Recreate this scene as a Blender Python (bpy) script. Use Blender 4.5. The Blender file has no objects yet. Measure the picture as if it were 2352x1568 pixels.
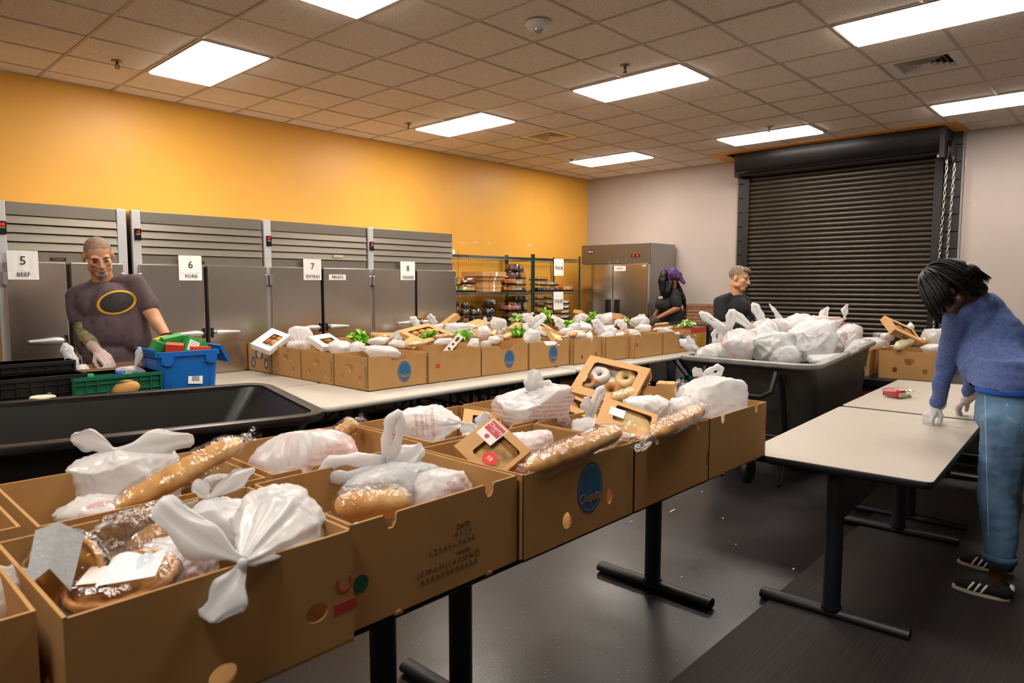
import bpy, bmesh, math, random
import numpy as np
from math import pi, sin, cos, tan, radians as RAD, sqrt, atan2, hypot
from mathutils import Vector, Matrix, Euler, noise
from mathutils.geometry import tessellate_polygon

scene = bpy.context.scene
COL = scene.collection

# ------------------------------------------------------------------ camera
CAM_H = 1.575
FPX = 1563.83
YAW, PITCH, ROLL = 0.750944, -0.0833013, 0.00104175
def cam_axes():
    f = Vector((cos(PITCH)*cos(YAW), cos(PITCH)*sin(YAW), sin(PITCH)))
    r = Vector((sin(YAW), -cos(YAW), 0)); u = r.cross(f)
    c, s = cos(ROLL), sin(ROLL)
    return r*c + u*s, -r*s + u*c, f
CR, CU, CF = cam_axes()
cam_d = bpy.data.cameras.new('camera'); cam = bpy.data.objects.new('camera', cam_d); COL.objects.link(cam)
cam_d.sensor_width = 36.0; cam_d.lens = FPX/2352*36.0; cam_d.clip_start = .05
cam.matrix_world = Matrix(((CR.x, CU.x, -CF.x, 0), (CR.y, CU.y, -CF.y, 0), (CR.z, CU.z, -CF.z, CAM_H), (0, 0, 0, 1)))
cam_d.dof.use_dof = True; cam_d.dof.focus_distance = 5.2; cam_d.dof.aperture_fstop = 5.0
scene.camera = cam

# ------------------------------------------------------------------ world, exposure
w = bpy.data.worlds.new('world'); scene.world = w; w.use_nodes = True
w.node_tree.nodes['Background'].inputs[0].default_value = (.95, .97, 1, 1)
w.node_tree.nodes['Background'].inputs[1].default_value = 0.02
scene.view_settings.view_transform = 'Standard'; scene.view_settings.look = 'None'
scene.view_settings.gamma = 1.0; scene.view_settings.use_curve_mapping = False
scene.view_settings.exposure = 0.0
LAMP = 29.0          # emission of the ceiling panels

# a point of the room seen at photograph pixel (x, y), on a known plane
def ray(x, y): return CF + CR*((x-1176)/FPX) - CU*((y-784)/FPX)
def atz(x, y, z):
    d = ray(x, y); t = (z-CAM_H)/d.z; return Vector((d.x*t, d.y*t, z))
def aty(x, y, Y):
    d = ray(x, y); t = Y/d.y; return Vector((d.x*t, Y, CAM_H+d.z*t))
def atx(x, y, X):
    d = ray(x, y); t = X/d.x; return Vector((X, d.y*t, CAM_H+d.z*t))
def atd(x, y, dep):
    d = ray(x, y)*dep; return Vector((d.x, d.y, CAM_H+d.z))
def project(p):
    q = Vector(p)-Vector((0, 0, CAM_H)); d = q.dot(CF)
    if d <= .05: return None
    return 1176+FPX*q.dot(CR)/d, 784-FPX*q.dot(CU)/d, d

# ------------------------------------------------------------------ materials
def lin(c):
    if isinstance(c, str):
        c = [int(c[i:i+2], 16)/255 for i in (0, 2, 4)]
    return tuple(v/12.92 if v <= .04045 else ((v+.055)/1.055)**2.4 for v in c)
MATS = {}
def mat(name, col, rough=.5, metal=0, var=0, vscale=8, bump=0, bscale=60, spec=.5, col2=None, emit=None, estr=0,
        stretch=None, coat=0, alpha=1, trans=0, detail=3, contrast=None):
    if name in MATS: return MATS[name]
    m = bpy.data.materials.new(name); m.use_nodes = True; MATS[name] = m
    nt = m.node_tree; N, L = nt.nodes, nt.links; b = N['Principled BSDF']
    c = lin(col)
    b.inputs['Base Color'].default_value = (*c, 1); b.inputs['Roughness'].default_value = rough
    b.inputs['Metallic'].default_value = metal; b.inputs['Specular IOR Level'].default_value = spec
    if coat: b.inputs['Coat Weight'].default_value = coat; b.inputs['Coat Roughness'].default_value = .15
    if alpha < 1: b.inputs['Alpha'].default_value = alpha
    if trans: b.inputs['Transmission Weight'].default_value = trans
    if emit: b.inputs['Emission Color'].default_value = (*lin(emit), 1); b.inputs['Emission Strength'].default_value = estr
    if var or bump or col2:
        tc = N.new('ShaderNodeTexCoord'); mp = N.new('ShaderNodeMapping'); L.new(tc.outputs['Object'], mp.inputs[0])
        if stretch: mp.inputs['Scale'].default_value = stretch
    if var or col2:
        nz = N.new('ShaderNodeTexNoise'); nz.inputs['Scale'].default_value = vscale; nz.inputs['Detail'].default_value = detail
        L.new(mp.outputs[0], nz.inputs[0])
        rp = N.new('ShaderNodeValToRGB'); L.new(nz.outputs[0], rp.inputs[0]); L.new(rp.outputs[0], b.inputs['Base Color'])
        lo, hi = contrast or (.3, .7)
        rp.color_ramp.elements[0].position = lo; rp.color_ramp.elements[1].position = hi
        c2 = lin(col2) if col2 else tuple(v*(1+var) for v in c)
        c1 = c if col2 else tuple(v*(1-var) for v in c)
        rp.color_ramp.elements[0].color = (*c1, 1); rp.color_ramp.elements[1].color = (*c2, 1)
    if bump:
        nb = N.new('ShaderNodeTexNoise'); nb.inputs['Scale'].default_value = bscale; nb.inputs['Detail'].default_value = 3
        L.new(mp.outputs[0], nb.inputs[0]); bp = N.new('ShaderNodeBump'); bp.inputs['Strength'].default_value = bump
        bp.inputs['Distance'].default_value = .01
        L.new(nb.outputs[0], bp.inputs['Height']); L.new(bp.outputs[0], b.inputs['Normal'])
    return m

def film(name, col=(1, 1, 1), base=.12, edge=.75, rough=.08, bump=.4, bscale=25):
    """thin clear plastic: mostly see-through, glossy at grazing angles and on its creases"""
    if name in MATS: return MATS[name]
    m = bpy.data.materials.new(name); m.use_nodes = True; MATS[name] = m
    nt = m.node_tree; N, L = nt.nodes, nt.links; N.remove(N['Principled BSDF']); out = N['Material Output']
    tr = N.new('ShaderNodeBsdfTransparent'); tr.inputs[0].default_value = (*[.94*c for c in col], 1)
    gl = N.new('ShaderNodeBsdfGlossy'); gl.inputs['Roughness'].default_value = rough; gl.inputs[0].default_value = (*col, 1)
    lw = N.new('ShaderNodeLayerWeight'); lw.inputs[0].default_value = .35
    mr = N.new('ShaderNodeMapRange'); mr.inputs['To Min'].default_value = base; mr.inputs['To Max'].default_value = edge
    tc = N.new('ShaderNodeTexCoord'); nz = N.new('ShaderNodeTexNoise'); nz.inputs['Scale'].default_value = bscale; nz.inputs['Detail'].default_value = 4
    bp = N.new('ShaderNodeBump'); bp.inputs['Strength'].default_value = bump; bp.inputs['Distance'].default_value = .02
    L.new(tc.outputs['Object'], nz.inputs[0]); L.new(nz.outputs[0], bp.inputs['Height'])
    L.new(bp.outputs[0], gl.inputs['Normal']); L.new(bp.outputs[0], lw.inputs['Normal'])
    L.new(lw.outputs['Facing'], mr.inputs[0]); mx = N.new('ShaderNodeMixShader')
    L.new(mr.outputs[0], mx.inputs[0]); L.new(tr.outputs[0], mx.inputs[1]); L.new(gl.outputs[0], mx.inputs[2]); L.new(mx.outputs[0], out.inputs[0])
    return m

def bagmat(name, tint=None, amount=.5, printcol=None, pscale=1.0, see=.06, pth=.56):
    """white carrier-bag film: diffuse + translucent, faint colour of the contents, optional line of red print"""
    if name in MATS: return MATS[name]
    m = bpy.data.materials.new(name); m.use_nodes = True; MATS[name] = m
    nt = m.node_tree; N, L = nt.nodes, nt.links; b = N['Principled BSDF']; out = N['Material Output']
    white = (.86, .855, .86)
    b.inputs['Roughness'].default_value = .25; b.inputs['Specular IOR Level'].default_value = .5
    tc = N.new('ShaderNodeTexCoord'); prev = None
    if tint:
        nz = N.new('ShaderNodeTexNoise'); nz.inputs['Scale'].default_value = 7; nz.inputs['Detail'].default_value = 1
        L.new(tc.outputs['Object'], nz.inputs[0]); rp = N.new('ShaderNodeValToRGB'); L.new(nz.outputs[0], rp.inputs[0])
        t = lin(tint); rp.color_ramp.elements[0].position = .42; rp.color_ramp.elements[1].position = .68
        rp.color_ramp.elements[0].color = (*white, 1)
        rp.color_ramp.elements[1].color = (*[w_*(1-amount)+q*amount for w_, q in zip(white, t)], 1); prev = rp.outputs[0]
    if printcol:
        mp = N.new('ShaderNodeMapping'); mp.inputs['Scale'].default_value = (75*pscale, 75*pscale, 40*pscale); L.new(tc.outputs['Object'], mp.inputs[0])
        vo = N.new('ShaderNodeTexVoronoi'); vo.inputs['Scale'].default_value = 1.6; L.new(mp.outputs[0], vo.inputs[0])
        sx = N.new('ShaderNodeSeparateXYZ'); L.new(tc.outputs['Object'], sx.inputs[0])
        wv = N.new('ShaderNodeMath'); wv.operation = 'SINE'; ml = N.new('ShaderNodeMath'); ml.operation = 'MULTIPLY'
        ml.inputs[1].default_value = 330*pscale; L.new(sx.outputs['Z'], ml.inputs[0]); L.new(ml.outputs[0], wv.inputs[0])
        lines = N.new('ShaderNodeMath'); lines.operation = 'GREATER_THAN'; lines.inputs[1].default_value = -.1; L.new(wv.outputs[0], lines.inputs[0])
        dots = N.new('ShaderNodeMath'); dots.operation = 'GREATER_THAN'; dots.inputs[1].default_value = .38; L.new(vo.outputs['Distance'], dots.inputs[0])
        n2 = N.new('ShaderNodeTexNoise'); n2.inputs['Scale'].default_value = 5; n2.inputs['Detail'].default_value = 0; L.new(tc.outputs['Object'], n2.inputs[0])
        reg = N.new('ShaderNodeMath'); reg.operation = 'GREATER_THAN'; reg.inputs[1].default_value = pth; L.new(n2.outputs[0], reg.inputs[0])
        m1 = N.new('ShaderNodeMath'); m1.operation = 'MULTIPLY'; L.new(lines.outputs[0], m1.inputs[0]); L.new(dots.outputs[0], m1.inputs[1])
        m2 = N.new('ShaderNodeMath'); m2.operation = 'MULTIPLY'; L.new(m1.outputs[0], m2.inputs[0]); L.new(reg.outputs[0], m2.inputs[1])
        m3 = N.new('ShaderNodeMath'); m3.operation = 'MULTIPLY'; m3.inputs[1].default_value = .5; L.new(m2.outputs[0], m3.inputs[0])
        mx = N.new('ShaderNodeMix'); mx.data_type = 'RGBA'; L.new(m3.outputs[0], mx.inputs[0])
        if prev: L.new(prev, mx.inputs[6])
        else: mx.inputs[6].default_value = (*white, 1)
        mx.inputs[7].default_value = (*lin(printcol), 1); prev = mx.outputs[2]
    tl = N.new('ShaderNodeBsdfTranslucent'); tl.inputs[0].default_value = (*white, 1)
    if prev: L.new(prev, b.inputs['Base Color']); L.new(prev, tl.inputs[0])
    else: b.inputs['Base Color'].default_value = (*white, 1)
    nb = N.new('ShaderNodeTexNoise'); nb.noise_type = 'RIDGED_MULTIFRACTAL'; nb.inputs['Scale'].default_value = 9; nb.inputs['Detail'].default_value = 2; nb.inputs['Distortion'].default_value = .7
    L.new(tc.outputs['Object'], nb.inputs[0]); bp = N.new('ShaderNodeBump'); bp.inputs['Strength'].default_value = .4; bp.inputs['Distance'].default_value = .012
    L.new(nb.outputs[0], bp.inputs['Height']); L.new(bp.outputs[0], b.inputs['Normal'])
    a = N.new('ShaderNodeMixShader'); a.inputs[0].default_value = .38; L.new(b.outputs[0], a.inputs[1]); L.new(tl.outputs[0], a.inputs[2])
    tp = N.new('ShaderNodeBsdfTransparent'); z = N.new('ShaderNodeMixShader'); z.inputs[0].default_value = see
    L.new(a.outputs[0], z.inputs[1]); L.new(tp.outputs[0], z.inputs[2]); L.new(z.outputs[0], out.inputs[0])
    return m

# ------------------------------------------------------------------ mesh building
class MB:
    def __init__(s): s.v = []; s.f = []; s.m = []; s.mi = 0
    def add(s, vs, fs, M=None):
        o = len(s.v)
        s.v += [tuple(M @ Vector(v)) for v in vs] if M is not None else [tuple(v) for v in vs]
        s.f += [tuple(o+i for i in f) for f in fs]; s.m += [s.mi]*len(fs); return s
    def box(s, x0, x1, y0, y1, z0, z1, M=None):
        vs = [(x, y, z) for z in (z0, z1) for y in (y0, y1) for x in (x0, x1)]
        return s.add(vs, [(0, 2, 3, 1), (4, 5, 7, 6), (0, 1, 5, 4), (2, 6, 7, 3), (0, 4, 6, 2), (1, 3, 7, 5)], M)
    def bbox(s, x0, x1, y0, y1, z0, z1, b=.004, M=None, seg=1):
        """box with bevelled edges"""
        bm = bmesh.new(); bmesh.ops.create_cube(bm, size=1)
        for v in bm.verts: v.co = Vector(((x0+x1)/2+v.co.x*(x1-x0), (y0+y1)/2+v.co.y*(y1-y0), (z0+z1)/2+v.co.z*(z1-z0)))
        bmesh.ops.bevel(bm, geom=bm.edges[:], offset=b, segments=seg, affect='EDGES', profile=.5)
        bm.verts.index_update(); s.add([v.co.copy() for v in bm.verts], [[v.index for v in f.verts] for f in bm.faces], M); bm.free(); return s
    def loft(s, rings, cap0=True, cap1=True, closed=True, M=None):
        n = len(rings[0]); vs = [p for r in rings for p in r]; fs = []
        for k in range(len(rings)-1):
            for i in range(n if closed else n-1):
                j = (i+1) % n; fs.append((k*n+i, k*n+j, (k+1)*n+j, (k+1)*n+i))
        if cap0: fs.append(tuple(range(n-1, -1, -1)))
        if cap1: fs.append(tuple((len(rings)-1)*n+i for i in range(n)))
        return s.add(vs, fs, M)
    def lathe(s, prof, n=24, M=None, cap0=True, cap1=True, flute=0, fk=0):
        rings = []
        for (r, z) in prof:
            rings.append([((r*(1+flute*cos(fk*a)*(1 if r > .01 else 0)))*cos(a), (r*(1+flute*cos(fk*a)))*sin(a), z) for a in [2*pi*i/n for i in range(n)]])
        return s.loft(rings, cap0, cap1, True, M)
    def cyl(s, a, b, r, n=12, r2=None):
        a, b = Vector(a), Vector(b); d = b-a; q = d.to_track_quat('Z', 'Y').to_matrix().to_4x4(); L = d.length; r2 = r if r2 is None else r2
        return s.lathe([(r, 0), (r2, L)], n, Matrix.Translation(a) @ q)
    def tube(s, path, r, n=8, closed=False, flat=1.0, up=None):
        P = [Vector(p) for p in path]; m = len(P); rings = []
        rr = r if isinstance(r, (list, tuple)) else [r]*m
        X = None
        for i in range(m):
            if closed: t = (P[(i+1) % m]-P[i-1])
            else: t = P[min(i+1, m-1)]-P[max(i-1, 0)]
            t.normalize()
            if X is None:
                u = Vector(up) if up else (Vector((0, 0, 1)) if abs(t.z) < .9 else Vector((1, 0, 0)))
                X = (u-t*u.dot(t)).normalized()
            else: X = (X-t*X.dot(t)).normalized()
            Y = t.cross(X)
            rings.append([P[i]+X*(rr[i]*flat*cos(2*pi*k/n))+Y*(rr[i]*sin(2*pi*k/n)) for k in range(n)])
        if closed: rings.append(rings[0]); return s.loft(rings, False, False)
        return s.loft(rings)
    def sphere(s, c, r, n=16, m=10, M=None):
        """ellipsoid; r a number or three radii"""
        rx, ry, rz = (r, r, r) if not isinstance(r, (tuple, list)) else r
        vs = [(0, 0, rz)]; fs = []
        for i in range(1, m):
            p = pi*i/m
            vs += [(rx*sin(p)*cos(2*pi*k/n), ry*sin(p)*sin(2*pi*k/n), rz*cos(p)) for k in range(n)]
        vs.append((0, 0, -rz)); e = len(vs)-1
        for k in range(n): fs.append((0, 1+k, 1+(k+1) % n))
        for i in range(m-2):
            for k in range(n): a = 1+i*n; b = a+n; fs.append((a+k, b+k, b+(k+1) % n, a+(k+1) % n))
        a = 1+(m-2)*n
        for k in range(n): fs.append((a+k, e, a+(k+1) % n))
        T = Matrix.Translation(Vector(c)); return s.add(vs, fs, T @ M if M is not None else T)
    def rcone(s, a, b, ra, rb, n=14):
        """tapered capsule"""
        a, b = Vector(a), Vector(b); d = b-a; L = d.length; q = d.to_track_quat('Z', 'Y').to_matrix().to_4x4()
        prof = [(1e-4, -ra)]+[(ra*sin(t), -ra*cos(t)) for t in (.5, 1.0)]+[(ra, 0), (rb, L)]+[(rb*cos(t), L+rb*sin(t)) for t in (.5, 1.0)]+[(1e-4, L+rb)]
        return s.lathe(prof, n, Matrix.Translation(a) @ q)
    def panel(s, outer, holes, t, M=None):
        """flat sheet in local XZ (y from 0 to t) with holes; outer counter-clockwise seen from -Y"""
        loops = [outer]+list(holes); pts = [p for l in loops for p in l]; n = len(pts)
        tri = tessellate_polygon([[Vector((p[0], p[1], 0)) for p in l] for l in loops])
        fs = [];
        for a, b, c in tri:
            A, B, C = pts[a], pts[b], pts[c]
            if (B[0]-A[0])*(C[1]-A[1])-(B[1]-A[1])*(C[0]-A[0]) < 0: b, c = c, b
            fs.append((a, b, c)); fs.append((a+n, c+n, b+n))
        o = 0
        for l in loops:
            k = len(l)
            for i in range(k): j = (i+1) % k; fs.append((o+i, o+i+n, o+j+n, o+j))
            o += k
        return s.add([(p[0], 0, p[1]) for p in pts]+[(p[0], t, p[1]) for p in pts], fs, M)
    def mesh(s, name, smooth=False, recalc=False, angle=None):
        me = bpy.data.meshes.new(name); me.from_pydata(s.v, [], s.f)
        if recalc:
            bm = bmesh.new(); bm.from_mesh(me); bmesh.ops.recalc_face_normals(bm, faces=bm.faces[:]); bm.to_mesh(me); bm.free()
        if any(s.m): me.polygons.foreach_set('material_index', s.m)
        if smooth:
            me.polygons.foreach_set('use_smooth', [True]*len(me.polygons))
            if angle:
                me.set_sharp_from_angle(angle=RAD(angle))
        me.update(); return me
    def build(s, name, m, parent=None, loc=(0, 0, 0), rot=(0, 0, 0), smooth=False, angle=35, recalc=True):
        return obj(name, s.mesh(name, smooth, recalc, angle), m, parent, loc, rot)

def obj(name, me, m=None, parent=None, loc=(0, 0, 0), rot=(0, 0, 0), scale=None):
    o = bpy.data.objects.new(name, me); COL.objects.link(o)
    if m is not None:
        ms = m if isinstance(m, (list, tuple)) else [m]
        if len(me.materials) == 0:
            for q in ms: me.materials.append(q)
        elif [x for x in me.materials] != list(ms):
            for i, q in enumerate(ms):
                o.material_slots[i].link = 'OBJECT'; o.material_slots[i].material = q
    if parent is not None: o.parent = parent
    o.location = loc; o.rotation_euler = rot
    if scale is not None: o.scale = scale if isinstance(scale, (tuple, list)) else (scale,)*3
    return o
def tag(o, label=None, cat=None, group=None, kind=None):
    if label: o['label'] = label
    if cat: o['category'] = cat
    if group: o['group'] = group
    if kind: o['kind'] = kind
    return o
def thing(name, label, cat, loc=(0, 0, 0), rot=(0, 0, 0), group=None):
    o = bpy.data.objects.new(name, None); COL.objects.link(o); o.empty_display_size = .1
    o.location = loc; o.rotation_euler = rot if isinstance(rot, (tuple, list, Euler)) else (0, 0, rot)
    return tag(o, label, cat, group)
def copy_tree(o, parent=None, children=None):
    c = o.copy(); COL.objects.link(c); c.parent = parent
    for ch in o.children: copy_tree(ch, c)
    return c
TXT = {}
def text_mesh(s, size, depth=.0006, sp=1.0, shear=0):
    k = (s, round(size, 4), depth, sp, shear)
    if k in TXT: return TXT[k]
    cu = bpy.data.curves.new('t', 'FONT'); cu.body = s; cu.size = size; cu.align_x = 'CENTER'; cu.align_y = 'CENTER'
    cu.extrude = depth; cu.resolution_u = 2; cu.space_character = sp; cu.shear = shear
    o = bpy.data.objects.new('t', cu); COL.objects.link(o); dg = bpy.context.evaluated_depsgraph_get(); dg.update()
    me = bpy.data.meshes.new_from_object(o.evaluated_get(dg)); me.name = 'lettering'
    me.materials.clear()
    bpy.data.objects.remove(o); bpy.data.curves.remove(cu); TXT[k] = me; return me
FACE_NY = (pi/2, 0, 0)          # text readable from -Y
FACE_NX = (pi/2, 0, -pi/2)      # text readable from -X
def text(s, size, m, parent, loc, rot=FACE_NY, name='lettering', sp=1.0, scale=None):
    return obj(name, text_mesh(s, size, sp=sp), m, parent, loc, rot, scale)

def rrect(hx, hy, r, n=4, cx=0, cy=0, z=0):
    """rounded rectangle ring"""
    P = []
    for (sx, sy, a0) in ((1, 1, 0), (-1, 1, pi/2), (-1, -1, pi), (1, -1, 1.5*pi)):
        for k in range(n+1):
            a = a0+pi/2*k/n; P.append((cx+sx*(hx-r)+r*cos(a), cy+sy*(hy-r)+r*sin(a), z))
    return P
def ellipse2(cx, cz, rx, rz, n=16, a0=0, a1=2*pi):
    return [(cx+rx*cos(a0+(a1-a0)*i/n), cz+rz*sin(a0+(a1-a0)*i/n)) for i in range(n)]
def remesh(mb, name, voxel, smooth=6, post=None, factor=.5):
    """fuse overlapping closed shapes into one continuous skin"""
    me = mb.mesh('tmp', recalc=False); o = bpy.data.objects.new('tmp', me); COL.objects.link(o)
    r = o.modifiers.new('r', 'REMESH'); r.mode = 'VOXEL'; r.voxel_size = voxel
    if smooth: q = o.modifiers.new('s', 'SMOOTH'); q.factor = factor; q.iterations = smooth
    dg = bpy.context.evaluated_depsgraph_get(); dg.update(); out = bpy.data.meshes.new_from_object(o.evaluated_get(dg)); out.name = name
    bpy.data.objects.remove(o); bpy.data.meshes.remove(me)
    if post: post(out)
    out.polygons.foreach_set('use_smooth', [True]*len(out.polygons)); return out
# ================================================================== the room
ZC = CAM_H+1.7724        # ceiling height
ZT = .756                # table-top height
T_ = .5670               # ceiling tile
GX = lambda i: (i+3.853)*T_
GY = lambda j: (j+11.025)*T_
WY, WX = 7.09, 9.48      # yellow wall, back wall
Y0, X0 = -4.2, -3.2

# ---- materials of the shell
def floor_mat():
    m = mat('dark_rubber_floor', '2b292a', .3, bump=.06, bscale=90, spec=.45)
    nt = m.node_tree; N, L = nt.nodes, nt.links; b = N['Principled BSDF']
    tc = N.new('ShaderNodeTexCoord')
    big = N.new('ShaderNodeTexNoise'); big.inputs['Scale'].default_value = 1.3; big.inputs['Detail'].default_value = 3; big.inputs['Roughness'].default_value = .5
    L.new(tc.outputs['Object'], big.inputs[0]); r1 = N.new('ShaderNodeValToRGB'); L.new(big.outputs[0], r1.inputs[0])
    r1.color_ramp.elements[0].position = .3; r1.color_ramp.elements[1].position = .75
    r1.color_ramp.elements[0].color = (*lin('1d1b1c'), 1); r1.color_ramp.elements[1].color = (*lin('282526'), 1)
    vo = N.new('ShaderNodeTexVoronoi'); vo.inputs['Scale'].default_value = 42; L.new(tc.outputs['Object'], vo.inputs[0])
    wn = N.new('ShaderNodeTexWhiteNoise'); wn.noise_dimensions = '3D'; L.new(vo.outputs['Position'], wn.inputs[0])
    d = N.new('ShaderNodeMath'); d.operation = 'LESS_THAN'; d.inputs[1].default_value = .13; L.new(vo.outputs['Distance'], d.inputs[0])
    p = N.new('ShaderNodeMath'); p.operation = 'GREATER_THAN'; p.inputs[1].default_value = .72; L.new(wn.outputs['Value'], p.inputs[0])
    k = N.new('ShaderNodeMath'); k.operation = 'MULTIPLY'; L.new(d.outputs[0], k.inputs[0]); L.new(p.outputs[0], k.inputs[1])
    k2 = N.new('ShaderNodeMath'); k2.operation = 'MULTIPLY'; L.new(k.outputs[0], k2.inputs[0]); k2.inputs[1].default_value = .55
    mx = N.new('ShaderNodeMix'); mx.data_type = 'RGBA'; L.new(k2.outputs[0], mx.inputs[0]); L.new(r1.outputs[0], mx.inputs[6])
    mx.inputs[7].default_value = (*lin('a49c92'), 1); L.new(mx.outputs[2], b.inputs['Base Color'])
    r2 = N.new('ShaderNodeMapRange'); L.new(big.outputs[0], r2.inputs[0]); r2.inputs['From Min'].default_value = .3; r2.inputs['From Max'].default_value = .7
    r2.inputs['To Min'].default_value = .26; r2.inputs['To Max'].default_value = .42; L.new(r2.outputs[0], b.inputs['Roughness'])
    return m
M_FLOOR = floor_mat()
M_YEL = mat('yellow_wall_paint', 'e9ad48', .42, var=.03, vscale=2, bump=.05, bscale=140, spec=.35)
M_GREY = mat('grey_wall_paint', 'b4a7a0', .6, var=.04, vscale=1.5, bump=.05, bscale=120)
M_TILE = mat('acoustic_tile', 'c2b2a2', .95, col2='b5a392', vscale=2.0, bump=.0)
def tile_detail():
    m = M_TILE; nt = m.node_tree; N, L = nt.nodes, nt.links; b = N['Principled BSDF']
    tc = N.new('ShaderNodeTexCoord'); vo = N.new('ShaderNodeTexNoise'); vo.inputs['Scale'].default_value = 95; vo.inputs['Detail'].default_value = 2; vo.inputs['Distortion'].default_value = 1.2
    L.new(tc.outputs['Object'], vo.inputs[0]); r = N.new('ShaderNodeValToRGB'); L.new(vo.outputs[0], r.inputs[0])
    r.color_ramp.elements[0].position = .34; r.color_ramp.elements[1].position = .42
    r.color_ramp.elements[0].color = (*lin('a89a8c'), 1); r.color_ramp.elements[1].color = (*lin('e2d7ca'), 1)
    L.new(r.outputs[0], b.inputs['Base Color'])
tile_detail()
M_GRID = mat('ceiling_grid_metal', 'b3a69a', .5)
M_BLACK = mat('black_paint', '17161a', .45, bump=.1, bscale=60)
M_BLKMETAL = mat('black_metal', '101012', .35, spec=.5, var=.2, vscale=12)
M_SLAT = mat('roller_slat_paint', '40382f', .36, metal=.35, var=.35, vscale=5, stretch=(8, 1, 40), spec=.6)
M_ORANGE = mat('orange_soffit_paint', 'e8a040', .5)
M_CHROME = mat('bright_zinc', 'c9c7c3', .3, metal=1)
M_WHITEMETAL = mat('white_enamel', 'd8d4cf', .4)
M_LAMP = mat('lamp_diffuser', 'ffffff', .6, emit='fff6ea', estr=LAMP)

fl = MB().box(X0, WX, Y0, WY, -.12, 0).build('floor', M_FLOOR); tag(fl, kind='structure')
tag(MB().box(X0, WX+.2, WY, WY+.15, 0, ZC+.3).build('wall_left', M_YEL), kind='structure')
# a thin joint between two wall boards behind the shelving
MB().box(6.49, 6.496, WY-.0015, WY+.01, 1.0, 2.05).build('board_joint', mat('joint_dark_line', '7a5418', .8), bpy.data.objects['wall_left'])
M_SCUFF = mat('scuffed_plaster', 'e9d9b8', .8, col2='d9a649', vscale=60)
for (px, py, ww, hh) in ((1062, 557, .05, .010), (1093, 557, .06, .012), (1124, 559, .03, .02), (1215, 563, .05, .022), (1128, 616, .012, .012)):
    p = aty(px, py, WY); MB().box(-ww, ww, -.001, .004, -hh, hh).build('paint_chip', M_SCUFF, bpy.data.objects['wall_left'], p)
tag(MB().box(WX, WX+.15, Y0-.15, WY+.15, 0, ZC+.3).build('wall_back', M_GREY), kind='structure')
tag(MB().box(X0-.15, WX, Y0-.15, Y0, 0, ZC+.3).build('wall_right', M_GREY), kind='structure')
tag(MB().box(X0-.15, X0, Y0, WY+.15, 0, ZC+.3).build('wall_front', M_GREY), kind='structure')
M_BASEB = mat('black_vinyl_base', '1d1b1b', .5)
tag(MB().box(X0, WX, WY-.008, WY, 0, .1).build('baseboard_left', M_BASEB), kind='structure')
tag(MB().box(WX-.008, WX, Y0, 1.7, 0, .1).build('baseboard_back', M_BASEB), kind='structure')
for (px, py, wz) in ((2217, 347, .03), (2218, 372, .05), (2212, 385, .04), (2240, 470, .006)):
    p = atx(px, py, WX); MB().box(-.001, .004, -.012, .012, -wz, wz).build('paint_chip', mat('torn_plaster', 'cfc3ba', .9, var=.2, vscale=50), bpy.data.objects['wall_back'], p)

# ---- ceiling: slab, T-bars, tiles, lights
ceil = MB().box(X0, WX, Y0, WY, ZC+.25, ZC+.3).build('ceiling', M_GREY); tag(ceil, kind='structure')
LIGHTS = [(i, j) for i in (0, 5, 10) for j in (0, -4, -8)]+[(-5, -4), (-5, -8)]  # unseen panels among these are added on the pitch to brighten near boxes
lit = {(i, j-k) for (i, j) in LIGHTS for k in (1, 2)}
VENTS = [(7, -2), (7, -9)]
HOLE = (8.78, WX, 1.63, 4.55)      # soffit of the roller door
i0, i1 = -12, 12; j0, j1 = -27, 1
hidden = MB(); ntile = 0
tile_me = {}
for i in range(i0, i1+1):
    for j in range(j0, j1+1):
        xa, xb, ya, yb = max(GX(i), X0), min(GX(i+1), WX), max(GY(j), Y0), min(GY(j+1), WY)
        if xb-xa < .02 or yb-ya < .02 or (i, j) in lit or (i, j) in VENTS: continue
        if xb > HOLE[0]+.03 and yb > HOLE[2]+.05 and ya < HOLE[3]-.05:
            if xa < HOLE[0]-.03:
                for (c0, c1) in ((ya, min(yb, HOLE[2])), (max(ya, HOLE[3]), yb)):
                    if c1-c0 > .03: MB().box(HOLE[0], xb, c0, c1, ZC+.001, ZC+.017).build('ceiling_tile', M_TILE, ceil)
                xb = HOLE[0]
            elif ya < HOLE[2]-.05 and yb > HOLE[2]: yb = HOLE[2]
            elif yb > HOLE[3]+.05 and ya < HOLE[3]: ya = HOLE[3]
            else: continue
        q = [project((x, y, ZC)) for x in (xa, xb) for y in (ya, yb)]
        vis = any(p and -20 < p[0] < 2372 and -30 < p[1] < 700 for p in q)
        if vis:
            k = (round(xb-xa, 3), round(yb-ya, 3))
            if k not in tile_me:
                tile_me[k] = MB().bbox(-k[0]/2+.006, k[0]/2-.006, -k[1]/2+.006, k[1]/2-.006, 0, .016, .003).mesh('ceiling_tile')
            rr = random.Random(i*91+j*7)
            obj('ceiling_tile', tile_me[k], M_TILE, ceil, ((xa+xb)/2, (ya+yb)/2, ZC+rr.uniform(-.0005, .0035)), (rr.uniform(-.002, .002), rr.uniform(-.002, .002), 0)); ntile += 1
        else: hidden.box(xa, xb, ya, yb, ZC+.002, ZC+.018)
h = hidden.build('ceiling_tile_field', M_TILE, ceil); h['kind'] = 'stuff'
for i in range(i0, i1+2):
    x = GX(i)
    if X0 < x < WX: MB().box(x-.011, x+.011, Y0, WY if x < HOLE[0] else HOLE[2], ZC-.004, ZC+.004).build('ceiling_grid_bar', M_GRID, ceil)
    if HOLE[0] < x < WX: MB().box(x-.011, x+.011, HOLE[3], WY, ZC-.004, ZC+.004).build('ceiling_grid_bar', M_GRID, ceil)
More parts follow.
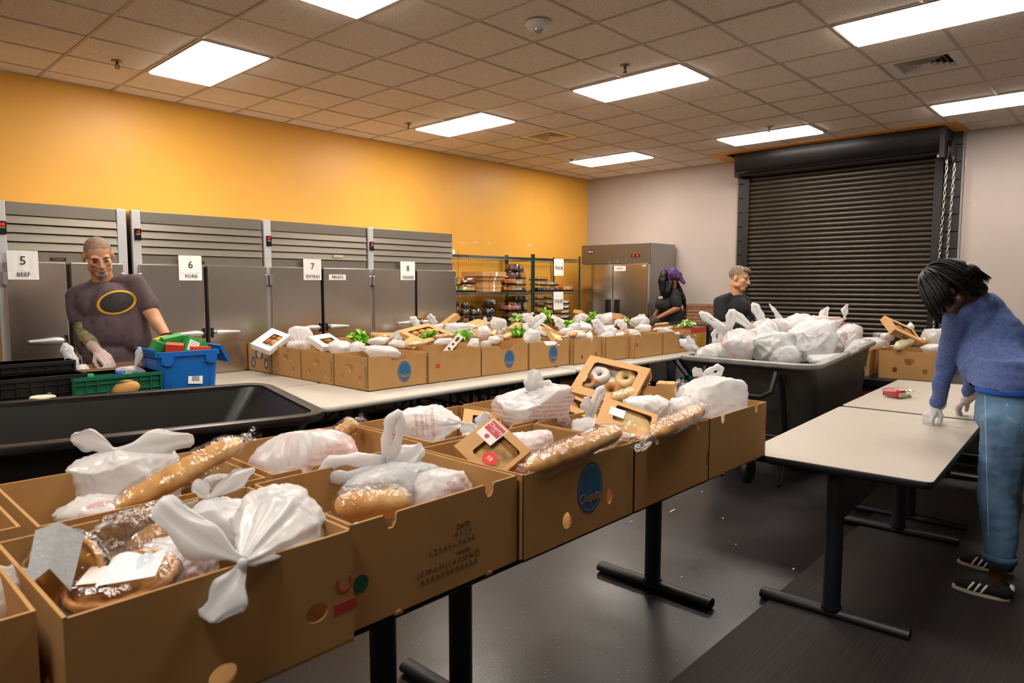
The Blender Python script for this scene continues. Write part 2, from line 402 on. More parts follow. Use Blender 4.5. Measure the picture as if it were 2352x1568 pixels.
for j in range(j0, j1+2):
    y = GY(j)
    if Y0 < y < WY: MB().box(X0, HOLE[0] if HOLE[2] < y < HOLE[3] else WX, y-.011, y+.011, ZC-.0035, ZC+.0045).build('ceiling_grid_bar', M_GRID, ceil)
MB().box(X0, WX, WY-.022, WY, ZC-.004, ZC+.002).build('wall_angle', M_GRID, ceil)
MB().box(WX-.022, WX, Y0, HOLE[2], ZC-.004, ZC+.002).build('wall_angle', M_GRID, ceil)
MB().box(WX-.022, WX, HOLE[3], WY, ZC-.004, ZC+.002).build('wall_angle', M_GRID, ceil)
LLAB = {(-5, -8): 'unseen ceiling light panel added above the lower left boxes', (-5, 0): 'ceiling light panel near the yellow wall, outside the left of the picture', (-5, -4): 'unseen ceiling light panel added at the left of the middle row', (0, -8): 'unseen ceiling light panel added above the near boxes', (0, 0): 'bright ceiling light panel nearest the yellow wall above the bald man', (5, 0): 'ceiling light panel in the row along the yellow wall, above the third steel refrigerator',
        (10, 0): 'ceiling light panel nearest the corner of the yellow and grey walls', (0, -4): 'ceiling light panel cut by the top edge, left of the smoke detector',
        (5, -4): 'bright ceiling light panel in the middle row, beside a dark sprinkler head', (10, -4): 'ceiling light panel in front of the left part of the roller door',
        (5, -8): 'large ceiling light panel running out of the top right corner', (10, -8): 'ceiling light panel above the right end of the roller door, cut by the right edge'}
for (i, j) in LIGHTS:
    xa, xb, ya, yb = GX(i), GX(i+1), max(GY(j-2), Y0+.02), GY(j)
    if yb < Y0+.3 or xa < X0: continue
    t = thing('ceiling_light', LLAB.get((i, j), 'ceiling light panel behind the camera, outside the picture'), 'ceiling light', ((xa+xb)/2, (ya+yb)/2, ZC), group='recessed ceiling light panels')
    hx, hy = (xb-xa)/2-.011, (yb-ya)/2-.011; f = .022
    fr = MB()
    for (a, b, c, d) in ((-hx, hx, -hy, -hy+f), (-hx, hx, hy-f, hy), (-hx, -hx+f, -hy+f, hy-f), (hx-f, hx, -hy+f, hy-f)): fr.box(a, b, c, d, -.009, .03)
    fr.build('frame', M_GRID, t)
    MB().bbox(-hx+f*.9, hx-f*.9, -hy+f*.9, hy-f*.9, -.018, .012, .006).build('diffuser', M_LAMP, t)
    MB().box(-hx, hx, -hy, hy, .03, .09).build('housing', M_WHITEMETAL, t)
    if j in (0, -4, -8):
        MB().box(hx-f*.8, hx-f*.2, hy-.12, hy-.10, -.014, -.009).build('latch', M_CHROME, t)
for n, (i, j) in enumerate(VENTS):
    xa, xb, ya, yb = GX(i), GX(i+1), GY(j), GY(j+1)
    t = thing('ceiling_vent', ['square ceiling air vent near the far corner light, warm yellow frame', 'grey square ceiling air vent between the two right-hand lights'][n], 'vent', ((xa+xb)/2, (ya+yb)/2, ZC), group='ceiling air vents')
    hx = T_/2-.011; o_ = []
    mv = [mat('vent_enamel_cream', 'f3dfba', .5), mat('vent_enamel_grey', 'ddd5cd', .5)][n]
    MB().panel([(-hx, -hx), (hx, -hx), (hx, hx), (-hx, hx)], [[(-.19, -.19), (-.19, .19), (.19, .19), (.19, -.19)]], .012, Matrix.Rotation(pi/2, 4, 'X')).build('frame', mv, t, (0, 0, .004))
    MB().box(-.19, .19, -.19, .19, .06, .07).build('duct', mat('duct_dark', '0c0b0b', .9), t)
    for k in range(5):
        ra, rb = .19-.036*k, .172-.036*k; z0, z1 = .0, .034
        b = MB(); R = lambda r, z: [(-r, -r, z), (r, -r, z), (r, r, z), (-r, r, z)]
        b.loft([R(ra-.002, z0+.002), R(ra+.001-.018, z1)], False, False); b.loft([R(ra, z0+.002), R(ra-.014, z1)], False, False)
        b.build('louvre', mv, t)
# smoke detector and sprinklers
t = thing('smoke_detector', 'white dome smoke detector with red lettering on the ceiling', 'smoke detector', (3.61, 3.13, ZC-.004))
MB().lathe([(.085, 0), (.085, -.018), (.075, -.035), (.05, -.045), (.02, -.048)], 28).build('housing', M_WHITEMETAL, t, smooth=True)
MB().lathe([(.036, -.046), (.034, -.058), (.022, -.068), (.005, -.072)], 18).build('strobe_lens', mat('strobe_lens', 'b8b4ae', .15, trans=.4), t, smooth=True)
for a in (-2.75, -1.7, -.9): text('FIRE', .018, mat('red_print', 'a3352a', .6), t, (.083*cos(a), .083*sin(a), -.012), (pi/2, 0, a+pi/2))
SPR = [((1.94, 6.12), 'sprinkler head on the ceiling left of the leftmost light panel'), ((4.84, 6.08), 'sprinkler head on the ceiling left of the second light along the yellow wall'),
       ((4.78, 3.21), 'sprinkler head on the ceiling above the middle light panel'), ((7.68, 3.22), 'sprinkler head above the light in front of the roller door'), ((7.78, 6.1), 'sprinkler head left of the light nearest the corner')]
M_SPR = mat('sprinkler_brass', '4d4036', .4, metal=.7)
for (x, y), lb in SPR:
    t = thing('fire_sprinkler', lb, 'sprinkler', (x, y, ZC-.004), group='ceiling fire sprinklers')
    MB().lathe([(.042, 0), (.04, -.005), (.014, -.008)], 18).build('escutcheon', mat('sprinkler_plate', '8d8076', .4, metal=.6), t, smooth=True)
    b = MB(); b.cyl((0, 0, -.005), (0, 0, -.026), .011, 8)
    for s in (-1, 1): b.tube([(s*.01, 0, -.022), (s*.018, 0, -.034), (s*.006, 0, -.052)], .0035, 6)
    b.cyl((0, 0, -.026), (0, 0, -.05), .003, 6); b.build('frame', M_SPR, t)
    MB().lathe([(.018, -.052), (.018, -.055)], 12).build('deflector', M_SPR, t)

# ---- roller door in the back wall
d = thing('door_1', None, None, (0, 0, 0)); d['kind'] = 'structure'
YA, YB, DX = 1.91, 4.18, 9.37
prof = [(.0, 0), (-.010, .006), (-.020, .018), (-.024, .031), (-.020, .044), (-.010, .054), (0, .0585), (.004, .0585), (.004, 0)]
sm = MB().loft([[(x, y, z) for (x, z) in prof] for y in (YA-.02, YB+.02)]).mesh('slat', True, True, 60)
for k in range(51): obj('slat', sm, M_SLAT, d, (DX+.0, 0, .06+k*.0615))
MB().box(DX-.03, DX+.02, YA-.02, YB+.02, 0, .07).build('bottom_bar', M_BLKMETAL, d)
for (ya, yb) in ((YA-.075, YA+.012), (YB-.012, YB+.075)):
    b = MB(); b.box(DX-.05, DX-.035, ya, yb, 0, 3.14); b.box(DX+.02, DX+.1, ya, yb, 0, 3.14)
    b.build('guide_rail', M_BLKMETAL, d)
bk = MB().bbox(-.02, .06, -.055, .055, 0, .196, .004).mesh('block')
bw = MB().bbox(-.02, .06, -.08, .08, 0, .196, .004).mesh('block')
for k in range(17):
    obj('block', bk, M_BLACK, d, (WX-.05, YB+.135, .2*k)); obj('block', bw, M_BLACK, d, (WX-.05, YA-.16, .2*k))
MB().box(WX-.06, WX-.0, YA-.26, YA-.24, 0, ZC).build('jamb_strip', mat('jamb_grey', '8e8580', .6), d)
MB().box(WX-.045, WX-.0, YB+.19, YB+.215, 0, ZC).build('jamb_strip', mat('jamb_grey', '8e8580', .6), d)
hp = [(DX+.09, ZC+.2), (8.98, ZC+.2), (8.98, 3.30), (8.985, 3.2), (9.02, 3.13), (9.08, 3.095), (9.14, 3.09), (9.2, 3.11), (DX+.09, 3.13)]
MB().loft([[(x, y, z) for (x, z) in hp] for y in (YA-.10, YB+.055)]).build('hood', mat('hood_black', '121114', .33, spec=.5), d, smooth=True, angle=40)
MB().cyl((9.16, YA-.1, 3.085), (9.16, YB+.09, 3.085), .022, 12).build('hood_bar', M_BLKMETAL, d, smooth=True)
MB().box(8.95, WX-.02, YA-.15, YA-.1, 3.0, ZC+.2).build('hood_bracket', M_BLACK, d); MB().box(9.12, WX-.02, YB+.055, YB+.12, 3.06, ZC+.2).build('hood_bracket', M_BLACK, d)
# soffit round the hood
so = MB().panel([(HOLE[0], HOLE[2]), (WX, HOLE[2]), (WX, HOLE[3]), (HOLE[0], HOLE[3])], [[(HOLE[0]+.15, HOLE[2]+.13), (HOLE[0]+.15, HOLE[3]-.20), (WX-.005, HOLE[3]-.20), (WX-.005, HOLE[2]+.13)]], .02, Matrix.Rotation(pi/2, 4, 'X') @ Matrix.Scale(-1, 4, (0, 0, 1)) @ Matrix.Identity(4))
so.v = [(x, abs(y), z) for (x, y, z) in so.v]
o = so.build('trim_1', M_ORANGE, None, (0, 0, ZC-.006)); tag(o, kind='structure')
# chain hoist
t = thing('chain_hoist', 'galvanised hand chain hoist hanging at the right jamb of the roller door', 'chain hoist', (9.2, 1.80, 3.05))
MB().bbox(-.05, .03, .01, .075, -.02, .08, .006).build('bracket', M_CHROME, t)
MB().bbox(-.06, -.02, -.045, -.015, -.10, .1, .004).build('chain_guide', M_CHROME, t)
MB().lathe([(.13, -.012), (.13, .012)], 28, Matrix.Translation((0, -.07, .04)) @ Matrix.Rotation(pi/2, 4, 'X')).build('sprocket', M_BLKMETAL, t)
MB().box(-.05, -.04, -.10, -.085, -.06, -.02).build('release_tag', mat('red_enamel', '9c2a1b', .5), t)
lk = MB().tube([(.011*cos(a)*1.0, 0, .022*sin(a)+(.009 if sin(a) > 0 else -.009)) for a in [2*pi*k/12+.26 for k in range(12)]], .0042, 6, closed=True).mesh('chain_link', True)
for (yy, z0, n, lean) in ((-.03, -.10, 56, .0012), (-.105, -.12, 55, .0012)):
    for k in range(n): obj('chain_link', lk, M_CHROME, t, (-.04, yy+k*lean, z0-k*.047), (0, 0, (k % 2)*pi/2+.5))

# black ribbed floor mat
M_MAT = mat('ribbed_mat', '221e1e', .75, bump=.0)
def ribs():
    nt = M_MAT.node_tree; N, L = nt.nodes, nt.links; b = N['Principled BSDF']; tc = N.new('ShaderNodeTexCoord'); mp = N.new('ShaderNodeMapping')
    mp.inputs['Scale'].default_value = (.6, 40, 1); L.new(tc.outputs['Object'], mp.inputs[0]); nz = N.new('ShaderNodeTexNoise'); nz.inputs['Scale'].default_value = 3; nz.inputs['Detail'].default_value = 3
    L.new(mp.outputs[0], nz.inputs[0]); r = N.new('ShaderNodeValToRGB'); L.new(nz.outputs[0], r.inputs[0]); L.new(r.outputs[0], b.inputs['Base Color'])
    r.color_ramp.elements[0].position = .35; r.color_ramp.elements[1].position = .7
    r.color_ramp.elements[0].color = (*lin('151212'), 1); r.color_ramp.elements[1].color = (*lin('2a2423'), 1)
    bp = N.new('ShaderNodeBump'); bp.inputs['Strength'].default_value = .5; bp.inputs['Distance'].default_value = .006; L.new(nz.outputs[0], bp.inputs['Height']); L.new(bp.outputs[0], b.inputs['Normal'])
ribs()
o = MB().bbox(1.2, 7.4, -.75, 1.30, 0, .012, .004).build('floor_mat', M_MAT); tag(o, 'dark ribbed rubber mat on the floor under the woman in blue', 'mat')
# ================================================================== refrigerators along the yellow wall
def steel_mat(name, col, r0=.22, r1=.42, stretch=(2, 2, 60)):
    m = mat(name, col, .3, metal=1)
    nt = m.node_tree; N, L = nt.nodes, nt.links; b = N['Principled BSDF']; tc = N.new('ShaderNodeTexCoord'); mp = N.new('ShaderNodeMapping'); mp.inputs['Scale'].default_value = stretch
    L.new(tc.outputs['Object'], mp.inputs[0]); nz = N.new('ShaderNodeTexNoise'); nz.inputs['Scale'].default_value = 4; nz.inputs['Detail'].default_value = 2; L.new(mp.outputs[0], nz.inputs[0])
    n2 = N.new('ShaderNodeTexNoise'); n2.inputs['Scale'].default_value = 1.4; n2.inputs['Detail'].default_value = 0; L.new(tc.outputs['Object'], n2.inputs[0])
    a = N.new('ShaderNodeMath'); a.operation = 'ADD'; L.new(nz.outputs[0], a.inputs[0]); L.new(n2.outputs[0], a.inputs[1])
    mr = N.new('ShaderNodeMapRange'); mr.inputs['From Min'].default_value = .7; mr.inputs['From Max'].default_value = 1.3; mr.inputs['To Min'].default_value = r0; mr.inputs['To Max'].default_value = r1
    L.new(a.outputs[0], mr.inputs[0]); L.new(mr.outputs[0], b.inputs['Roughness'])
    bp = N.new('ShaderNodeBump'); bp.inputs['Strength'].default_value = .12; bp.inputs['Distance'].default_value = .02; L.new(n2.outputs[0], bp.inputs['Height']); L.new(bp.outputs[0], b.inputs['Normal'])
    return m
M_STEEL = steel_mat('brushed_steel', 'd0c9bf', .23, .27)
M_STEELH = steel_mat('brushed_steel_louvre', '857e74', .46, .52, (1, 20, 60))
M_ALU = mat('satin_aluminium', 'c9c9ca', .42, metal=.45)
M_GASKET = mat('dark_gasket', '141312', .7)
M_PAPER = mat('white_paper', 'f2f1ee', .75)
M_INK = mat('black_ink', '1b1a1c', .7)
M_DISPLAY = mat('display_black', '0c0b0c', .25)
M_LED = mat('red_led', 'ff2010', .5, emit='ff1a10', estr=2.5)
M_PLATE = mat('nameplate_black', '17140f', .4)
M_GOLD = mat('nameplate_gold', 'b79b3c', .35, metal=.6)
FY = 6.35
def zf(px, py): return aty(px, py, FY).z
XF = [aty(px, 500, FY).x for px in (-8, 293, 299, 603, 842, 1040)]
ZTOP = zf(312, 484)
def fridge(x0, x1, num, label, right_col=False, left_col=True, plate_px=0):
    t = thing('refrigerator', label, 'refrigerator', ((x0+x1)/2, FY, 0), group='steel refrigerators along the yellow wall')
    w = x1-x0; hx = w/2; cw = .075; top = ZTOP; zl0 = ZTOP-.37; zd = ZTOP-.45
    b = MB(); b.box(-hx+.003, hx-.003, .02, .72, .12, top-.002)
    b.build('cabinet', M_STEEL, t)
    for sx in (-hx+.08, hx-.08):
        for sy in (.1, .64): MB().cyl((sx, sy, 0), (sx, sy, .13), .03, 10).build('foot', M_GASKET, t)
    xl = -hx+(cw if left_col else .01); xr = hx-(cw if right_col else .02)
    # louvred grille: top band, four sloped blades, lower band
    MB().bbox(xl, xr, -.012, .02, top-.10, top, .004).build('top_band', M_STEELH, t)
    MB().box(xl, xr, .015, .02, zl0, top-.1).build('grille_back', M_GASKET, t)
    n = 4; hz = (top-.10-zl0)/n
    for k in range(n):
        z1 = top-.10-k*hz; z0 = z1-hz
        P = [(.004, z1-.002), (-.004, z1-.004), (-.016, z0+.016), (-.018, z0+.006), (-.010, z0+.003), (.01, z0+.010)]
        MB().loft([[(x, y, z) for (y, z) in P] for x in (xl, xr)]).build('louvre', M_STEELH, t, smooth=True, angle=50)
    MB().bbox(xl, xr, -.012, .02, zd-.02, zl0-.002, .003).build('lower_band', M_STEELH, t)
    if left_col: MB().bbox(-hx+.002, -hx+cw, -.018, .02, .14, top+.004, .006, seg=2).build('corner_post', M_ALU, t)
    if right_col: MB().bbox(hx-cw, hx-.002, -.018, .02, .14, top+.004, .006, seg=2).build('corner_post', M_ALU, t)
    if left_col:
        cx = -hx+cw*.62; cz = top-.20
        dd = MB().bbox(cx-.026, cx+.026, -.032, -.017, cz-.05, cz+.05, .003).build('temperature_display', M_DISPLAY, t)
        text({5: '38', 6: '-2', 7: '37', 8: '36'}[num], .034, M_LED, dd, (cx, -.0325, cz+.024))
        MB().box(cx-.018, cx+.018, -.0328, -.0315, cz-.004, cz+.006).build('key_strip', mat('display_keys', '9a7d58', .5), dd)
    px = (xl+xr)/2-w*.06+plate_px
    pl = MB().bbox(px-.055, px+.055, -.018, -.011, zd+.012, zd+.036, .002).build('nameplate', M_PLATE, t)
    text('Traulsen', .022, M_GOLD, pl, (px, -.0185, zd+.024))
    # two doors
    dl = [(-hx+(.04 if left_col else .0), -.016), (.016, hx-(.055 if right_col else .004))]
    for n_, (a, c) in enumerate(dl):
        dr = MB().bbox(a, c, -.062, -.018, .16, zd, .008, seg=2).build('door', M_STEEL, t)
        MB().box(a+.012, c-.012, -.018, .018, .18, zd-.02).build('gasket', M_GASKET, dr)
        s = 1 if n_ == 0 else -1; ex = c-.05 if n_ == 0 else a+.05; hz_ = zf(440, 765)
        hb = MB(); L_ = .225
        P = [(0, .016), (.02, .024), (.05, .025), (.12, .018), (.19, .013), (L_, .010)]
        hb.loft([[(ex-s*x, -.098+.012*sin(x*9)+h*cos(q)*.8, hz_+h*sin(q)) for q in [2*pi*k/10 for k in range(10)]] for (x, h) in P])
        hb.build('handle', M_ALU, dr, smooth=True)
        MB().cyl((ex+s*.004, -.06, hz_), (ex+s*.004, -.10, hz_), .014, 10).build('handle_boss', M_CHROME, dr, smooth=True)
        MB().bbox(ex+s*.028-.012, ex+s*.028+.012, -.075, -.05, hz_-.045, hz_+.045, .003).build('latch', M_BLKMETAL, dr)
        xh = a if n_ == 0 else c
        for hz2 in (zd-.13, .45):
            hg = MB(); hg.bbox(xh-.020, xh+.012, -.072, -.03, hz2-.05, hz2+.05, .004); hg.build('hinge', M_CHROME, dr)
    return t
fridge(XF[0]-.02, XF[1]-.015, 5, 'leftmost steel refrigerator behind the bald man, its door marked 5 BEEF', right_col=True)
fridge(XF[2], XF[3], 6, 'two-door steel refrigerator marked 6 PORK behind the blue tote')
fridge(XF[3], XF[4], 7, 'two-door steel refrigerator marked 7 EXTRAS and FRUITS')
fridge(XF[4], XF[5], 8, 'two-door steel refrigerator marked 8 VEGGIES beside the wire shelving')
FD = FY-.064
def paper(x0, x1, y0, y1, label, lines, split=None, Y=FD, name='paper_sign'):
    """a taped paper sign seen between two pixel corners"""
    a = aty(x0, y0, Y); b = aty(x1, y1, Y); w = abs(b.x-a.x); h = abs(a.z-b.z)
    t = thing(name, label, 'sign', ((a.x+b.x)/2, Y, (a.z+b.z)/2), group='paper signs taped to the refrigerators')
    r = random.Random(label)
    def sheet(z0, z1):
        n = 6; vs = []; fs = []
        for i in range(n+1):
            for k in range(2): vs.append((-w/2+w*i/n, -.003-.003*abs(sin(i*1.7+z0*9))*(1 if k == 0 else .2), z0 if k == 0 else z1))
        for i in range(n): fs.append((2*i, 2*i+2, 2*i+3, 2*i+1))
        MB().add(vs, fs).build('sheet', M_PAPER, t, recalc=False)
    if split: sheet(-h/2, -h/2+h*split); sheet(-h/2+h*split-.004, h/2)
    else: sheet(-h/2, h/2)
    for (s, sz, u, v) in lines: text(s, sz*h, M_INK, t, (u*w, -.0075, v*h))
    return t
paper(14, 90, 574, 642, 'white paper sign reading 5 BEEF on the leftmost refrigerator', [('5', .42, 0, .14), ('BEEF', .2, 0, -.33)], .33)
paper(409, 464, 586, 644, 'white paper sign reading 6 PORK on a refrigerator door', [('6', .42, 0, .12), ('PORK', .2, .03, -.33)], .33)
paper(696, 738, 594, 643, 'white paper sign reading 7 EXTRAS on a refrigerator door', [('7', .42, 0, .14), ('EXTRAS', .21, .02, -.34)], .28)
paper(755, 794, 630, 643, 'narrow white paper strip reading FRUITS on a refrigerator door', [('FRUITS', .78, 0, 0)])
paper(919, 953, 600, 643, 'white paper sign reading 8 VEGGIES on a refrigerator door', [('8', .42, 0, .12), ('VEGGIES', .21, .02, -.36)], .26)
o = MB().box(0, .12, -.002, .002, -.014, .014).build('tape_strip', mat('masking_tape', 'c9bf9f', .7), bpy.data.objects['refrigerator.002'], aty(766, 588, FY-.02)-Vector((bpy.data.objects['refrigerator.002'].location)))

# ================================================================== freezer on the back wall
FXX, YA_, YB_ = 8.72, 5.37, 6.62
t = thing('freezer', 'two-door steel freezer against the grey wall beside the shelving', 'freezer', (FXX, (YA_+YB_)/2, 0)); hw = (YB_-YA_)/2; zt = 2.19; zdn = atx(1400, 607, FXX).z
MB().bbox(.03, .72, -hw, hw, .12, zt, .006).build('cabinet', steel_mat('freezer_steel_side', 'a8a6a4', .4, .5), t)
MB().bbox(-.012, .03, -hw, hw, zdn+.01, zt, .006).build('top_panel', M_STEELH, t)
for sy in (-hw+.08, hw-.08):
    for sx in (.1, .64): MB().cyl((sx, sy, 0), (sx, sy, .13), .03, 10).build('caster', M_GASKET, t)
for k, (a, c) in enumerate(((.004, hw-.01), (-hw+.01, -.004))):
    dr = MB().bbox(-.045, .03, a, c, .18, zdn, .006).build('door', M_STEEL, t)
    ye = a+.07 if k == 0 else c-.07
    zh = atx(1390, 690, FXX).z; hb = MB()
    hb.box(-.050, -.046, ye-.045, ye+.045, zh-.32, zh+.02); hb.build('handle_recess', M_GASKET, dr)
    MB().bbox(-.075, -.045, ye-.012+(.03 if k == 0 else -.03), ye+.012+(.03 if k == 0 else -.03), zh-.32, zh+.02, .004).build('handle', M_BLKMETAL, dr)
    MB().cyl((-.03, ye, zdn+.02), (-.03, ye, zdn+.045), .009, 8).build('lock', M_CHROME, dr)
lg = MB(); lg.lathe([(.062, 0), (.062, .004)], 24, Matrix.Translation((-.012, hw-.19, zt-.10)) @ Matrix.Rotation(-pi/2, 4, 'Y') @ Matrix.Scale(.55, 4, (1, 0, 0)))
lo = lg.build('logo_badge', mat('badge_navy', '2b2f45', .4), t); text('Atosa', .042, M_PAPER, lo, (-.0175, hw-.19, zt-.10), FACE_NX)
dp = MB().bbox(-.02, -.011, -hw+.17, -hw+.32, zt-.205, zt-.165, .003).build('temperature_display', M_DISPLAY, t)
for q in (0, 1): MB().box(-.022, -.019, -hw+.19+q*.07, -hw+.225+q*.07, zt-.195, zt-.175).build('led', M_LED, dp)
def paper_x(x0, x1, y0, y1, X, label, lines, wall=None):
    a = atx(x0, y0, X); b = atx(x1, y1, X); w = abs(b.y-a.y); h = abs(a.z-b.z)
    t = thing('paper_sign', label, 'sign', (X, (a.y+b.y)/2, (a.z+b.z)/2), group='paper signs taped to the refrigerators')
    MB().box(-.003, -.001, -w/2, w/2, -h/2, h/2).build('sheet', M_PAPER, t)
    for (s, sz, u, v) in lines: text(s, sz*h, M_INK, t, (-.004, u*w, v*h), FACE_NX)
paper_x(1411, 1437, 611, 622, FXX-.046, 'small white strip reading FREEZER on the freezer door', [('FREEZER', .42, 0, 0)])
MB().box(-.049, -.046, -hw+.02, -hw+.10, zdn-.045, zdn-.02).build('energy_sticker', mat('sticker_cream', 'd8c9a8', .6), t)
MB().box(-.049, -.046, -hw+.012, -hw+.035, zdn-.05, zdn-.012).build('energy_sticker', mat('sticker_blue', '4a8fc0', .6), t)

# ================================================================== green wire shelving
M_WIRE = mat('green_epoxy_wire', '12332c', .4, spec=.5)
def shelving(x0, x1, y0, y1, label):
    t = thing('wire_shelving', label, 'shelving', ((x0+x1)/2, (y0+y1)/2, 0), group='green wire shelving units'); hx, hy = (x1-x0)/2, (y1-y0)/2
    for sx in (-1, 1):
        for sy in (-1, 1):
            p = MB().cyl((sx*hx, sy*hy, .02), (sx*hx, sy*hy, 2.0), .0145, 12).build('post', M_WIRE, t, smooth=True)
            MB().lathe([(.016, 1.995), (.016, 2.005), (.006, 2.012)], 12, Matrix.Translation((sx*hx, sy*hy, 0))).build('post_cap', M_GASKET, p)
    for z in (.25, 1.04, SHZ, 1.955):
        b = MB()
        for zz in (z, z-.032):
            for yy in (-hy, hy): b.cyl((-hx, yy, zz), (hx, yy, zz), .0042, 6)
            for xx in (-hx, hx): b.cyl((xx, -hy, zz), (xx, hy, zz), .0042, 6)
        n = int((x1-x0)/.04)
        for k in range(n+1):
            x = -hx+2*hx*k/n; b.cyl((x, -hy, z+.004), (x, hy, z+.004), .0022, 4)
            if k < n:
                xa, xb = x, -hx+2*hx*(k+.5)/n; xc = -hx+2*hx*(k+1)/n
                for yy in (-hy, hy): b.cyl((xa, yy, z), (xb, yy, z-.032), .0025, 4); b.cyl((xb, yy, z-.032), (xc, yy, z), .0025, 4)
        for yy in (-hy*.5, 0, hy*.5): b.cyl((-hx, yy, z), (hx, yy, z), .0035, 6)
        b.build('shelf', M_WIRE, t)
    return t
SHZ = 1.47; SY0, SY1 = 6.5, 7.02
XM, XR = aty(1224, 640, SY0).x, aty(1331, 640, SY0).x
shelving(5.80, XM-.02, SY0, SY1, 'left green wire shelving unit, half hidden by the refrigerators')
shelving(XM+.02, XR, SY0, SY1, 'right green wire shelving unit hung with two THUR signs')
for (x0, x1, y0, y1, lb) in ((1272, 1294, 594, 633, 'white paper sign reading THUR hanging from the top shelf'), (1271, 1293, 670, 710, 'white paper sign reading THUR hanging from the middle shelf')):
    p = paper(x0, x1, y0, y1, lb, [('THUR', .30, 0, -.05)], None, SY0-.022)
    p['group'] = 'THUR signs on the shelving'
o = MB().box(-.045, .045, -.03, .03, 0, .06).build('paper_tag', M_PAPER, None, (5.93, 6.62, 1.963)); tag(o, 'small white card on the top shelf by the last refrigerator', 'card')
# ================================================================== tables
M_LAM = mat('beige_laminate', 'c9bfb2', .38, var=.05, vscale=3, spec=.4)
def lam_dirt():
    nt = M_LAM.node_tree; N, L = nt.nodes, nt.links; b = N['Principled BSDF']; tc = N.new('ShaderNodeTexCoord')
    nz = N.new('ShaderNodeTexNoise'); nz.inputs['Scale'].default_value = 9; nz.inputs['Detail'].default_value = 8; nz.inputs['Roughness'].default_value = .75; nz.inputs['Distortion'].default_value = 1.5
    L.new(tc.outputs['Object'], nz.inputs[0]); r = N.new('ShaderNodeValToRGB'); L.new(nz.outputs[0], r.inputs[0])
    r.color_ramp.elements[0].position = .27; r.color_ramp.elements[1].position = .40
    r.color_ramp.elements[0].color = (*lin('93897d'), 1); r.color_ramp.elements[1].color = (*lin('b6aca0'), 1); L.new(r.outputs[0], b.inputs['Base Color'])
lam_dirt()
M_EDGE = mat('black_table_edge', '17181d', .45, spec=.4)
M_LEG = mat('charcoal_table_leg', '1d1f24', .42, bump=.12, bscale=250, spec=.4)
def lam_table(cx, cy, L_, W_, rz, label, modesty=True, px=(.17, .17)):
    t = thing('laminate_table', label, 'table', (cx, cy, 0), rz, group='beige laminate tables on T-shaped legs'); hx, hy = L_/2, W_/2
    MB().loft([rrect(hx-.004, hy-.004, .03, 4, z=ZT-.006), rrect(hx-.004, hy-.004, .03, 4, z=ZT)]).build('tabletop', M_LAM, t)
    MB().loft([rrect(hx-.004, hy-.004, .03, 4, z=ZT-.034), rrect(hx, hy, .034, 4, z=ZT-.028), rrect(hx, hy, .034, 4, z=ZT-.006), rrect(hx-.003, hy-.003, .031, 4, z=ZT-.0015), rrect(hx-.012, hy-.012, .03, 4, z=ZT-.0015)], True, False).build('edge_band', M_EDGE, t, smooth=True, angle=40)
    for s, q in ((-1, px[0]), (1, px[1])):
        x = s*(hx-q)
        lg = MB().loft([[(x+.047*cos(a), .030*sin(a)*1.3, z) for a in [2*pi*k/20 for k in range(20)]] for z in (.05, ZT-.035)]).build('leg', M_LEG, t, smooth=True, angle=50)
        MB().loft([[(x+.052*cos(a), .045*sin(a), z) for a in [2*pi*k/20 for k in range(20)]] for z in (.048, .064)]).build('collar', M_EDGE, lg)
        MB().loft([[(x+.034*cos(a)*1.05, y, .028+.026*sin(a)) for a in [2*pi*k/14 for k in range(14)]] for y in (-.33, .33)]).build('foot', M_LEG, t, smooth=True, angle=50)
        MB().box(x-.03, x+.03, -hy*.75, hy*.75, ZT-.06, ZT-.034).build('bracket', M_EDGE, t)
    if modesty: MB().box(-hx+px[0], hx-px[1], -.012, .012, ZT-.30, ZT-.034).build('modesty_panel', M_EDGE, t)
    MB().box(-hx+.12, hx-.12, hy*.55, hy*.55+.03, ZT-.06, ZT-.034).build('rail', M_EDGE, t)
    return t
lam_table(4.035, 1.05, 1.68, .81, RAD(2.5), 'near beige laminate table in front of the woman in blue', px=(.12, .12))
lam_table(5.76, 1.12, 1.70, .81, RAD(2.0), 'far beige laminate table holding the salad pack')
lam_table(2.31, 1.80, 1.70, .88, 0, 'beige-topped table under the front row of cardboard boxes, right of two', px=(.19, .16))
lam_table(.59, 1.80, 1.70, .88, 0, 'table under the nearest cardboard boxes at the lower left', px=(.16, .14))

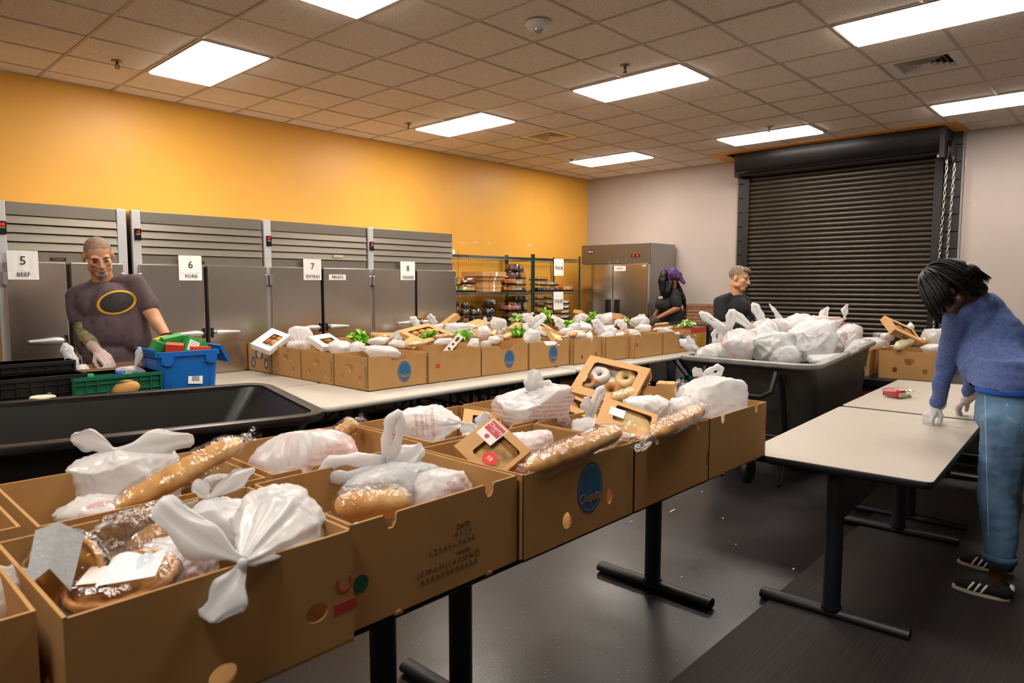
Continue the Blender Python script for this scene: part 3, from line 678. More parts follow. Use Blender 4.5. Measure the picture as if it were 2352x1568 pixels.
M_PLAST = mat('white_blow_moulded_plastic', 'bab4a8', .5, bump=.12, bscale=120, var=.05, vscale=6)
def fold_table(x0, x1, y0, y1, label, m=None, zt=ZT, th=.045, legs=True):
    t = thing('folding_table', label, 'table', ((x0+x1)/2, (y0+y1)/2, 0), group='white folding tables under the far boxes'); hx, hy = (x1-x0)/2, (y1-y0)/2
    MB().loft([rrect(hx-.03, hy-.03, .05, 5, z=zt-th), rrect(hx-.006, hy-.006, .07, 5, z=zt-th+.006), rrect(hx, hy, .075, 5, z=zt-th*.5), rrect(hx-.004, hy-.004, .072, 5, z=zt-.006), rrect(hx-.014, hy-.014, .065, 5, z=zt)]).build('tabletop', m or M_PLAST, t, smooth=True, angle=60)
    if legs:
        for s in (-1, 1):
            x = s*(hx-.32)
            for y in (-hy+.10, hy-.10):
                MB().cyl((x, y, 0), (x, y, zt-th), .017, 10).build('leg', M_BLKMETAL, t, smooth=True)
                MB().cyl((x+s*.12, y, .02), (x+s*.12, y, zt-th), .017, 10).build('leg', M_BLKMETAL, t, smooth=True)
            MB().tube([(x, -hy+.1, .3), (x, hy-.1, .3)], .012, 8).build('cross_bar', M_BLKMETAL, t)
            MB().cyl((x, -hy+.16, .32), (x-s*.55, -hy+.16, zt-th), .011, 8).build('brace', M_BLKMETAL, t)
            MB().cyl((x, hy-.16, .32), (x-s*.55, hy-.16, zt-th), .011, 8).build('brace', M_BLKMETAL, t)
    return t
fold_table(2.42, 5.22, 3.98, 5.00, 'long white folding table under the left half of the far box rows')
fold_table(5.27, 8.02, 3.93, 4.93, 'long white folding table under the right half of the far box rows')
M_TAN = mat('tan_table_plastic', 'a89f91', .5, var=.05, vscale=5)
fold_table(2.30, 5.20, 5.04, 6.24, 'tan table between the far boxes and the refrigerators', M_TAN)
fold_table(5.25, 8.20, 4.97, 6.20, 'hidden table under the back rows of boxes near the shelving', M_TAN)
fold_table(.50, 2.39, 4.36, 4.98, 'tan table under the blue tote and the plastic crates', M_TAN)

# ================================================================== cardboard boxes
M_CARD = mat('corrugated_cardboard', 'b08654', .8, var=.05, vscale=7, bump=.03, bscale=60, spec=.2)
M_BLUE = mat('blue_print', '205c88', .7)
M_REDP = mat('red_print_square', 'b03a32', .7)
M_PRINT = mat('faded_print', '7d6038', .8)
M_DKPRINT = mat('dark_print', '4c4c48', .8)
M_HOLE = mat('green_spot', '1f5a38', .7)
PANELS = {}
def outline(L_, H, bottom=(), top=()):
    P = [(-L_/2, 0)]
    for (x, r) in sorted(bottom): P += [(x-r, 0)]+[(x-r*cos(a), r*sin(a)) for a in (.6, 1.2, pi-1.2, pi-.6)]+[(x+r, 0)]
    P += [(L_/2, 0), (L_/2, H)]
    for (x, kind) in sorted(top, reverse=True):
        if kind == 'u': w_, d_ = .017, .036; P += [(x+w_+.004, H), (x+w_, H-.006), (x+w_*.95, H-d_*.6), (x+w_*.4, H-d_), (x-w_*.4, H-d_), (x-w_*.95, H-d_*.6), (x-w_, H-.006), (x-w_-.004, H)]
        else: w_, d_ = .10, .042; P += [(x+w_+.02, H), (x+w_+.008, H-.006), (x+w_-.02, H-d_*.85), (x+w_-.045, H-d_), (x-w_+.045, H-d_), (x-w_+.02, H-d_*.85), (x-w_-.008, H-.006), (x-w_-.02, H)]
    P.append((-L_/2, H)); return P
def heart(cx, cz, s):
    return [(cx+s*u, cz+s*v) for (u, v) in ((-1, .35), (-.85, .62), (-.4, .72), (.4, .72), (.85, .62), (1, .35), (.75, -.1), (.3, -.6), (0, -.72), (-.3, -.6), (-.75, -.1))][::-1]
def logo(parent, x, y, z, s=1.0, rot=(0, 0, 0)):
    g = MB(); g.lathe([(.068*s, 0), (.068*s, .0008)], 32, Matrix.Rotation(pi/2, 4, 'X') @ Matrix.Scale(1.25, 4, (0, 1, 0)))
    o = g.build('printed_oval', M_BLUE, parent, (x, y, z), rot); o['label'] = 'blue oval fruit brand print'
    r = MB(); n = 28
    for (ra, rb) in ((.061, .059),):
        vs = [(q*s*cos(a), -.0012, 1.25*q*s*sin(a)) for q in (ra, rb) for a in [2*pi*k/n for k in range(n)]]
        r.add(vs, [(k, (k+1) % n, n+(k+1) % n, n+k) for k in range(n)])
    r.build('ring', M_CARD, o)
    text('Chiquita', .0345*s, M_CARD, o, (0, -.0012, -.032*s), scale=(1, 1.35, 1))
    return o
def carton(x0, x1, y0, y1, label, z0=ZT, h=.262, front='plain', end='holes', marks=(), rz=0, group='cardboard banana boxes', name='cardboard_box', back='plain'):
    L_, W_ = round(x1-x0, 3), round(y1-y0, 3); th = .007
    t = thing(name, label, 'box', ((x0+x1)/2, (y0+y1)/2, z0+.001), rz, group)
    def side(kind, wl, nm):
        k = (kind, wl, h)
        if k not in PANELS:
            top = bot = (); holes = []
            if kind == 'notch': top = ((-.17, 'u'), (.17, 'u')); bot = ((-.15, .014), (.17, .014))
            if kind == 'topu': top = ((-.13, 'u'), (.19, 'u'))
            if kind == 'bot': bot = ((-.1, .014), (.15, .014))
            if kind == 'wide': top = ((.02, 'w'),)
            if kind == 'dots': holes = [ellipse2(-.10, .07, .017, .022, 12)[::-1], ellipse2(.14, .085, .017, .022, 12)[::-1]]
            if kind == 'bigdots': holes = [ellipse2(-.02, .05, .03, .022, 14)[::-1], ellipse2(.19, .10, .028, .022, 14)[::-1]]
            if kind == 'chiq': holes = [ellipse2(-.085, .075, .023, .027, 14)[::-1], ellipse2(.145, .10, .017, .027, 14)[::-1]]
            if kind == 'holes': holes = [heart(0, h*.62, .045), ellipse2(-.115, h*.33, .021, .028, 12)[::-1], ellipse2(.13, h*.33, .021, .028, 12)[::-1]]
            if kind == 'ovals': holes = [ellipse2(0, h*.68, .045, .028, 14)[::-1], ellipse2(-.12, h*.33, .02, .026, 12)[::-1], ellipse2(.13, h*.3, .02, .026, 12)[::-1]]
            PANELS[k] = MB().panel(outline(wl, h, bot, top), holes, th).mesh('panel', recalc=True)
        return PANELS[k]
    obj('side_panel', side(front, L_, 'f'), M_CARD, t, (0, -W_/2, 0))
    obj('side_panel', side(back, L_, 'b'), M_CARD, t, (0, W_/2, 0), (0, 0, pi))
    obj('end_panel', side(end, W_-.0002, 'e'), M_CARD, t, (-L_/2, 0, 0), (0, 0, -pi/2))
    obj('end_panel', side('plain', W_-.0002, 'e'), M_CARD, t, (L_/2, 0, 0), (0, 0, pi/2))
    MB().box(-L_/2, L_/2, -W_/2, W_/2, 0, .006).build('bottom', M_CARD, t)
    for m_ in marks:
        k = m_[0]
        if k == 'logo': logo(t, m_[1], -W_/2-.0002, m_[2], m_[3] if len(m_) > 3 else 1)
        if k == 'red': MB().box(-.022, .022, -.0008, 0, -.018, .018).build('red_mark', M_REDP, t, (m_[1], -W_/2, m_[2]))
        if k == 'redv': MB().box(-.008, .008, -.0008, 0, -.03, .03).build('red_mark', M_REDP, t, (m_[1], -W_/2, m_[2]))
        if k == 'code': text('GUATEMALA', .030, M_DKPRINT, t, (-L_/2-.0006, -W_/2+.03, h*.42), (0, -pi/2, pi), name='printed_code')
        if k == 'blueholes':
            for (u, v, rx, rz_) in ((-.115, h*.33, .04, .055), (.13, h*.33, .04, .055)):
                MB().panel(ellipse2(u, v, rx, rz_, 20), [ellipse2(u, v, .022, .029, 12)[::-1]], .0006).build('blue_ring', M_BLUE, t, (-L_/2-.0008, 0, 0), (0, 0, -pi/2))
            MB().panel([(-.075, h*.48), (.075, h*.48), (.075, h*.86), (-.075, h*.86)], [heart(0, h*.62, .047)], .0006).build('blue_square', M_BLUE, t, (-L_/2-.0008, 0, 0), (0, 0, -pi/2))
        if k == 'date':
            g = M_DKPRINT
            for (s, sz, u, v) in (('DATE', .020, .07, .172), ('0 1 2 3', .022, .07, .150), ('1 2 3 4 5 6 7 8 9 0', .022, .03, .125), ('MONTH', .014, .07, .100), ('J F M A M J J A S O N D', .022, .02, .080), ('0 0 0 0 0 0 0 0 0 0 0 0', .022, .02, .056)):
                text(s, sz, mat('faint_stamp', '6b5a3c', .8), t, (u, -W_/2-.0006, v), name='printed_stamp')
        if k == 'green': MB().lathe([(.022, 0), (.022, .0008)], 16, Matrix.Rotation(pi/2, 4, 'X')).build('green_mark', M_HOLE, t, (m_[1], -W_/2, m_[2]))
        if k == 'redc':
            o = text('C', .06, M_REDP, t, (m_[1], -W_/2-.0006, m_[2]), (pi/2, -pi/2, 0), 'red_mark'); MB().box(-.03, .03, -.0008, 0, -.012, .012).build('red_mark', M_REDP, t, (m_[1], -W_/2, m_[2]-.05))
    return t
G_ = 'boxes on the near table'
ZB = ZT+.001
carton(-.29, .265, 1.36, 1.84, 'cardboard box at the left edge of the picture, nearest the camera', front='plain', group=G_)
carton(.285, .852, 1.292, 1.79, 'nearest full cardboard box, with a bag tail hanging over its front', front='bigdots', marks=(('redc', .262, .14),), group=G_, rz=RAD(.6))
carton(.868, 1.436, 1.32, 1.80, 'cardboard box stamped with a date grid, loaf and tall-handled bag inside', front='notch', marks=(('date',), ('green', -.26, .115)), group=G_)
carton(1.450, 2.030, 1.305, 1.785, 'front-row cardboard box with a large blue oval print, holding the cherry pie', front='chiq', marks=(('logo', .035, .155, 1.0),), group=G_)
carton(2.042, 2.598, 1.305, 1.785, 'front-row plain cardboard box right of the blue oval box', front='topu', marks=(('redv', .27, .10),), group=G_)
carton(2.610, 3.180, 1.305, 1.80, 'last front-row cardboard box, by the beige table', front='notch', marks=(('redv', .275, .155),), group=G_)
carton(.37, .925, 1.835, 2.31, 'second-row cardboard box holding the long baguette', front='plain', group=G_)
carton(.955, 1.515, 1.84, 2.32, 'second-row cardboard box with a fan-shaped bag leaning in it', front='notch', group=G_, rz=RAD(-1))
carton(1.535, 2.105, 1.82, 2.30, 'second-row cardboard box with the bag printed in red', front='wide', group=G_)
carton(2.125, 2.68, 1.815, 2.30, 'second-row cardboard box with a big white tied bag', front='topu', group=G_, rz=RAD(-1))
carton(2.70, 3.24, 1.825, 2.30, 'second-row cardboard box at the far end of the near table', front='plain', group=G_)
carton(-.21, .345, 1.87, 2.35, 'second-row cardboard box cut by the left edge', front='plain', group=G_)
# far rows
GF = 'boxes on the far tables'
cx_ = [(3.02, 3.595), (3.61, 4.21), (4.225, 4.84), (4.855, 5.46), (5.48, 5.955), (5.97, 6.41), (6.425, 6.995), (7.01, 7.66)]
fy_ = [4.32, 4.31, 4.31, 4.30, 4.25, 4.20, 4.13, 4.12]
fm = [dict(front='wide', end='holes', marks=(('logo', .06, .125), ('code',))), dict(front='notch', end='plain', marks=(('red', -.20, .14),)), dict(front='wide', end='plain', marks=(('logo', .05, .13),)),
      dict(front='wide', end='plain', marks=(('logo', .05, .13),)), dict(front='dots', end='plain'), dict(front='bot', end='plain'), dict(front='notch', end='plain', marks=(('red', -.25, .15),)), dict(front='wide', end='plain', marks=(('logo', .10, .13),))]
fl_ = ['corner cardboard box of the far rows, its front with a blue oval print', 'far front-row box with a red square on its lower left', 'far front-row blue oval box, third from the left corner', 'far front-row blue oval box above the white table joint',
       'far front-row box with two round holes in its front', 'far front-row plain box right of the two-hole box', 'far front-row box with a red square high on its left edge', 'far front-row blue oval box at the right end, beside the red-banded box']
for k in range(8): carton(cx_[k][0], cx_[k][1], fy_[k], fy_[k]+.47, fl_[k], group=GF, **fm[k])
ends = [('ovals', (('code',),), 'second box from the front along the left end of the far rows'), ('ovals', (('redv', -.27, .2),), 'third box from the front along the left end of the far rows'), ('holes', (('blueholes',), ('code',)), 'rearmost box at the left end of the far rows, blue rings round its holes')]
ord_ = ['second', 'third', 'fourth', 'fifth', 'sixth', 'seventh', 'eighth']; rowy = [4.80, 5.315, 5.835]; rown = ['second row', 'third row', 'back row']
for r in range(3):
    e, mk, lb = ends[r]
    carton(3.02, 3.595, rowy[r], rowy[r]+(.50 if r < 2 else .44), lb, end=e, marks=mk, group=GF, front='plain')
    for k in range(1, 8):
        if r == 2 and k > 6: continue
        yy = rowy[r]+(.0 if k < 4 else -.03 if k < 5 else -.08)
        carton(cx_[k][0], cx_[k][1], yy, yy+(.48 if r < 2 else .40), 'cardboard box in the %s of the far tables, %s from its left end' % (rown[r], ord_[k-1]), end='plain', group=GF, front='wide' if (r+k) % 2 else 'plain')
# ================================================================== carrier bags, bread, greens, bakery boxes
B_WHITE = bagmat('bag_white')
B_RED = bagmat('bag_red_print', printcol='d9776f', tint='e9c9c4', amount=.25)
B_PINK = bagmat('bag_pink_contents', tint='d99a90', amount=.45, printcol='df8a84', pth=.6)
B_GREEN = bagmat('bag_green_contents', tint='6f8f80', amount=.6)
B_GREY = bagmat('bag_grey_contents', tint='8f9aa6', amount=.5)
B_TAN = bagmat('bag_bread_contents', tint='d9a878', amount=.5)
B_THIN = bagmat('bag_thin', tint='e6dccf', amount=.4, see=.25)
def vec(v, dep):
    """camera-aligned offset given in photograph pixels at a depth -> metres"""
    dx, dy, dd = (list(v)+[0])[:3]; return (CR*dx-CU*dy+CF*dd)*(dep/FPX)
def smooth01(x): x = np.clip(x, 0, 1); return x*x*(3-2*x)
def ear_leaf(K, e, W, thick=.22, n=16, m=20, droop=0, seed=0):
    """a flattened, crumpled handle end of a tied bag"""
    b = MB(); L_ = e.length; u = e.normalized(); s = u.cross(CF).normalized(); tq = u.cross(s).normalized(); r = random.Random(seed); rings = []
    ph = r.uniform(0, 6); bend = r.uniform(-.35, .35); blunt = r.uniform(.35, .75); roll = r.uniform(-.5, .5)
    for i in range(n+1):
        t = i/n; w = W*(.24+.76*smooth1(t/.5))*(1-(1-blunt)*smooth1((t-.6)/.4))*(1+.12*sin(t*11+ph)); w *= 1 if t < .97 else .55
        c = K+e*t+Vector((0, 0, -droop*t*t))+s*(bend*L_*.35*sin(t*pi*.9)); s2 = s*cos(roll*t)+tq*sin(roll*t); t2 = tq*cos(roll*t)-s*sin(roll*t)
        rings.append([c+s2*(w*cos(a)*(1+.14*sin(3*a+9*t+ph)))+t2*(w*(thick*sin(a)+.12*sin(4*a+ph+3*t)+.08*sin(7*a+ph*2))) for a in [2*pi*k/m for k in range(m)]])
    return b.loft(rings)
def smooth1(x): x = max(0, min(1, x)); return x*x*(3-2*x)
def ear_loop(K, e, W, rad=.011, n=16, seed=0, droop=0):
    """an open looped carrier-bag handle"""
    b = MB(); u = e.normalized(); s = u.cross(CF).normalized(); L_ = e.length; P = []; r = random.Random(seed); k = r.uniform(-.25, .25)
    for i in range(n+1):
        t = i/n; a = pi*t; lx = sin(a)**.75; P.append(K+u*(L_*lx)+s*(W*cos(a)*(.25+.75*sin(a)))+CF*(W*k*sin(2*a))+Vector((0, 0, -droop*lx*lx)))
    return b.tube(P, [rad*(1+.25*sin(i*1.9+k*9)) for i in range(n+1)], 8, flat=.38, up=tuple(CF))
def bag(label, px, py, z, hw, hh, m, hd=None, knot=(0, -1.15), ears=(), seed=0, res=(52, 36), pleat=.18, dep=None, group=None, sharp=9, name='plastic_bag', neck=1.0, mb_only=False, wr=.022):
    c = atz(px, py, z) if dep is None else atd(px, py, dep); D = (c-Vector((0, 0, CAM_H))).dot(CF); k = D/FPX
    rng = np.random.default_rng(seed+17); n, mm = res; hd = (hd if hd else (hw+hh)/2)
    H3 = np.array([hw*k, hh*k, hd*k]); A3 = np.array([CR, CU, CF])
    kv = Vector((0, 0, 1)) if isinstance(knot, Vector) else vec((knot[0]*hw if abs(knot[0]) < 3 else knot[0], knot[1]*hh if abs(knot[1]) < 3 else knot[1], ((knot[2]*hd if abs(knot[2]) < 3 else knot[2]) if len(knot) > 2 else 0)), D)
    if isinstance(knot, Vector): kv = knot-c
    a = np.array(kv.normalized()); rr = np.array(CR); b_ = rr-a*rr.dot(a)
    if np.linalg.norm(b_) < .2: b_ = np.array(CF)-a*np.array(CF).dot(a)
    b_ /= np.linalg.norm(b_); c_ = np.cross(a, b_)
    th = np.linspace(0, 2*pi, n, endpoint=False); v = np.linspace(0.0, pi, mm)
    v0 = .95*neck
    NP = 16; nk = rng.normal(size=(NP, 3)); nk /= np.linalg.norm(nk, axis=1)[:, None]; nk = np.vstack([nk, np.eye(3), -np.eye(3)]); ck = rng.uniform(.80, 1.04, len(nk)); ck[-6:] = rng.uniform(.93, 1.02, 6)
    def surf(vv, tt):
        d = np.cos(vv)[..., None]*a+np.sin(vv)[..., None]*(np.cos(tt)[..., None]*b_+np.sin(tt)[..., None]*c_)
        q = (d @ A3.T)/H3; E = 1/np.linalg.norm(q, axis=-1); g = q*E[..., None]
        pr = np.maximum(g @ nk.T, 0)/ck; r = (pr**sharp).sum(-1)**(-1.0/sharp)
        return d*(E*r)[..., None]
    V, TH = np.meshgrid(v, th, indexing='ij'); P = surf(np.maximum(V, v0), TH)
    ph = rng.uniform(0, 6, 4); pl = .5*np.sin(9*TH+ph[0])+.35*np.sin(14*TH+ph[1])+.3*np.sin(5*TH+ph[2])
    kl = kv.length; Kn = np.array(kv)
    for i in range(mm):
        if v[i] < v0:
            t = v[i]/v0; base = surf(np.full(n, v0), th); ax = base @ a; rad = base-ax[:, None]*a
            zz = ax+(kl-ax)*(1-t)**1.35; rs = (t**.72)*(1+pleat*1.4*(1-t)**.6*pl[i])+.035
            P[i] = a*zz[:, None]+rad*rs[:, None]
    # pleats running down the body, and crumples
    fall = np.clip(1-(V-v0)/1.3, 0, 1)*(V >= v0)
    P *= (1+pleat*.30*fall*pl+pleat*.10*np.clip(fall*1.4, 0, 1)*np.sin(23*TH+ph[3]))[..., None]
    sc = 1/(max(H3)*.55)
    flat = P.reshape(-1, 3); disp = np.array([noise.noise(Vector(p)*sc+Vector((seed*3.1, 0, 0)))*.9+1.5*(1-abs(noise.noise(Vector(p)*sc*1.9+Vector((0, seed*1.7, 5)))))**6-.6+.8*(1-abs(noise.noise(Vector(p)*sc*4.1+Vector((3, seed*.7, 1)))))**6-.3 for p in flat])
    flat = flat*(1+wr*2.2*disp)[:, None]
    vs = [tuple(p) for p in flat]; fs = []
    for i in range(mm-1):
        for j in range(n): jj = (j+1) % n; fs.append((i*n+j, (i+1)*n+j, (i+1)*n+jj, i*n+jj))
    mb = MB().add(vs, fs)
    mb.sphere(Kn*1.0, tuple([.055*min(hw, hh)*k+.004]*3), 8, 6)
    o = mb.build(name, m, None, c, smooth=True, angle=None)
    tag(o, label, 'bag', group)
    for q, er in enumerate(ears):
        e = (er[1]-c-kv) if isinstance(er[1], Vector) else vec(er[1], D); W = er[2]*k
        if er[0] == 'leaf': h = ear_leaf(kv*.97, e, W, droop=(er[3] if len(er) > 3 else 0)*k, seed=seed*7+q)
        else: h = ear_loop(kv*.97, e, W, rad=max(.007, (er[4] if len(er) > 4 else 7)*k), seed=seed*7+q, droop=(er[3] if len(er) > 3 else 0)*k)
        h.build('handle', m if m not in (B_RED, B_PINK, B_GREEN, B_GREY, B_TAN) else B_WHITE, o, smooth=True, angle=None)
    return o

# ---- bread
def bread_mat(name, c1, c2, c3):
    m = mat(name, c1, .55, bump=.25, bscale=45); nt = m.node_tree; N, L = nt.nodes, nt.links; b = N['Principled BSDF']; tc = N.new('ShaderNodeTexCoord')
    nz = N.new('ShaderNodeTexNoise'); nz.inputs['Scale'].default_value = 11; nz.inputs['Detail'].default_value = 5; L.new(tc.outputs['Object'], nz.inputs[0]); r = N.new('ShaderNodeValToRGB'); L.new(nz.outputs[0], r.inputs[0])
    e = r.color_ramp.elements; e[0].position = .3; e[1].position = .72; e[0].color = (*lin(c2), 1); e[1].color = (*lin(c3), 1); x = e.new(.5); x.color = (*lin(c1), 1); L.new(r.outputs[0], b.inputs['Base Color']); return m
M_BREAD = bread_mat('crusty_bread', 'd09a55', 'b57a38', 'e0b878')
M_BREAD2 = bread_mat('brown_bread', 'bb8444', '96622c', 'd3a768')
F_CLEAR = film('clear_film', base=.03, edge=.28, bump=.5, bscale=28)
F_CLEAR2 = film('clear_film_crumpled', base=.07, edge=.45, bump=.9, bscale=38, rough=.12)
F_WINDOW = film('window_film', base=.003, edge=.10, bump=.2, bscale=12, rough=.15)
def loaf(label, p0, p1, r, m=None, sleeve=True, tail=0, seed=0, name='bread_loaf', cuts=5, flat=.8, sl=1.25, tail2=0, group=None):
    """loaf from p0 to p1 (world), lying along that line"""
    p0, p1 = Vector(p0), Vector(p1); ax = (p1-p0); L_ = ax.length; u = ax.normalized(); up = Vector((0, 0, 1)); s = u.cross(up).normalized(); tq = s.cross(u)
    c = (p0+p1)/2; b = MB(); n = 40; mq = 18; rings = []; r_ = random.Random(seed)
    for i in range(n+1):
        t = i/n; w = r*(max(0.02, 1-abs(2*t-1)**5.0))**.5*(1+.05*sin(t*13+seed)+.03*sin(t*29+seed*2))
        ctr = u*(L_*(t-.5))+s*(.12*r*sin(t*3.5+seed))
        ring = []
        for k in range(mq):
            a = 2*pi*k/mq; rr = w*(1+.02*noise.noise(Vector((t*18, a*1.4, seed))))
            cut = 0
            if cuts and sin(a) > -.05:
                ph = (t*cuts+cos(a)*.35) % 1.0; cut = -.13*math.exp(-((ph-.5)/.10)**2)+.06*math.exp(-((ph-.68)/.08)**2)
            rr *= 1+cut*max(0, sin(a))
            ring.append(ctr+s*(rr*cos(a))+tq*(rr*flat*sin(a)))
        rings.append(ring)
    b.loft(rings); o = b.build(name, m or M_BREAD, None, c, smooth=True, angle=None); tag(o, label, 'bread', group)
    if sleeve:
        sv = MB(); rings = []; T0, T1 = -.06-tail2, 1.04+tail; n = 34
        for i in range(n+1):
            t = T0+(T1-T0)*i/n
            if t < 1.0 and t > 0: w = r*sl*(max(.15, 1-abs(2*t-1)**6))**.5
            elif t >= 1.0: q = (t-1)/(T1-1); w = r*(.42*(1-q)+.15) if q < .35 else r*(.2+.75*(q-.35))
            else: q = t/T0 if T0 else 0; w = r*(.45+.35*q)
            ctr = u*(L_*(t-.5))+s*(.12*r*sin(t*3.5+seed)); ring = []
            for k in range(22):
                a = 2*pi*k/22; rr = w*(1+.10*sin(7*a+seed+t*4)*(.4 if 0 < t < 1 else 1.6)+.12*noise.noise(Vector((t*22, cos(a)*2, sin(a)*2+seed))))
                ring.append(ctr+s*(rr*cos(a))+tq*(rr*(flat+.05)*sin(a)))
            rings.append(ring)
        sv.loft(rings, False, False).build('plastic_sleeve', F_CLEAR, o, smooth=True, angle=None, recalc=False)
    return o
def wad(label, c, r, m=None, seed=0, name='plastic_wrap', cat='plastic wrap', stretch=(1, 1, 1), group=None, amp=.35, res=(26, 18)):
    """loose crumpled film"""
    b = MB(); b.sphere((0, 0, 0), 1.0, *res); vs = []
    for v in b.v:
        p = Vector(v); f = 1+amp*noise.noise(p*2.1+Vector((seed, 0, 0)))+amp*.5*abs(noise.noise(p*5.3+Vector((0, seed, 0)))); vs.append((p.x*f*r*stretch[0], p.y*f*r*stretch[1], p.z*f*r*stretch[2]))
    b.v = vs; o = b.build(name, m or F_CLEAR2, None, c, smooth=True, angle=None); return tag(o, label, cat, group)

# ---- greens
def leaf_mat(name, a, b_):
    return mat(name, a, .4, col2=b_, vscale=9, bump=.25, bscale=40, detail=4)
M_LEAF = leaf_mat('lettuce_leaf', '6fbe22', 'a8e048'); M_LEAF2 = leaf_mat('pale_leaf', '9acb58', 'd0e498'); M_LEAF3 = leaf_mat('dark_leaf', '5a9e26', '8ccc44')
LEAVES = []
for sd in range(4):
    b = MB(); n = 9; r = random.Random(sd); ph = r.uniform(0, 6)
    vs = []
    for i in range(n+1):
        t = i/n; w = .62*sin(pi*min(1, .12+.88*t)**.8)*(1 if t < .95 else .8)
        for k in range(n+1):
            q = 2*k/n-1; ruf = abs(q)**2*(.20*sin(t*17+ph+q*3)+.10*sin(t*31+ph*2))+(t**3)*.16*sin(q*13+ph)
            vs.append((q*w, .25*t*t-.28*q*q*w+ruf, t*1.0+.06*sin(q*9+ph)*t))
    fs = [(i*(n+1)+k, i*(n+1)+k+1, (i+1)*(n+1)+k+1, (i+1)*(n+1)+k) for i in range(n) for k in range(n)]
    LEAVES.append(MB().add(vs, fs).mesh('leaf', True, False))
BOWL = MB().lathe([(.55, -.5), (.62, -.5), (.88, .1), (.95, .25), (.93, .27)], 28, flute=.015, fk=14, cap1=False).mesh('bowl', True, True, 60)
LID = MB().lathe([(.95, .27), (.90, .45), (.6, .62), (.02, .66)], 28, cap0=False).mesh('lid', True, True, 60)
def lettuce(label, c, r, m=None, tilt=(0, 0), seed=0, bowl=None, nleaf=11, name='lettuce', lid=False, lean=None, group=None):
    t = thing(name, label, 'lettuce' if not bowl else 'salad', c, (tilt[0], tilt[1], seed*1.3), group); rg = random.Random(seed)
    for k in range(nleaf):
        ring = 0 if k < 3 else 1 if k < 7 else 2
        az = k*2.4+seed; el = (.25, .75, 1.15)[ring]+rg.uniform(-.12, .12)
        o = obj('leaf', LEAVES[(k+seed) % 4], m or M_LEAF, t, (0, 0, -.35*r), (0, 0, 0), r*rg.uniform(.95, 1.2)*(1, 1, .95)[ring])
        o.rotation_euler = (Matrix.Rotation(az, 3, 'Z') @ Matrix.Rotation(-el, 3, 'X')).to_euler()
    if bowl: obj('bowl', BOWL, F_WINDOW, t, (0, 0, 0), (0, 0, 0), bowl)
    if bowl and lid: obj('lid', LID, F_WINDOW, t, (0, 0, 0), (0, 0, 0), bowl)
    return t

# ---- kraft and white bakery boxes with a window
M_KRAFT = mat('kraft_paper', 'c99a62', .7, var=.05, vscale=20); M_WCARD = mat('white_carton', 'e6e2dd', .6)
M_DOUGH = bread_mat('fried_dough', 'b87a3c', '8f5524', 'd3a05c'); M_PALE = bread_mat('pale_crust', 'd8bd84', 'c09a58', 'ecdcae'); M_CHOC = bread_mat('chocolate_crumb', '4c3b32', '2c211d', '9a8a7c')
M_GLAZE = mat('white_glaze', 'e6e0da', .4); M_DARKIN = mat('carton_dark_brown', '6b5238', .9)  # dark brown of carton seams and of the base behind die-cut holes
def doughnut(R=.045, r=.022, seed=0):
    b = MB(); n = 24; P = []
    return MB().tube([(R*(1+.06*sin(3*a+seed))*cos(a), R*(1+.06*cos(4*a+seed))*sin(a), 0) for a in [2*pi*k/n for k in range(n)]], [r*(1+.08*sin(5*k+seed)) for k in range(n)], 10, closed=True)
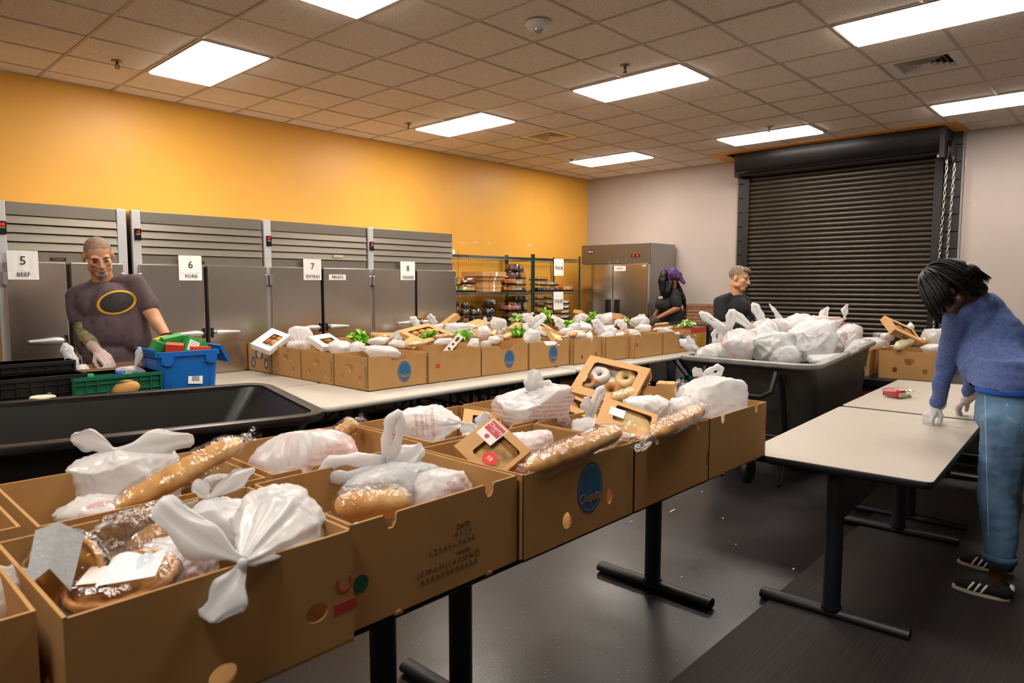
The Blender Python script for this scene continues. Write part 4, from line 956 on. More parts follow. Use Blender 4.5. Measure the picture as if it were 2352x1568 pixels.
def bakery_box(label, c, w_, d_, h_, rot, win=(0, 0, .6, .6), m=None, fill=None, fillm=None, sticker=None, sidetext=None, name='bakery_box', seed=0, group=None, front_text=None):
    """w_ along local x, d_ along local y, lid facing local +z; win = centre and size of the window as fractions"""
    m = m or M_KRAFT; t = thing(name, label, 'bakery box', c, rot, group); th = .002
    b = MB(); b.box(-w_/2, w_/2, -d_/2, d_/2, -h_/2, -h_/2+th)
    for (a, q, e, f) in ((-w_/2, w_/2, -d_/2, -d_/2+th), (-w_/2, w_/2, d_/2-th, d_/2), (-w_/2, -w_/2+th, -d_/2, d_/2), (w_/2-th, w_/2, -d_/2, d_/2)): b.box(a, q, e, f, -h_/2, h_/2-th)
    b.build('tray', m, t)
    u, v, ww, wd = win; hx, hy = ww*w_/2, wd*d_/2; cxw, cyw = u*w_, v*d_; rr = min(hx, hy)*.2
    hole = [(x+cxw, y+cyw) for (x, y, _) in rrect(hx, hy, rr, 3)][::-1]
    MB().panel([(-w_/2, -d_/2), (w_/2, -d_/2), (w_/2, d_/2), (-w_/2, d_/2)], [hole], th, Matrix(((1, 0, 0, 0), (0, 0, 1, 0), (0, -1, 0, h_/2), (0, 0, 0, 1)))).build('lid', m, t)
    MB().add([(cxw-hx, cyw-hy, h_/2-.003), (cxw+hx, cyw-hy, h_/2-.003), (cxw+hx, cyw+hy, h_/2-.003), (cxw-hx, cyw+hy, h_/2-.003)], [(0, 1, 2, 3)]).build('window', F_WINDOW, t, recalc=False)
    rg = random.Random(seed)
    if fill == 'pie':
        MB().lathe([(.02, -.2), (.8, -.2), (1, .2), (.9, .32), (.5, .42), (.02, .46)], 28, Matrix.Translation((cxw, cyw, -.1*h_)) @ Matrix.Diagonal((min(w_, d_)*.44, min(w_, d_)*.44, h_*.5, 1)), flute=.02, fk=18).build('pie', fillm or M_PALE, t, smooth=True, angle=None)
    if fill == 'rolls':
        nx = max(2, int(w_*.8/.075)); ny = max(1, int(d_*.8/.075))
        for i in range(nx):
            for j in range(ny):
                x = (i+.5)/nx-.5; y = (j+.5)/ny-.5
                MB().sphere((x*w_*.88, y*d_*.88, -.05*h_), (w_*.42/nx, d_*.42/ny, h_*.36), 14, 8).build('roll', fillm or M_DOUGH, t, smooth=True, angle=None)
    if sticker:
        sx, sy, sw, sh, sm = sticker; MB().box(sx*w_-sw/2, sx*w_+sw/2, sy*d_-sh/2, sy*d_+sh/2, h_/2, h_/2+.0012).build('sticker', sm, t)
    if front_text: text(front_text[0], front_text[1], M_INK, t, (front_text[2]*w_, -d_/2-.001, 0), (pi/2, 0, 0), name='printed_name')
    return t
def basis(xdir, zdir):
    """euler whose local x runs along xdir and local z along zdir"""
    x = Vector(xdir).normalized(); z = Vector(zdir); z = (z-x*z.dot(x)).normalized(); y = z.cross(x)
    return Matrix(((x.x, y.x, z.x), (x.y, y.y, z.y), (x.z, y.z, z.z))).to_euler()
def cardpiece(label, c, w_, d_, h_, rot, m=None, name='folded_carton', group=None, holes=0):
    t = thing(name, label, 'carton', c, rot, group)
    if holes:
        P = [(-w_/2, -d_/2), (w_/2, -d_/2), (w_/2, d_/2), (-w_/2, d_/2)]
        hs = [ellipse2(-.28*w_, 0, .05*w_, .28*d_, 12)[::-1], ellipse2(-.02*w_, 0, .06*w_, .2*d_, 12)[::-1], ellipse2(.26*w_, 0, .13*w_, .24*d_, 14)[::-1]]
        MB().panel(P, hs, .002, Matrix(((1, 0, 0, 0), (0, 0, 1, 0), (0, -1, 0, h_/2), (0, 0, 0, 1)))).build('face', m or M_KRAFT, t)
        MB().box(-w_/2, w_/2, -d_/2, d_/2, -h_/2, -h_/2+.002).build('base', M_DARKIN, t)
    else:
        MB().bbox(-w_/2, w_/2, -d_/2, d_/2, -h_/2, h_/2, .002).build('body', m or M_KRAFT, t)
        MB().box(-w_*.48, w_*.48, -.0012, .0012, h_/2, h_/2+.0008).build('seam', M_DARKIN, t)
        MB().box(-.018, .018, -d_/2-.0012, -d_/2, -h_*.4, h_*.4).build('sticker', M_PAPER, t)
    return t
# ================================================================== contents of the near boxes
GN = 'bags in the near boxes'
Z1 = ZT+.262   # rim of the boxes
bag('thin clear-white bag in the box at the left edge of the picture', 8, 1385, .95, 52, 80, B_THIN, hd=70, knot=(-.4, -1.1), seed=3, group=GN)
bag('big white tied bag in the nearest box, red stripe along one side', 648, 1205, 1.00, 108, 92, B_WHITE, hd=110, knot=atz(556, 1292, 1.035), ears=(('leaf', (-170, -108, 20), 36), ('leaf', aty(462, 1424, 1.262), 34)), seed=5, res=(80, 54), pleat=.22, group=GN, wr=.016)
bag('small white bag behind the big tied bag in the nearest box', 500, 1205, .985, 85, 66, B_WHITE, hd=80, knot=(-.25, -.95), ears=(('leaf', (-30, -42, 0), 20), ('leaf', (95, -62, 30), 20)), seed=8, group=GN)
bag('low white bag with red print beside the pie in the nearest box', 400, 1300, .93, 108, 72, B_RED, hd=95, knot=(95, 25, -20), seed=11, res=(72, 48), pleat=.2, group=GN)
bag('white bag wrapped over a carton in the baguette box', 285, 1100, .97, 138, 66, B_WHITE, hd=100, knot=(-10, -70, -20), ears=(('leaf', (-100, -26, 0), 26), ('leaf', (165, -22, 30), 27)), seed=13, res=(72, 48), sharp=14, group=GN)
bag('pale bag with red print lying low in the baguette box', 230, 1175, .93, 105, 42, B_RED, hd=90, knot=(-1.0, .2), seed=17, group=GN)
bag('small white bag end in the right corner of the baguette box', 505, 1112, .97, 42, 26, B_WHITE, knot=(1.0, -.5), seed=19, group=GN)
bag('fan-pleated white bag lying across the second-row box', 700, 1075, .985, 128, 92, B_PINK, hd=55, knot=(34, 2, -70), ears=(('leaf', (-118, -58, 0), 19), ('leaf', (95, 45, 20), 17)), seed=23, res=(96, 54), pleat=.42, group=GN, sharp=14, neck=1.5, wr=.008)
bag('white bag with two tall upright handles in the date-stamped box', 905, 1115, .955, 115, 62, B_GREY, hd=80, knot=(-15, -52, 0), ears=(('loop', (22, -112, 0), 24, 0, 12), ('leaf', (78, -38, 20), 27), ('loop', (-140, 12, -20), 34, 0, 14)), seed=29, res=(72, 48), group=GN)
bag('pink-printed white bag at the right end of the date-stamped box', 1020, 1125, .955, 78, 52, B_RED, hd=80, knot=(.9, .4), seed=31, group=GN)
rb = bag('white bag printed PLEASE RETURN in red, lying in a second-row box', 968, 975, 1.01, 86, 42, B_WHITE, hd=60, knot=(95, -5, -10), ears=(('leaf', (72, 24, 0), 10), ('leaf', (58, 42, -10), 12)), seed=37, res=(76, 50), sharp=14, group=GN, pleat=.1)
bag('white bag behind the cherry pie carton', 1210, 1035, .98, 62, 52, B_RED, hd=70, knot=(-.9, .2, .2), ears=(('leaf', (-70, -30, 20), 14),), seed=41, group=GN)
bag('white bag handles poking up left of the cherry pie carton', 1098, 1015, .985, 40, 26, B_WHITE, hd=45, knot=(.1, -.8), ears=(('leaf', (18, -48, 0), 15), ('leaf', (-45, -14, 0), 14)), seed=43, group=GN)
bag('large white bag tied at the top in a second-row box', 1222, 935, 1.05, 92, 56, B_RED, hd=80, knot=(-12, -36, -22), ears=(('leaf', (22, -52, 0), 20), ('loop', (52, -18, -8), 16)), seed=47, res=(80, 54), pleat=.2, group=GN)
bag('white bag handles standing up behind the baguette sleeve', 1352, 985, .98, 40, 34, B_WHITE, hd=45, knot=(0, -.8), ears=(('leaf', (-6, -48, 0), 15), ('loop', (35, -66, 20), 12)), seed=53, group=GN)
bag('smooth white bag with streaked pleats in the plain front box', 1492, 945, 1.02, 66, 44, B_WHITE, hd=60, knot=(40, 25, -20), seed=59, res=(72, 48), pleat=.26, group=GN)
bag('tall white bag with two knotted loops in the box by the beige table', 1630, 918, 1.03, 74, 56, B_WHITE, hd=58, wr=.013, knot=(-12, -56, 0), ears=(('leaf', (-26, -18, 0), 11), ('loop', (38, -16, 0), 15)), seed=61, res=(76, 50), group=GN, sharp=12)
bag('low white bag beside the loaf in the last front-row box', 1575, 950, 1.0, 40, 40, B_WHITE, hd=50, knot=(.2, -1.0), seed=67, group=GN)
# red lettering wrapped on the printed bag
from mathutils.bvhtree import BVHTree
def wrap_text(o, lines, px, py, ang, size_px, colm):
    me = o.data; bv = BVHTree.FromPolygons([v.co.copy() for v in me.vertices], [tuple(p.vertices) for p in me.polygons]); c = o.location
    D = (c-Vector((0, 0, CAM_H))).dot(CF); k = D/FPX; mb = MB()
    for (s, sz, row) in lines:
        tm = text_mesh(s, sz*k, 0); M2 = Matrix.Rotation(ang, 2); vs = []; ok = True
        for v in tm.vertices:
            q = M2 @ Vector((v.co.x, v.co.y+row*k)); x = px+q.x/k; y = py-q.y/k
            d = ray(x, y).normalized(); hit = bv.ray_cast(Vector((0, 0, CAM_H))-c, d)
            vs.append((hit[0]-d*.0012) if hit[0] else None)
        fs = [tuple(p.vertices) for p in tm.polygons if all(vs[i] is not None for i in p.vertices)]
        mb.add([v if v is not None else (0, 0, 0) for v in vs], fs)
    return mb.build('red_lettering', colm, o, recalc=False)
M_REDTXT = mat('bag_red_ink', 'dd6a62', .6)
wrap_text(rb, [('PLEASE RETURN', 10.5, 22), ('TO A PARTICIPATING STORE', 4.5, 8), ('FOR RECYCLING', 7, -2), ('THANK YOU', 9, -16)], 972, 975, -pi/2+.1, 1, M_REDTXT)
# ---- bread in the near boxes
loaf('long golden baguette in a clear sleeve, sticking up out of its box', atz(265, 1168, 1.005), atz(556, 1012, 1.10), .040, seed=2, tail=.10, cuts=7)
loaf('loaf in crinkled film at the back of the fan-bag box', atz(772, 1003, 1.0), atz(818, 968, 1.05), .036, seed=4, cuts=2, tail=.35)
loaf('round-ended loaf in the front corner of the date-stamped box', atz(775, 1165, .975), atz(935, 1150, .94), .050, seed=6, cuts=1, sl=1.35)
loaf('brown baguette in a clear sleeve across the blue oval box', atz(1205, 1080, 1.022), atz(1425, 990, 1.06), .042, M_BREAD2, seed=8, tail=.10, cuts=6, sl=1.3)
loaf('seeded loaf in film at the corner of the plain front box', atz(1500, 1000, 1.03), atz(1612, 940, 1.05), .040, M_BREAD2, seed=9, cuts=3, tail2=.2)
loaf('dark crusted bread under clear film in the nearest box', atz(300, 1270, .95), atz(425, 1188, .985), .034, M_BREAD2, seed=10, cuts=0, tail=.1)
loaf('bag of pale bread rolls on the doughnut box', atz(1412, 915, 1.04), atz(1470, 893, 1.06), .036, M_PALE, seed=12, cuts=2, tail=.3, name='bread_rolls')
# loose film in the nearest box
wad('large crumpled clear film lying in the nearest box', atz(330, 1215, .99), .10, seed=4, stretch=(1.25, .45, .5), amp=.45)
wad('clear crumpled film between the boxes by the doughnut carton', atz(1562, 893, 1.06), .045, seed=9, stretch=(1, .5, 1.0))
wad('clear film over the low end of the brown baguette', atz(1440, 1010, 1.01), .05, seed=12, stretch=(1, .6, .5))
# ---- pies in domes
def pie_dome(label, c, R, rot, seed=0, paper_=True):
    t = thing('pie_in_dome', label, 'pie', c, rot)
    MB().lathe([(.02, -.02), (R*.78, -.02), (R*.96, .012), (R, .014)], 36, flute=.012, fk=30).build('foil_tray', mat('black_tray', '1c1716', .4), t, smooth=True, angle=40)
    pm = MB().lathe([(.01, .016), (R*.55, .018), (R*.78, .014), (R*.86, .022), (R*.92, .012), (R*.90, .002)], 44, flute=.02, fk=20, cap0=True, cap1=False).build('pie', bread_mat('pumpkin_pie', 'c07f2c', 'a8661e', 'd19a45'), t, smooth=True, angle=None)
    MB().lathe([(R*.80, .018), (R*.85, .034), (R*.93, .026), (R*.90, .006)], 44, flute=.03, fk=24, cap0=False, cap1=False).build('crust', M_DOUGH, pm, smooth=True, angle=None)
    MB().lathe([(R*1.02, .014), (R*.97, .04), (R*.80, .055), (R*.4, .058), (.01, .058)], 48, flute=.012, fk=36, cap0=False).build('dome', F_CLEAR, t, smooth=True, angle=None)
    if paper_:
        n = 8; vs = [(-R*.15+R*.95*(i/n), -R*.7+R*.95*k, .0605-.0000+.008*sin(i*.9)*(k)) for i in range(n+1) for k in (0, 1)]
        MB().add(vs, [(2*i, 2*i+2, 2*i+3, 2*i+1) for i in range(n)]).build('paper_label', mat('receipt_paper', 'cfd8df', .7, bump=.2, bscale=80), t, recalc=False)
        MB().add([(-R*.5, -R*.55, .0612), (-R*.02, -R*.62, .0612), (R*.02, -R*.1, .0612), (-R*.45, R*.02, .0612)], [(0, 1, 2, 3)]).build('sticker', mat('pale_pink_sticker', 'ecd9d0', .6), t, recalc=False)
    return t
pie_dome('pumpkin pie under a clear dome with a paper slip, in the nearest box', atz(285, 1352, .945), .115, (RAD(8), RAD(-6), RAD(-35)))
t = pie_dome('pie pack standing on edge with a folded paper, left in the nearest box', atz(158, 1325, .97), .095, basis((.3, .2, .95), (-.75, -.65, .1)), seed=2, paper_=False)
MB().add([(-.02+.0, -.05, .062), (.09, -.055, .066), (.11, .0, .072), (.09, .05, .062), (-.02, .045, .062), (.02, 0, .066)], [(0, 1, 2, 5), (5, 2, 3, 4)]).build('folded_paper', mat('receipt_paper', 'cfd8df', .7), t, recalc=False)
# ---- cartons in the near boxes
def px_basis(xpx, upx, dep_x=0, dep_u=0):
    """orientation from two pixel directions of a box face: x edge and y edge, with depth slopes"""
    x = CR*xpx[0]-CU*xpx[1]+CF*dep_x; y = CR*upx[0]-CU*upx[1]+CF*dep_u; return basis(x, x.cross(y))
M_STK = mat('sticker_white', 'ece9e4', .5); M_CHERRY = mat('sticker_cherry_red', 'c23b49', .5); M_SEAL = mat('seal_red', 'e0301f', .45); M_YELL = mat('sticker_yellow', 'f2e21c', .5)
t = bakery_box('kraft cherry pie carton with a red label, tilted up in the blue oval box', atz(1130, 1037, 1.012), .185, .185, .045, px_basis((92, 78), (70, -52), -50, 55), win=(.10, .0, .62, .66), fill='pie', fillm=bread_mat('cherry_crumble', 'c79a52', '5b2420', 'e6cf94'))
MB().box(-.082, -.012, .0, .085, .0226, .0234).build('pie_label', M_STK, t); lb = MB().box(-.078, -.016, .035, .081, .0234, .0240).build('label_band', M_CHERRY, t)
text('Cherry', .021, M_STK, t, (-.047, .062, .0245), (0, 0, 0)); text('PIE', .011, M_STK, t, (-.047, .045, .0245), (0, 0, 0)); MB().lathe([(.009, .0234), (.009, .0242)], 12, Matrix.Translation((-.047, .018, 0))).build('fruit_mark', M_CHERRY, t)
MB().lathe([(.026, .0235), (.026, .0245)], 20, Matrix.Translation((.022, -.035, 0)), flute=.05, fk=10).build('price_seal', M_SEAL, t); text('$5', .022, M_STK, t, (.022, -.035, .0250), (0, 0, pi))
t = bakery_box('large kraft doughnut box with a window, leaning up in the second row', atz(1402, 882, 1.085), .330, .255, .066, px_basis((131, 30), (78, -84), -80, 60), win=(0, .02, .72, .68), front_text=None)
MB().box(-.155, .155, -.118, .118, -.027, -.026).build('paper_liner', M_PAPER, t)
for k, (u, v, mm_) in enumerate(((-.08, .045, M_GLAZE), (.055, .06, M_PALE), (-.115, -.02, M_DOUGH), (.02, -.035, M_DOUGH), (-.05, -.07, M_CHOC), (.07, -.085, M_DOUGH))):
    doughnut(.034, .021, k).build('doughnut', mm_, t, (u, v, -.006), smooth=True, angle=None)
o = text('BakeryFRESH', .050, M_INK, t, (.166, .0, 0), (pi/2, 0, pi/2), 'printed_name', scale=(.78, 1, 1)); text('BECAUSE FRESH', .018, mat('brown_print', '7b5a34', .7), t, (-.143, .05, .0315), (0, 0, pi/2), 'printed_name')
MB().box(-.165, -.115, -.045, -.005, .031, .0318).build('price_sticker', M_STK, t)
t = bakery_box('kraft pie carton with a rounded window in the plain front box', atz(1437, 972, 1.035), .22, .185, .045, px_basis((125, 42), (42, -42), -25, 75), win=(.08, .1, .66, .55), fill='pie', fillm=M_PALE, sticker=(-.2, .1, .06, .05, M_STK))
t = bakery_box('kraft carton with a yellow sticker behind the large tied bag', atz(1330, 943, 1.015), .15, .14, .045, px_basis((70, 30), (-10, -40), 10, 60), win=(0, .1, .6, .45), fill='rolls', sticker=(.2, -.32, .05, .035, M_YELL))
t = bakery_box('small kraft carton with a dark window in the printed-bag box', atz(1105, 978, .985), .16, .15, .05, px_basis((75, 12), (20, -28), 5, 60), win=(.1, 0, .7, .5), fill='rolls', fillm=M_CHOC)
cardpiece('kraft carton standing behind the streaked bag in the second row', atz(1530, 905, 1.03), .10, .09, .12, (0, 0, .4))
# ================================================================== tilt trucks (rolling bins)
M_TUB = mat('black_polyethylene', '1a1918', .38, bump=.08, bscale=150, spec=.5)
M_TUB2 = mat('grey_black_polyethylene', '4b4743', .5, var=.15, vscale=4, bump=.06, bscale=120, spec=.4)
M_LIP = mat('worn_grey_lip', '8f8c88', .45, var=.25, vscale=14)
M_LIPB = mat('worn_black_lip', '2b2827', .35, var=.5, vscale=9, stretch=(1, 6, 6))
def tub(label, cx, cy, L_, W_, ztop, rz, m, lip, zb=.24, Lb=.62, Wb=.78, shift=0, rise=0, name='tilt_truck', r=.16):
    t = thing(name, label, 'cart', (cx, cy, 0), rz); hx, hy = L_/2, W_/2
    def rim(x): return ztop+rise*smoothv((x/hx+.1)/.9)
    def smoothv(q): q = max(0, min(1, q)); return q*q*(3-2*q)
    def ring(f, inset=0, zoff=0):
        # f: 0 bottom .. 1 top
        ax = hx*(Lb+(1-Lb)*f)-inset; ay = hy*(Wb+(1-Wb)*f)-inset; P = []
        for (x, y, _) in rrect(ax, ay, r*(.6+.4*f), 6, cx=shift*(1-f)):
            z = zb+(rim(x)-zb)*f+zoff; P.append((x, y, z))
        return P
    MB().loft([ring(f) for f in (0, .25, .5, .75, 1)]+[ring(1, .012), ring(.75, .014), ring(.5, .015), ring(.25, .016), ring(.02, .018)], True, True).build('tub', m, t, smooth=True, angle=50)
    top = [Vector(p) for p in ring(1)]
    rings = []
    sec = [(-.014, -.020), (.030, -.026), (.044, -.012), (.040, .012), (.012, .020), (-.016, .012)]
    n = len(top); lp = []
    for i in range(n):
        p = top[i]; tg = (top[(i+1) % n]-top[i-1]); tg.z = 0; tg.normalize(); nr = Vector((tg.y, -tg.x, 0))
        lp.append([p+nr*a+Vector((0, 0, b)) for (a, b) in sec])
    lp.append(lp[0]); MB().loft(lp, False, False).build('lip', lip, t, smooth=True, angle=55)
    return t
M_CAST = mat('caster_rubber', '0e0e0f', .5)
c1 = tub('long black rolling bin in front of the crates at the left', .92, 3.61, 1.90, 1.16, .958, RAD(-13.5), M_TUB, M_LIPB, shift=-.12, r=.12)
for (x, y) in ((-.5, -.36), (.35, -.36), (-.5, .36), (.35, .36)):
    MB().lathe([(.09, -.025), (.10, -.015), (.10, .015), (.09, .025)], 20, Matrix.Translation((x, y, .10)) @ Matrix.Rotation(pi/2, 4, 'X')).build('wheel', M_CAST, c1, smooth=True, angle=40)
    MB().box(x-.03, x+.03, y-.04, y+.04, .12, .26).build('caster_fork', M_BLKMETAL, c1)
c2 = tub('grey-black tilt truck heaped with white bags in front of the roller door', 5.83, 2.28, 1.62, 1.04, .985, RAD(1), M_TUB2, M_LIP, zb=.30, Lb=.66, Wb=.84, shift=.18, rise=.085, r=.13)
for (x, y) in ((-.62, .0), (.3, -.46), (.3, .46)):
    rr = .10 if x < 0 else .16
    MB().lathe([(rr-.01, -.025), (rr, -.015), (rr, .015), (rr-.01, .025)], 22, Matrix.Translation((x, y, rr)) @ Matrix.Rotation(pi/2, 4, 'X')).build('wheel', M_CAST, c2, smooth=True, angle=40)
for y in (-.34, .34): MB().tube([(-.60, y, .30), (.62, y, .26)], .020, 8).build('frame_rail', M_BLKMETAL, c2)
MB().tube([(-.60, -.34, .28), (-.60, .34, .28)], .02, 8).build('frame_rail', M_BLKMETAL, c2)
MB().tube([(-.84, .28, .93), (-.90, .27, .80), (-.91, .22, .745), (-.91, -.20, .745), (-.90, -.27, .79), (-.84, -.28, .93)], .019, 10).build('push_handle', M_BLKMETAL, c2, smooth=True)
for y in (-.30, .30): MB().tube([(-.78, y, .90), (-.70, y, .55), (-.62, y, .28)], .022, 8).build('strut', M_BLKMETAL, c2, smooth=True)
for y in (-.30, .16): MB().tube([(-.66, y, .28), (-.72, y+.0, .06), (-.69, y+.03, .03), (-.64, y+.06, .06), (-.60, y+.09, .28)], .012, 8).build('stop_leg', M_BLKMETAL, c2, smooth=True)
MB().tube([(-.70, -.30, .42), (-.70, .30, .42)], .014, 8).build('cross_tube', M_BLKMETAL, c2)
n_ = MB().panel([(-.045, -.05), (.0, -.06), (.05, -.03), (.055, .04), (.0, .03), (-.04, .055)], [], .001); n_.build('torn_label', mat('torn_label', 'cdbf9c', .8, col2='6b6356', vscale=40), c2, (.66, -.497, .86), (RAD(-5), 0, 0))
# white bags heaped in the truck
GT = 'white bags heaped in the tilt truck'
ZR = .985
def tb(lb, px, py, dep, hw, hh, m, **k): return bag(lb, px, py, 0, hw, hh, m, dep=dep, group=GT, res=k.pop('res', (56, 38)), **k)
tb('small tied bag at the near left corner of the truck, two stiff handles', 1620, 812, 5.70, 34, 16, B_WHITE, knot=(-20, -10), ears=(('loop', (-34, -18), 8), ('leaf', (-20, -32), 8)), seed=101)
tb('low bag with an arched handle at the left of the truck', 1650, 808, 5.75, 42, 26, B_WHITE, knot=(-4, -22), ears=(('loop', (2, -26), 14, 0, 6),), seed=102)
tb('upright bag with pink contents and handles reaching left', 1695, 795, 5.72, 46, 42, B_PINK, knot=(-22, -34), ears=(('loop', (-62, -42), 10, 0, 6), ('loop', (6, -46), 9, 0, 6)), seed=103, sharp=12)
tb('bag with a long curved handle in front of the black-shirted man', 1740, 775, 5.95, 48, 44, B_GREEN, knot=(-10, -20), ears=(('loop', (-52, -40), 9, 0, 6),), seed=104)
tb('bag knotted at its left with dark green contents, front of the truck', 1775, 798, 5.62, 58, 38, B_GREEN, knot=(-46, -18, -12), ears=(('leaf', (46, -20), 7),), seed=105, pleat=.25)
tb('flat translucent bag at the front rim of the truck', 1800, 812, 5.55, 46, 26, B_WHITE, knot=(.9, -.2), seed=106)
tb('large full bag at the front right of the truck, grey contents', 1850, 785, 5.62, 54, 50, B_GREY, knot=(-18, -20, -30), ears=(('leaf', (18, 12), 6),), seed=107, pleat=.2)
tb('pinkish bag at the back left of the heap with a tall handle', 1785, 762, 6.3, 52, 32, B_PINK, knot=(-30, -16), ears=(('loop', (-24, -46), 10, 0, 6),), seed=108)
tb('topmost bag of the heap with one long handle pointing left', 1830, 750, 6.3, 54, 32, B_WHITE, knot=(-30, -14), ears=(('leaf', (-22, -28), 6), ('leaf', (-34, -40), 5)), seed=109)
tb('bag at the top of the heap with a bunched upright handle', 1862, 752, 6.2, 40, 30, B_PINK, knot=(2, -20), ears=(('leaf', (8, -34), 8),), seed=110)
tb('bag behind the heap with a wide leaf-shaped handle', 1888, 758, 6.35, 46, 26, B_RED, knot=(-12, -14), ears=(('leaf', (26, -40), 9),), seed=111)
tb('round pink bag at the right end of the heap', 1935, 775, 6.1, 42, 36, B_PINK, knot=(-10, -18), seed=112)
tb('pleated bag tied towards the camera at the right of the truck', 1902, 792, 5.75, 50, 40, B_TAN, knot=(28, 8, -20), ears=(('leaf', (28, -34), 5), ('leaf', (-36, 30), 6)), seed=113, pleat=.28)
tb('small bag tail lying on the right rim of the truck', 1900, 822, 5.45, 46, 12, B_WHITE, knot=(.9, -.9), ears=(('loop', (30, -14), 8, 0, 5),), seed=114)
tb('flattened bag spilling over the far right rim of the truck', 1965, 795, 6.0, 38, 18, B_WHITE, knot=(.9, -.5), seed=115)

# ================================================================== crates and tote on the left table
def grid_crate(label, c, L_, W_, H, m, rz=0, cols=7, rows=4, hand=True, name='plastic_crate', group=None, solid_back=False, wire=False):
    t = thing(name, label, 'crate', c, rz, group); hx, hy = L_/2, W_/2; th = .006
    MB().box(-hx+th, hx-th, -hy+th, hy-th, 0, .012).build('floor_panel', m, t)
    for (nm, ln, off, ang) in (('side_wall', L_, (0, -hy, 0), 0), ('side_wall', L_, (0, hy, 0), pi), ('end_wall', W_, (-hx, 0, 0), -pi/2), ('end_wall', W_, (hx, 0, 0), pi/2)):
        b = MB(); h2 = ln/2
        holes = []
        if hand: holes = [ellipse2(0, H*.66, .055, .024, 16)[::-1]]
        b.panel([(-h2, 0), (h2, 0), (h2, H), (-h2, H)], holes, th)
        w_ = b.build(nm, m, t, off, (0, 0, ang))
        rb_ = MB(); rb_.box(-h2-.006, h2+.006, -.012, th, H-.02, H)
        for i in range(cols+1):
            x = -h2+ln*i/cols
            if hand and abs(x) < .06: rb_.box(x-.0025, x+.0025, -.011, 0, 0, H*.5); continue
            rb_.box(x-.0025, x+.0025, -.011, 0, 0, H-.02)
        for j in range(rows):
            z = H*j/rows
            if hand and abs(z-H*.66) < .03:
                rb_.box(-h2, -.065, -.011, 0, z, z+.004); rb_.box(.065, h2, -.011, 0, z, z+.004)
            else: rb_.box(-h2, h2, -.011, 0, z, z+.004)
        rb_.build('ribs', m, w_)
    return t
M_BLKP = mat('black_crate_plastic', '161517', .45); M_GRNP = mat('green_crate_plastic', '14674a', .42); M_BRNP = mat('brown_crate_plastic', '9c7250', .55, var=.06, vscale=20); M_BLUP = mat('blue_tote_plastic', '0f66b8', .4)
M_DEPTH = 4.18
def crate_at(px0, px1, py, z):  # front edge between two pixels at height z
    a = atz(px0, py, z); b = atz(px1, py, z); return a, b
HC = .28
# blue tote
def tote(label, c, L_, W_, H, rz):
    t = thing('attached_lid_tote', label, 'tote', c, rz); hx, hy = L_/2, W_/2; lo = .86
    R = lambda f, z, ins=0: rrect(hx*f-ins, hy*f-ins, .03, 4, z=z)
    MB().loft([R(lo, 0), R(1.0, H-.05), R(1.0, H), R(1.0, H, .008), R(lo, .012, .008)], True, True).build('body', M_BLUP, t, smooth=True, angle=45)
    rm = MB(); rm.loft([R(1.0, H-.035), R(1.06, H-.03), R(1.06, H), R(1.0, H+.001, .006)], False, False); rm.build('rim', M_BLUP, t)
    for (x) in (-hx*.72, hx*.72):
        q = MB(); q.box(x-.035, x+.035, -hy*1.07, -hy*.98, H-.075, H-.03); q.box(x-.02, x+.02, -hy*1.075, -hy*1.0, H-.085, H-.05); q.build('latch', M_BLUP, t)
    for s in (-1, 1):
        lid = MB(); n = 12; tk = .012
        pts = []
        for i in range(n+1):
            y = -hy*1.0+2*hy*i/n; pts.append((y, .0+.012*((i % 2)*2-1)*.5))
        # ribbed flap hanging outward from the short side
        lid.box(0, tk, -hy*.98, hy*.98, -.115, .0)
        for i in range(n): y = -hy*.95+1.9*hy*i/(n-1); lid.box(tk, tk+.008, y-.004, y+.004, -.11, .0)
        for zz in (-.11, -.06, -.012): lid.box(tk, tk+.008, -hy*.98, hy*.98, zz-.004, zz+.004)
        for i in range(8): y = -hy*.9+1.8*hy*i/7; lid.box(0, tk, y-.025, y+.02, 0, .012)
        lid.build('lid_flap', M_BLUP, t, (s*hx*1.05, 0, H+.012), (0, RAD(-28)*1, 0) if s > 0 else (0, RAD(28), pi))
    lb = MB().box(-.045, .045, -.0015, 0, -.032, .032).build('barcode_label', M_PAPER, t, (.035, -hy*.955, H*.55), (RAD(-5), RAD(6), 0))
    for i in range(9): MB().box(-.022+i*.0052, -.022+i*.0052+(.0028 if i % 3 else .0018), -.0022, -.0014, -.016, .016).build('bar', M_INK, lb)
    MB().box(-.115, -.113, -hy*.96, -hy*.90, .02, H-.09).build('rib', M_BLUP, t); MB().box(.125, .127, -hy*.96, -hy*.90, .02, H-.09).build('rib', M_BLUP, t)
    return t
TZ = ZT+.001
tp = atd(436, 806, 4.28); HT = tp.z-TZ
tote('bright blue lidded tote packed with small boxes, right of the bald man', Vector((tp.x, tp.y+.17, TZ)), .37, .32, HT, 0)
M_GBOX = mat('green_carton', '2e9a4a', .45); M_RBOX = mat('red_orange_carton', 'd8421f', .45); M_YBOX = mat('yellow_carton', 'e9b92d', .45)
def small_box(label, c, sz, rot, m, cat='box', name='small_carton', lab=True):
    t = thing(name, label, cat, c, rot, 'small cartons in the blue tote'); a, b, h = sz
    MB().bbox(-a/2, a/2, -b/2, b/2, -h/2, h/2, .0015).build('carton', m, t)
    if lab:
        MB().box(-a*.36, a*.36, -b/2-.0008, -b/2, -h*.36, h*.30).build('panel_print', M_PAPER, t)
        for q in range(4): MB().box(-a*.28, a*.28, -b/2-.0014, -b/2-.0006, h*(.18-.12*q), h*(.18-.12*q)+.003).build('print_line', M_DKPRINT, t)
    return t
cb = Vector((tp.x, tp.y+.17, TZ+HT))
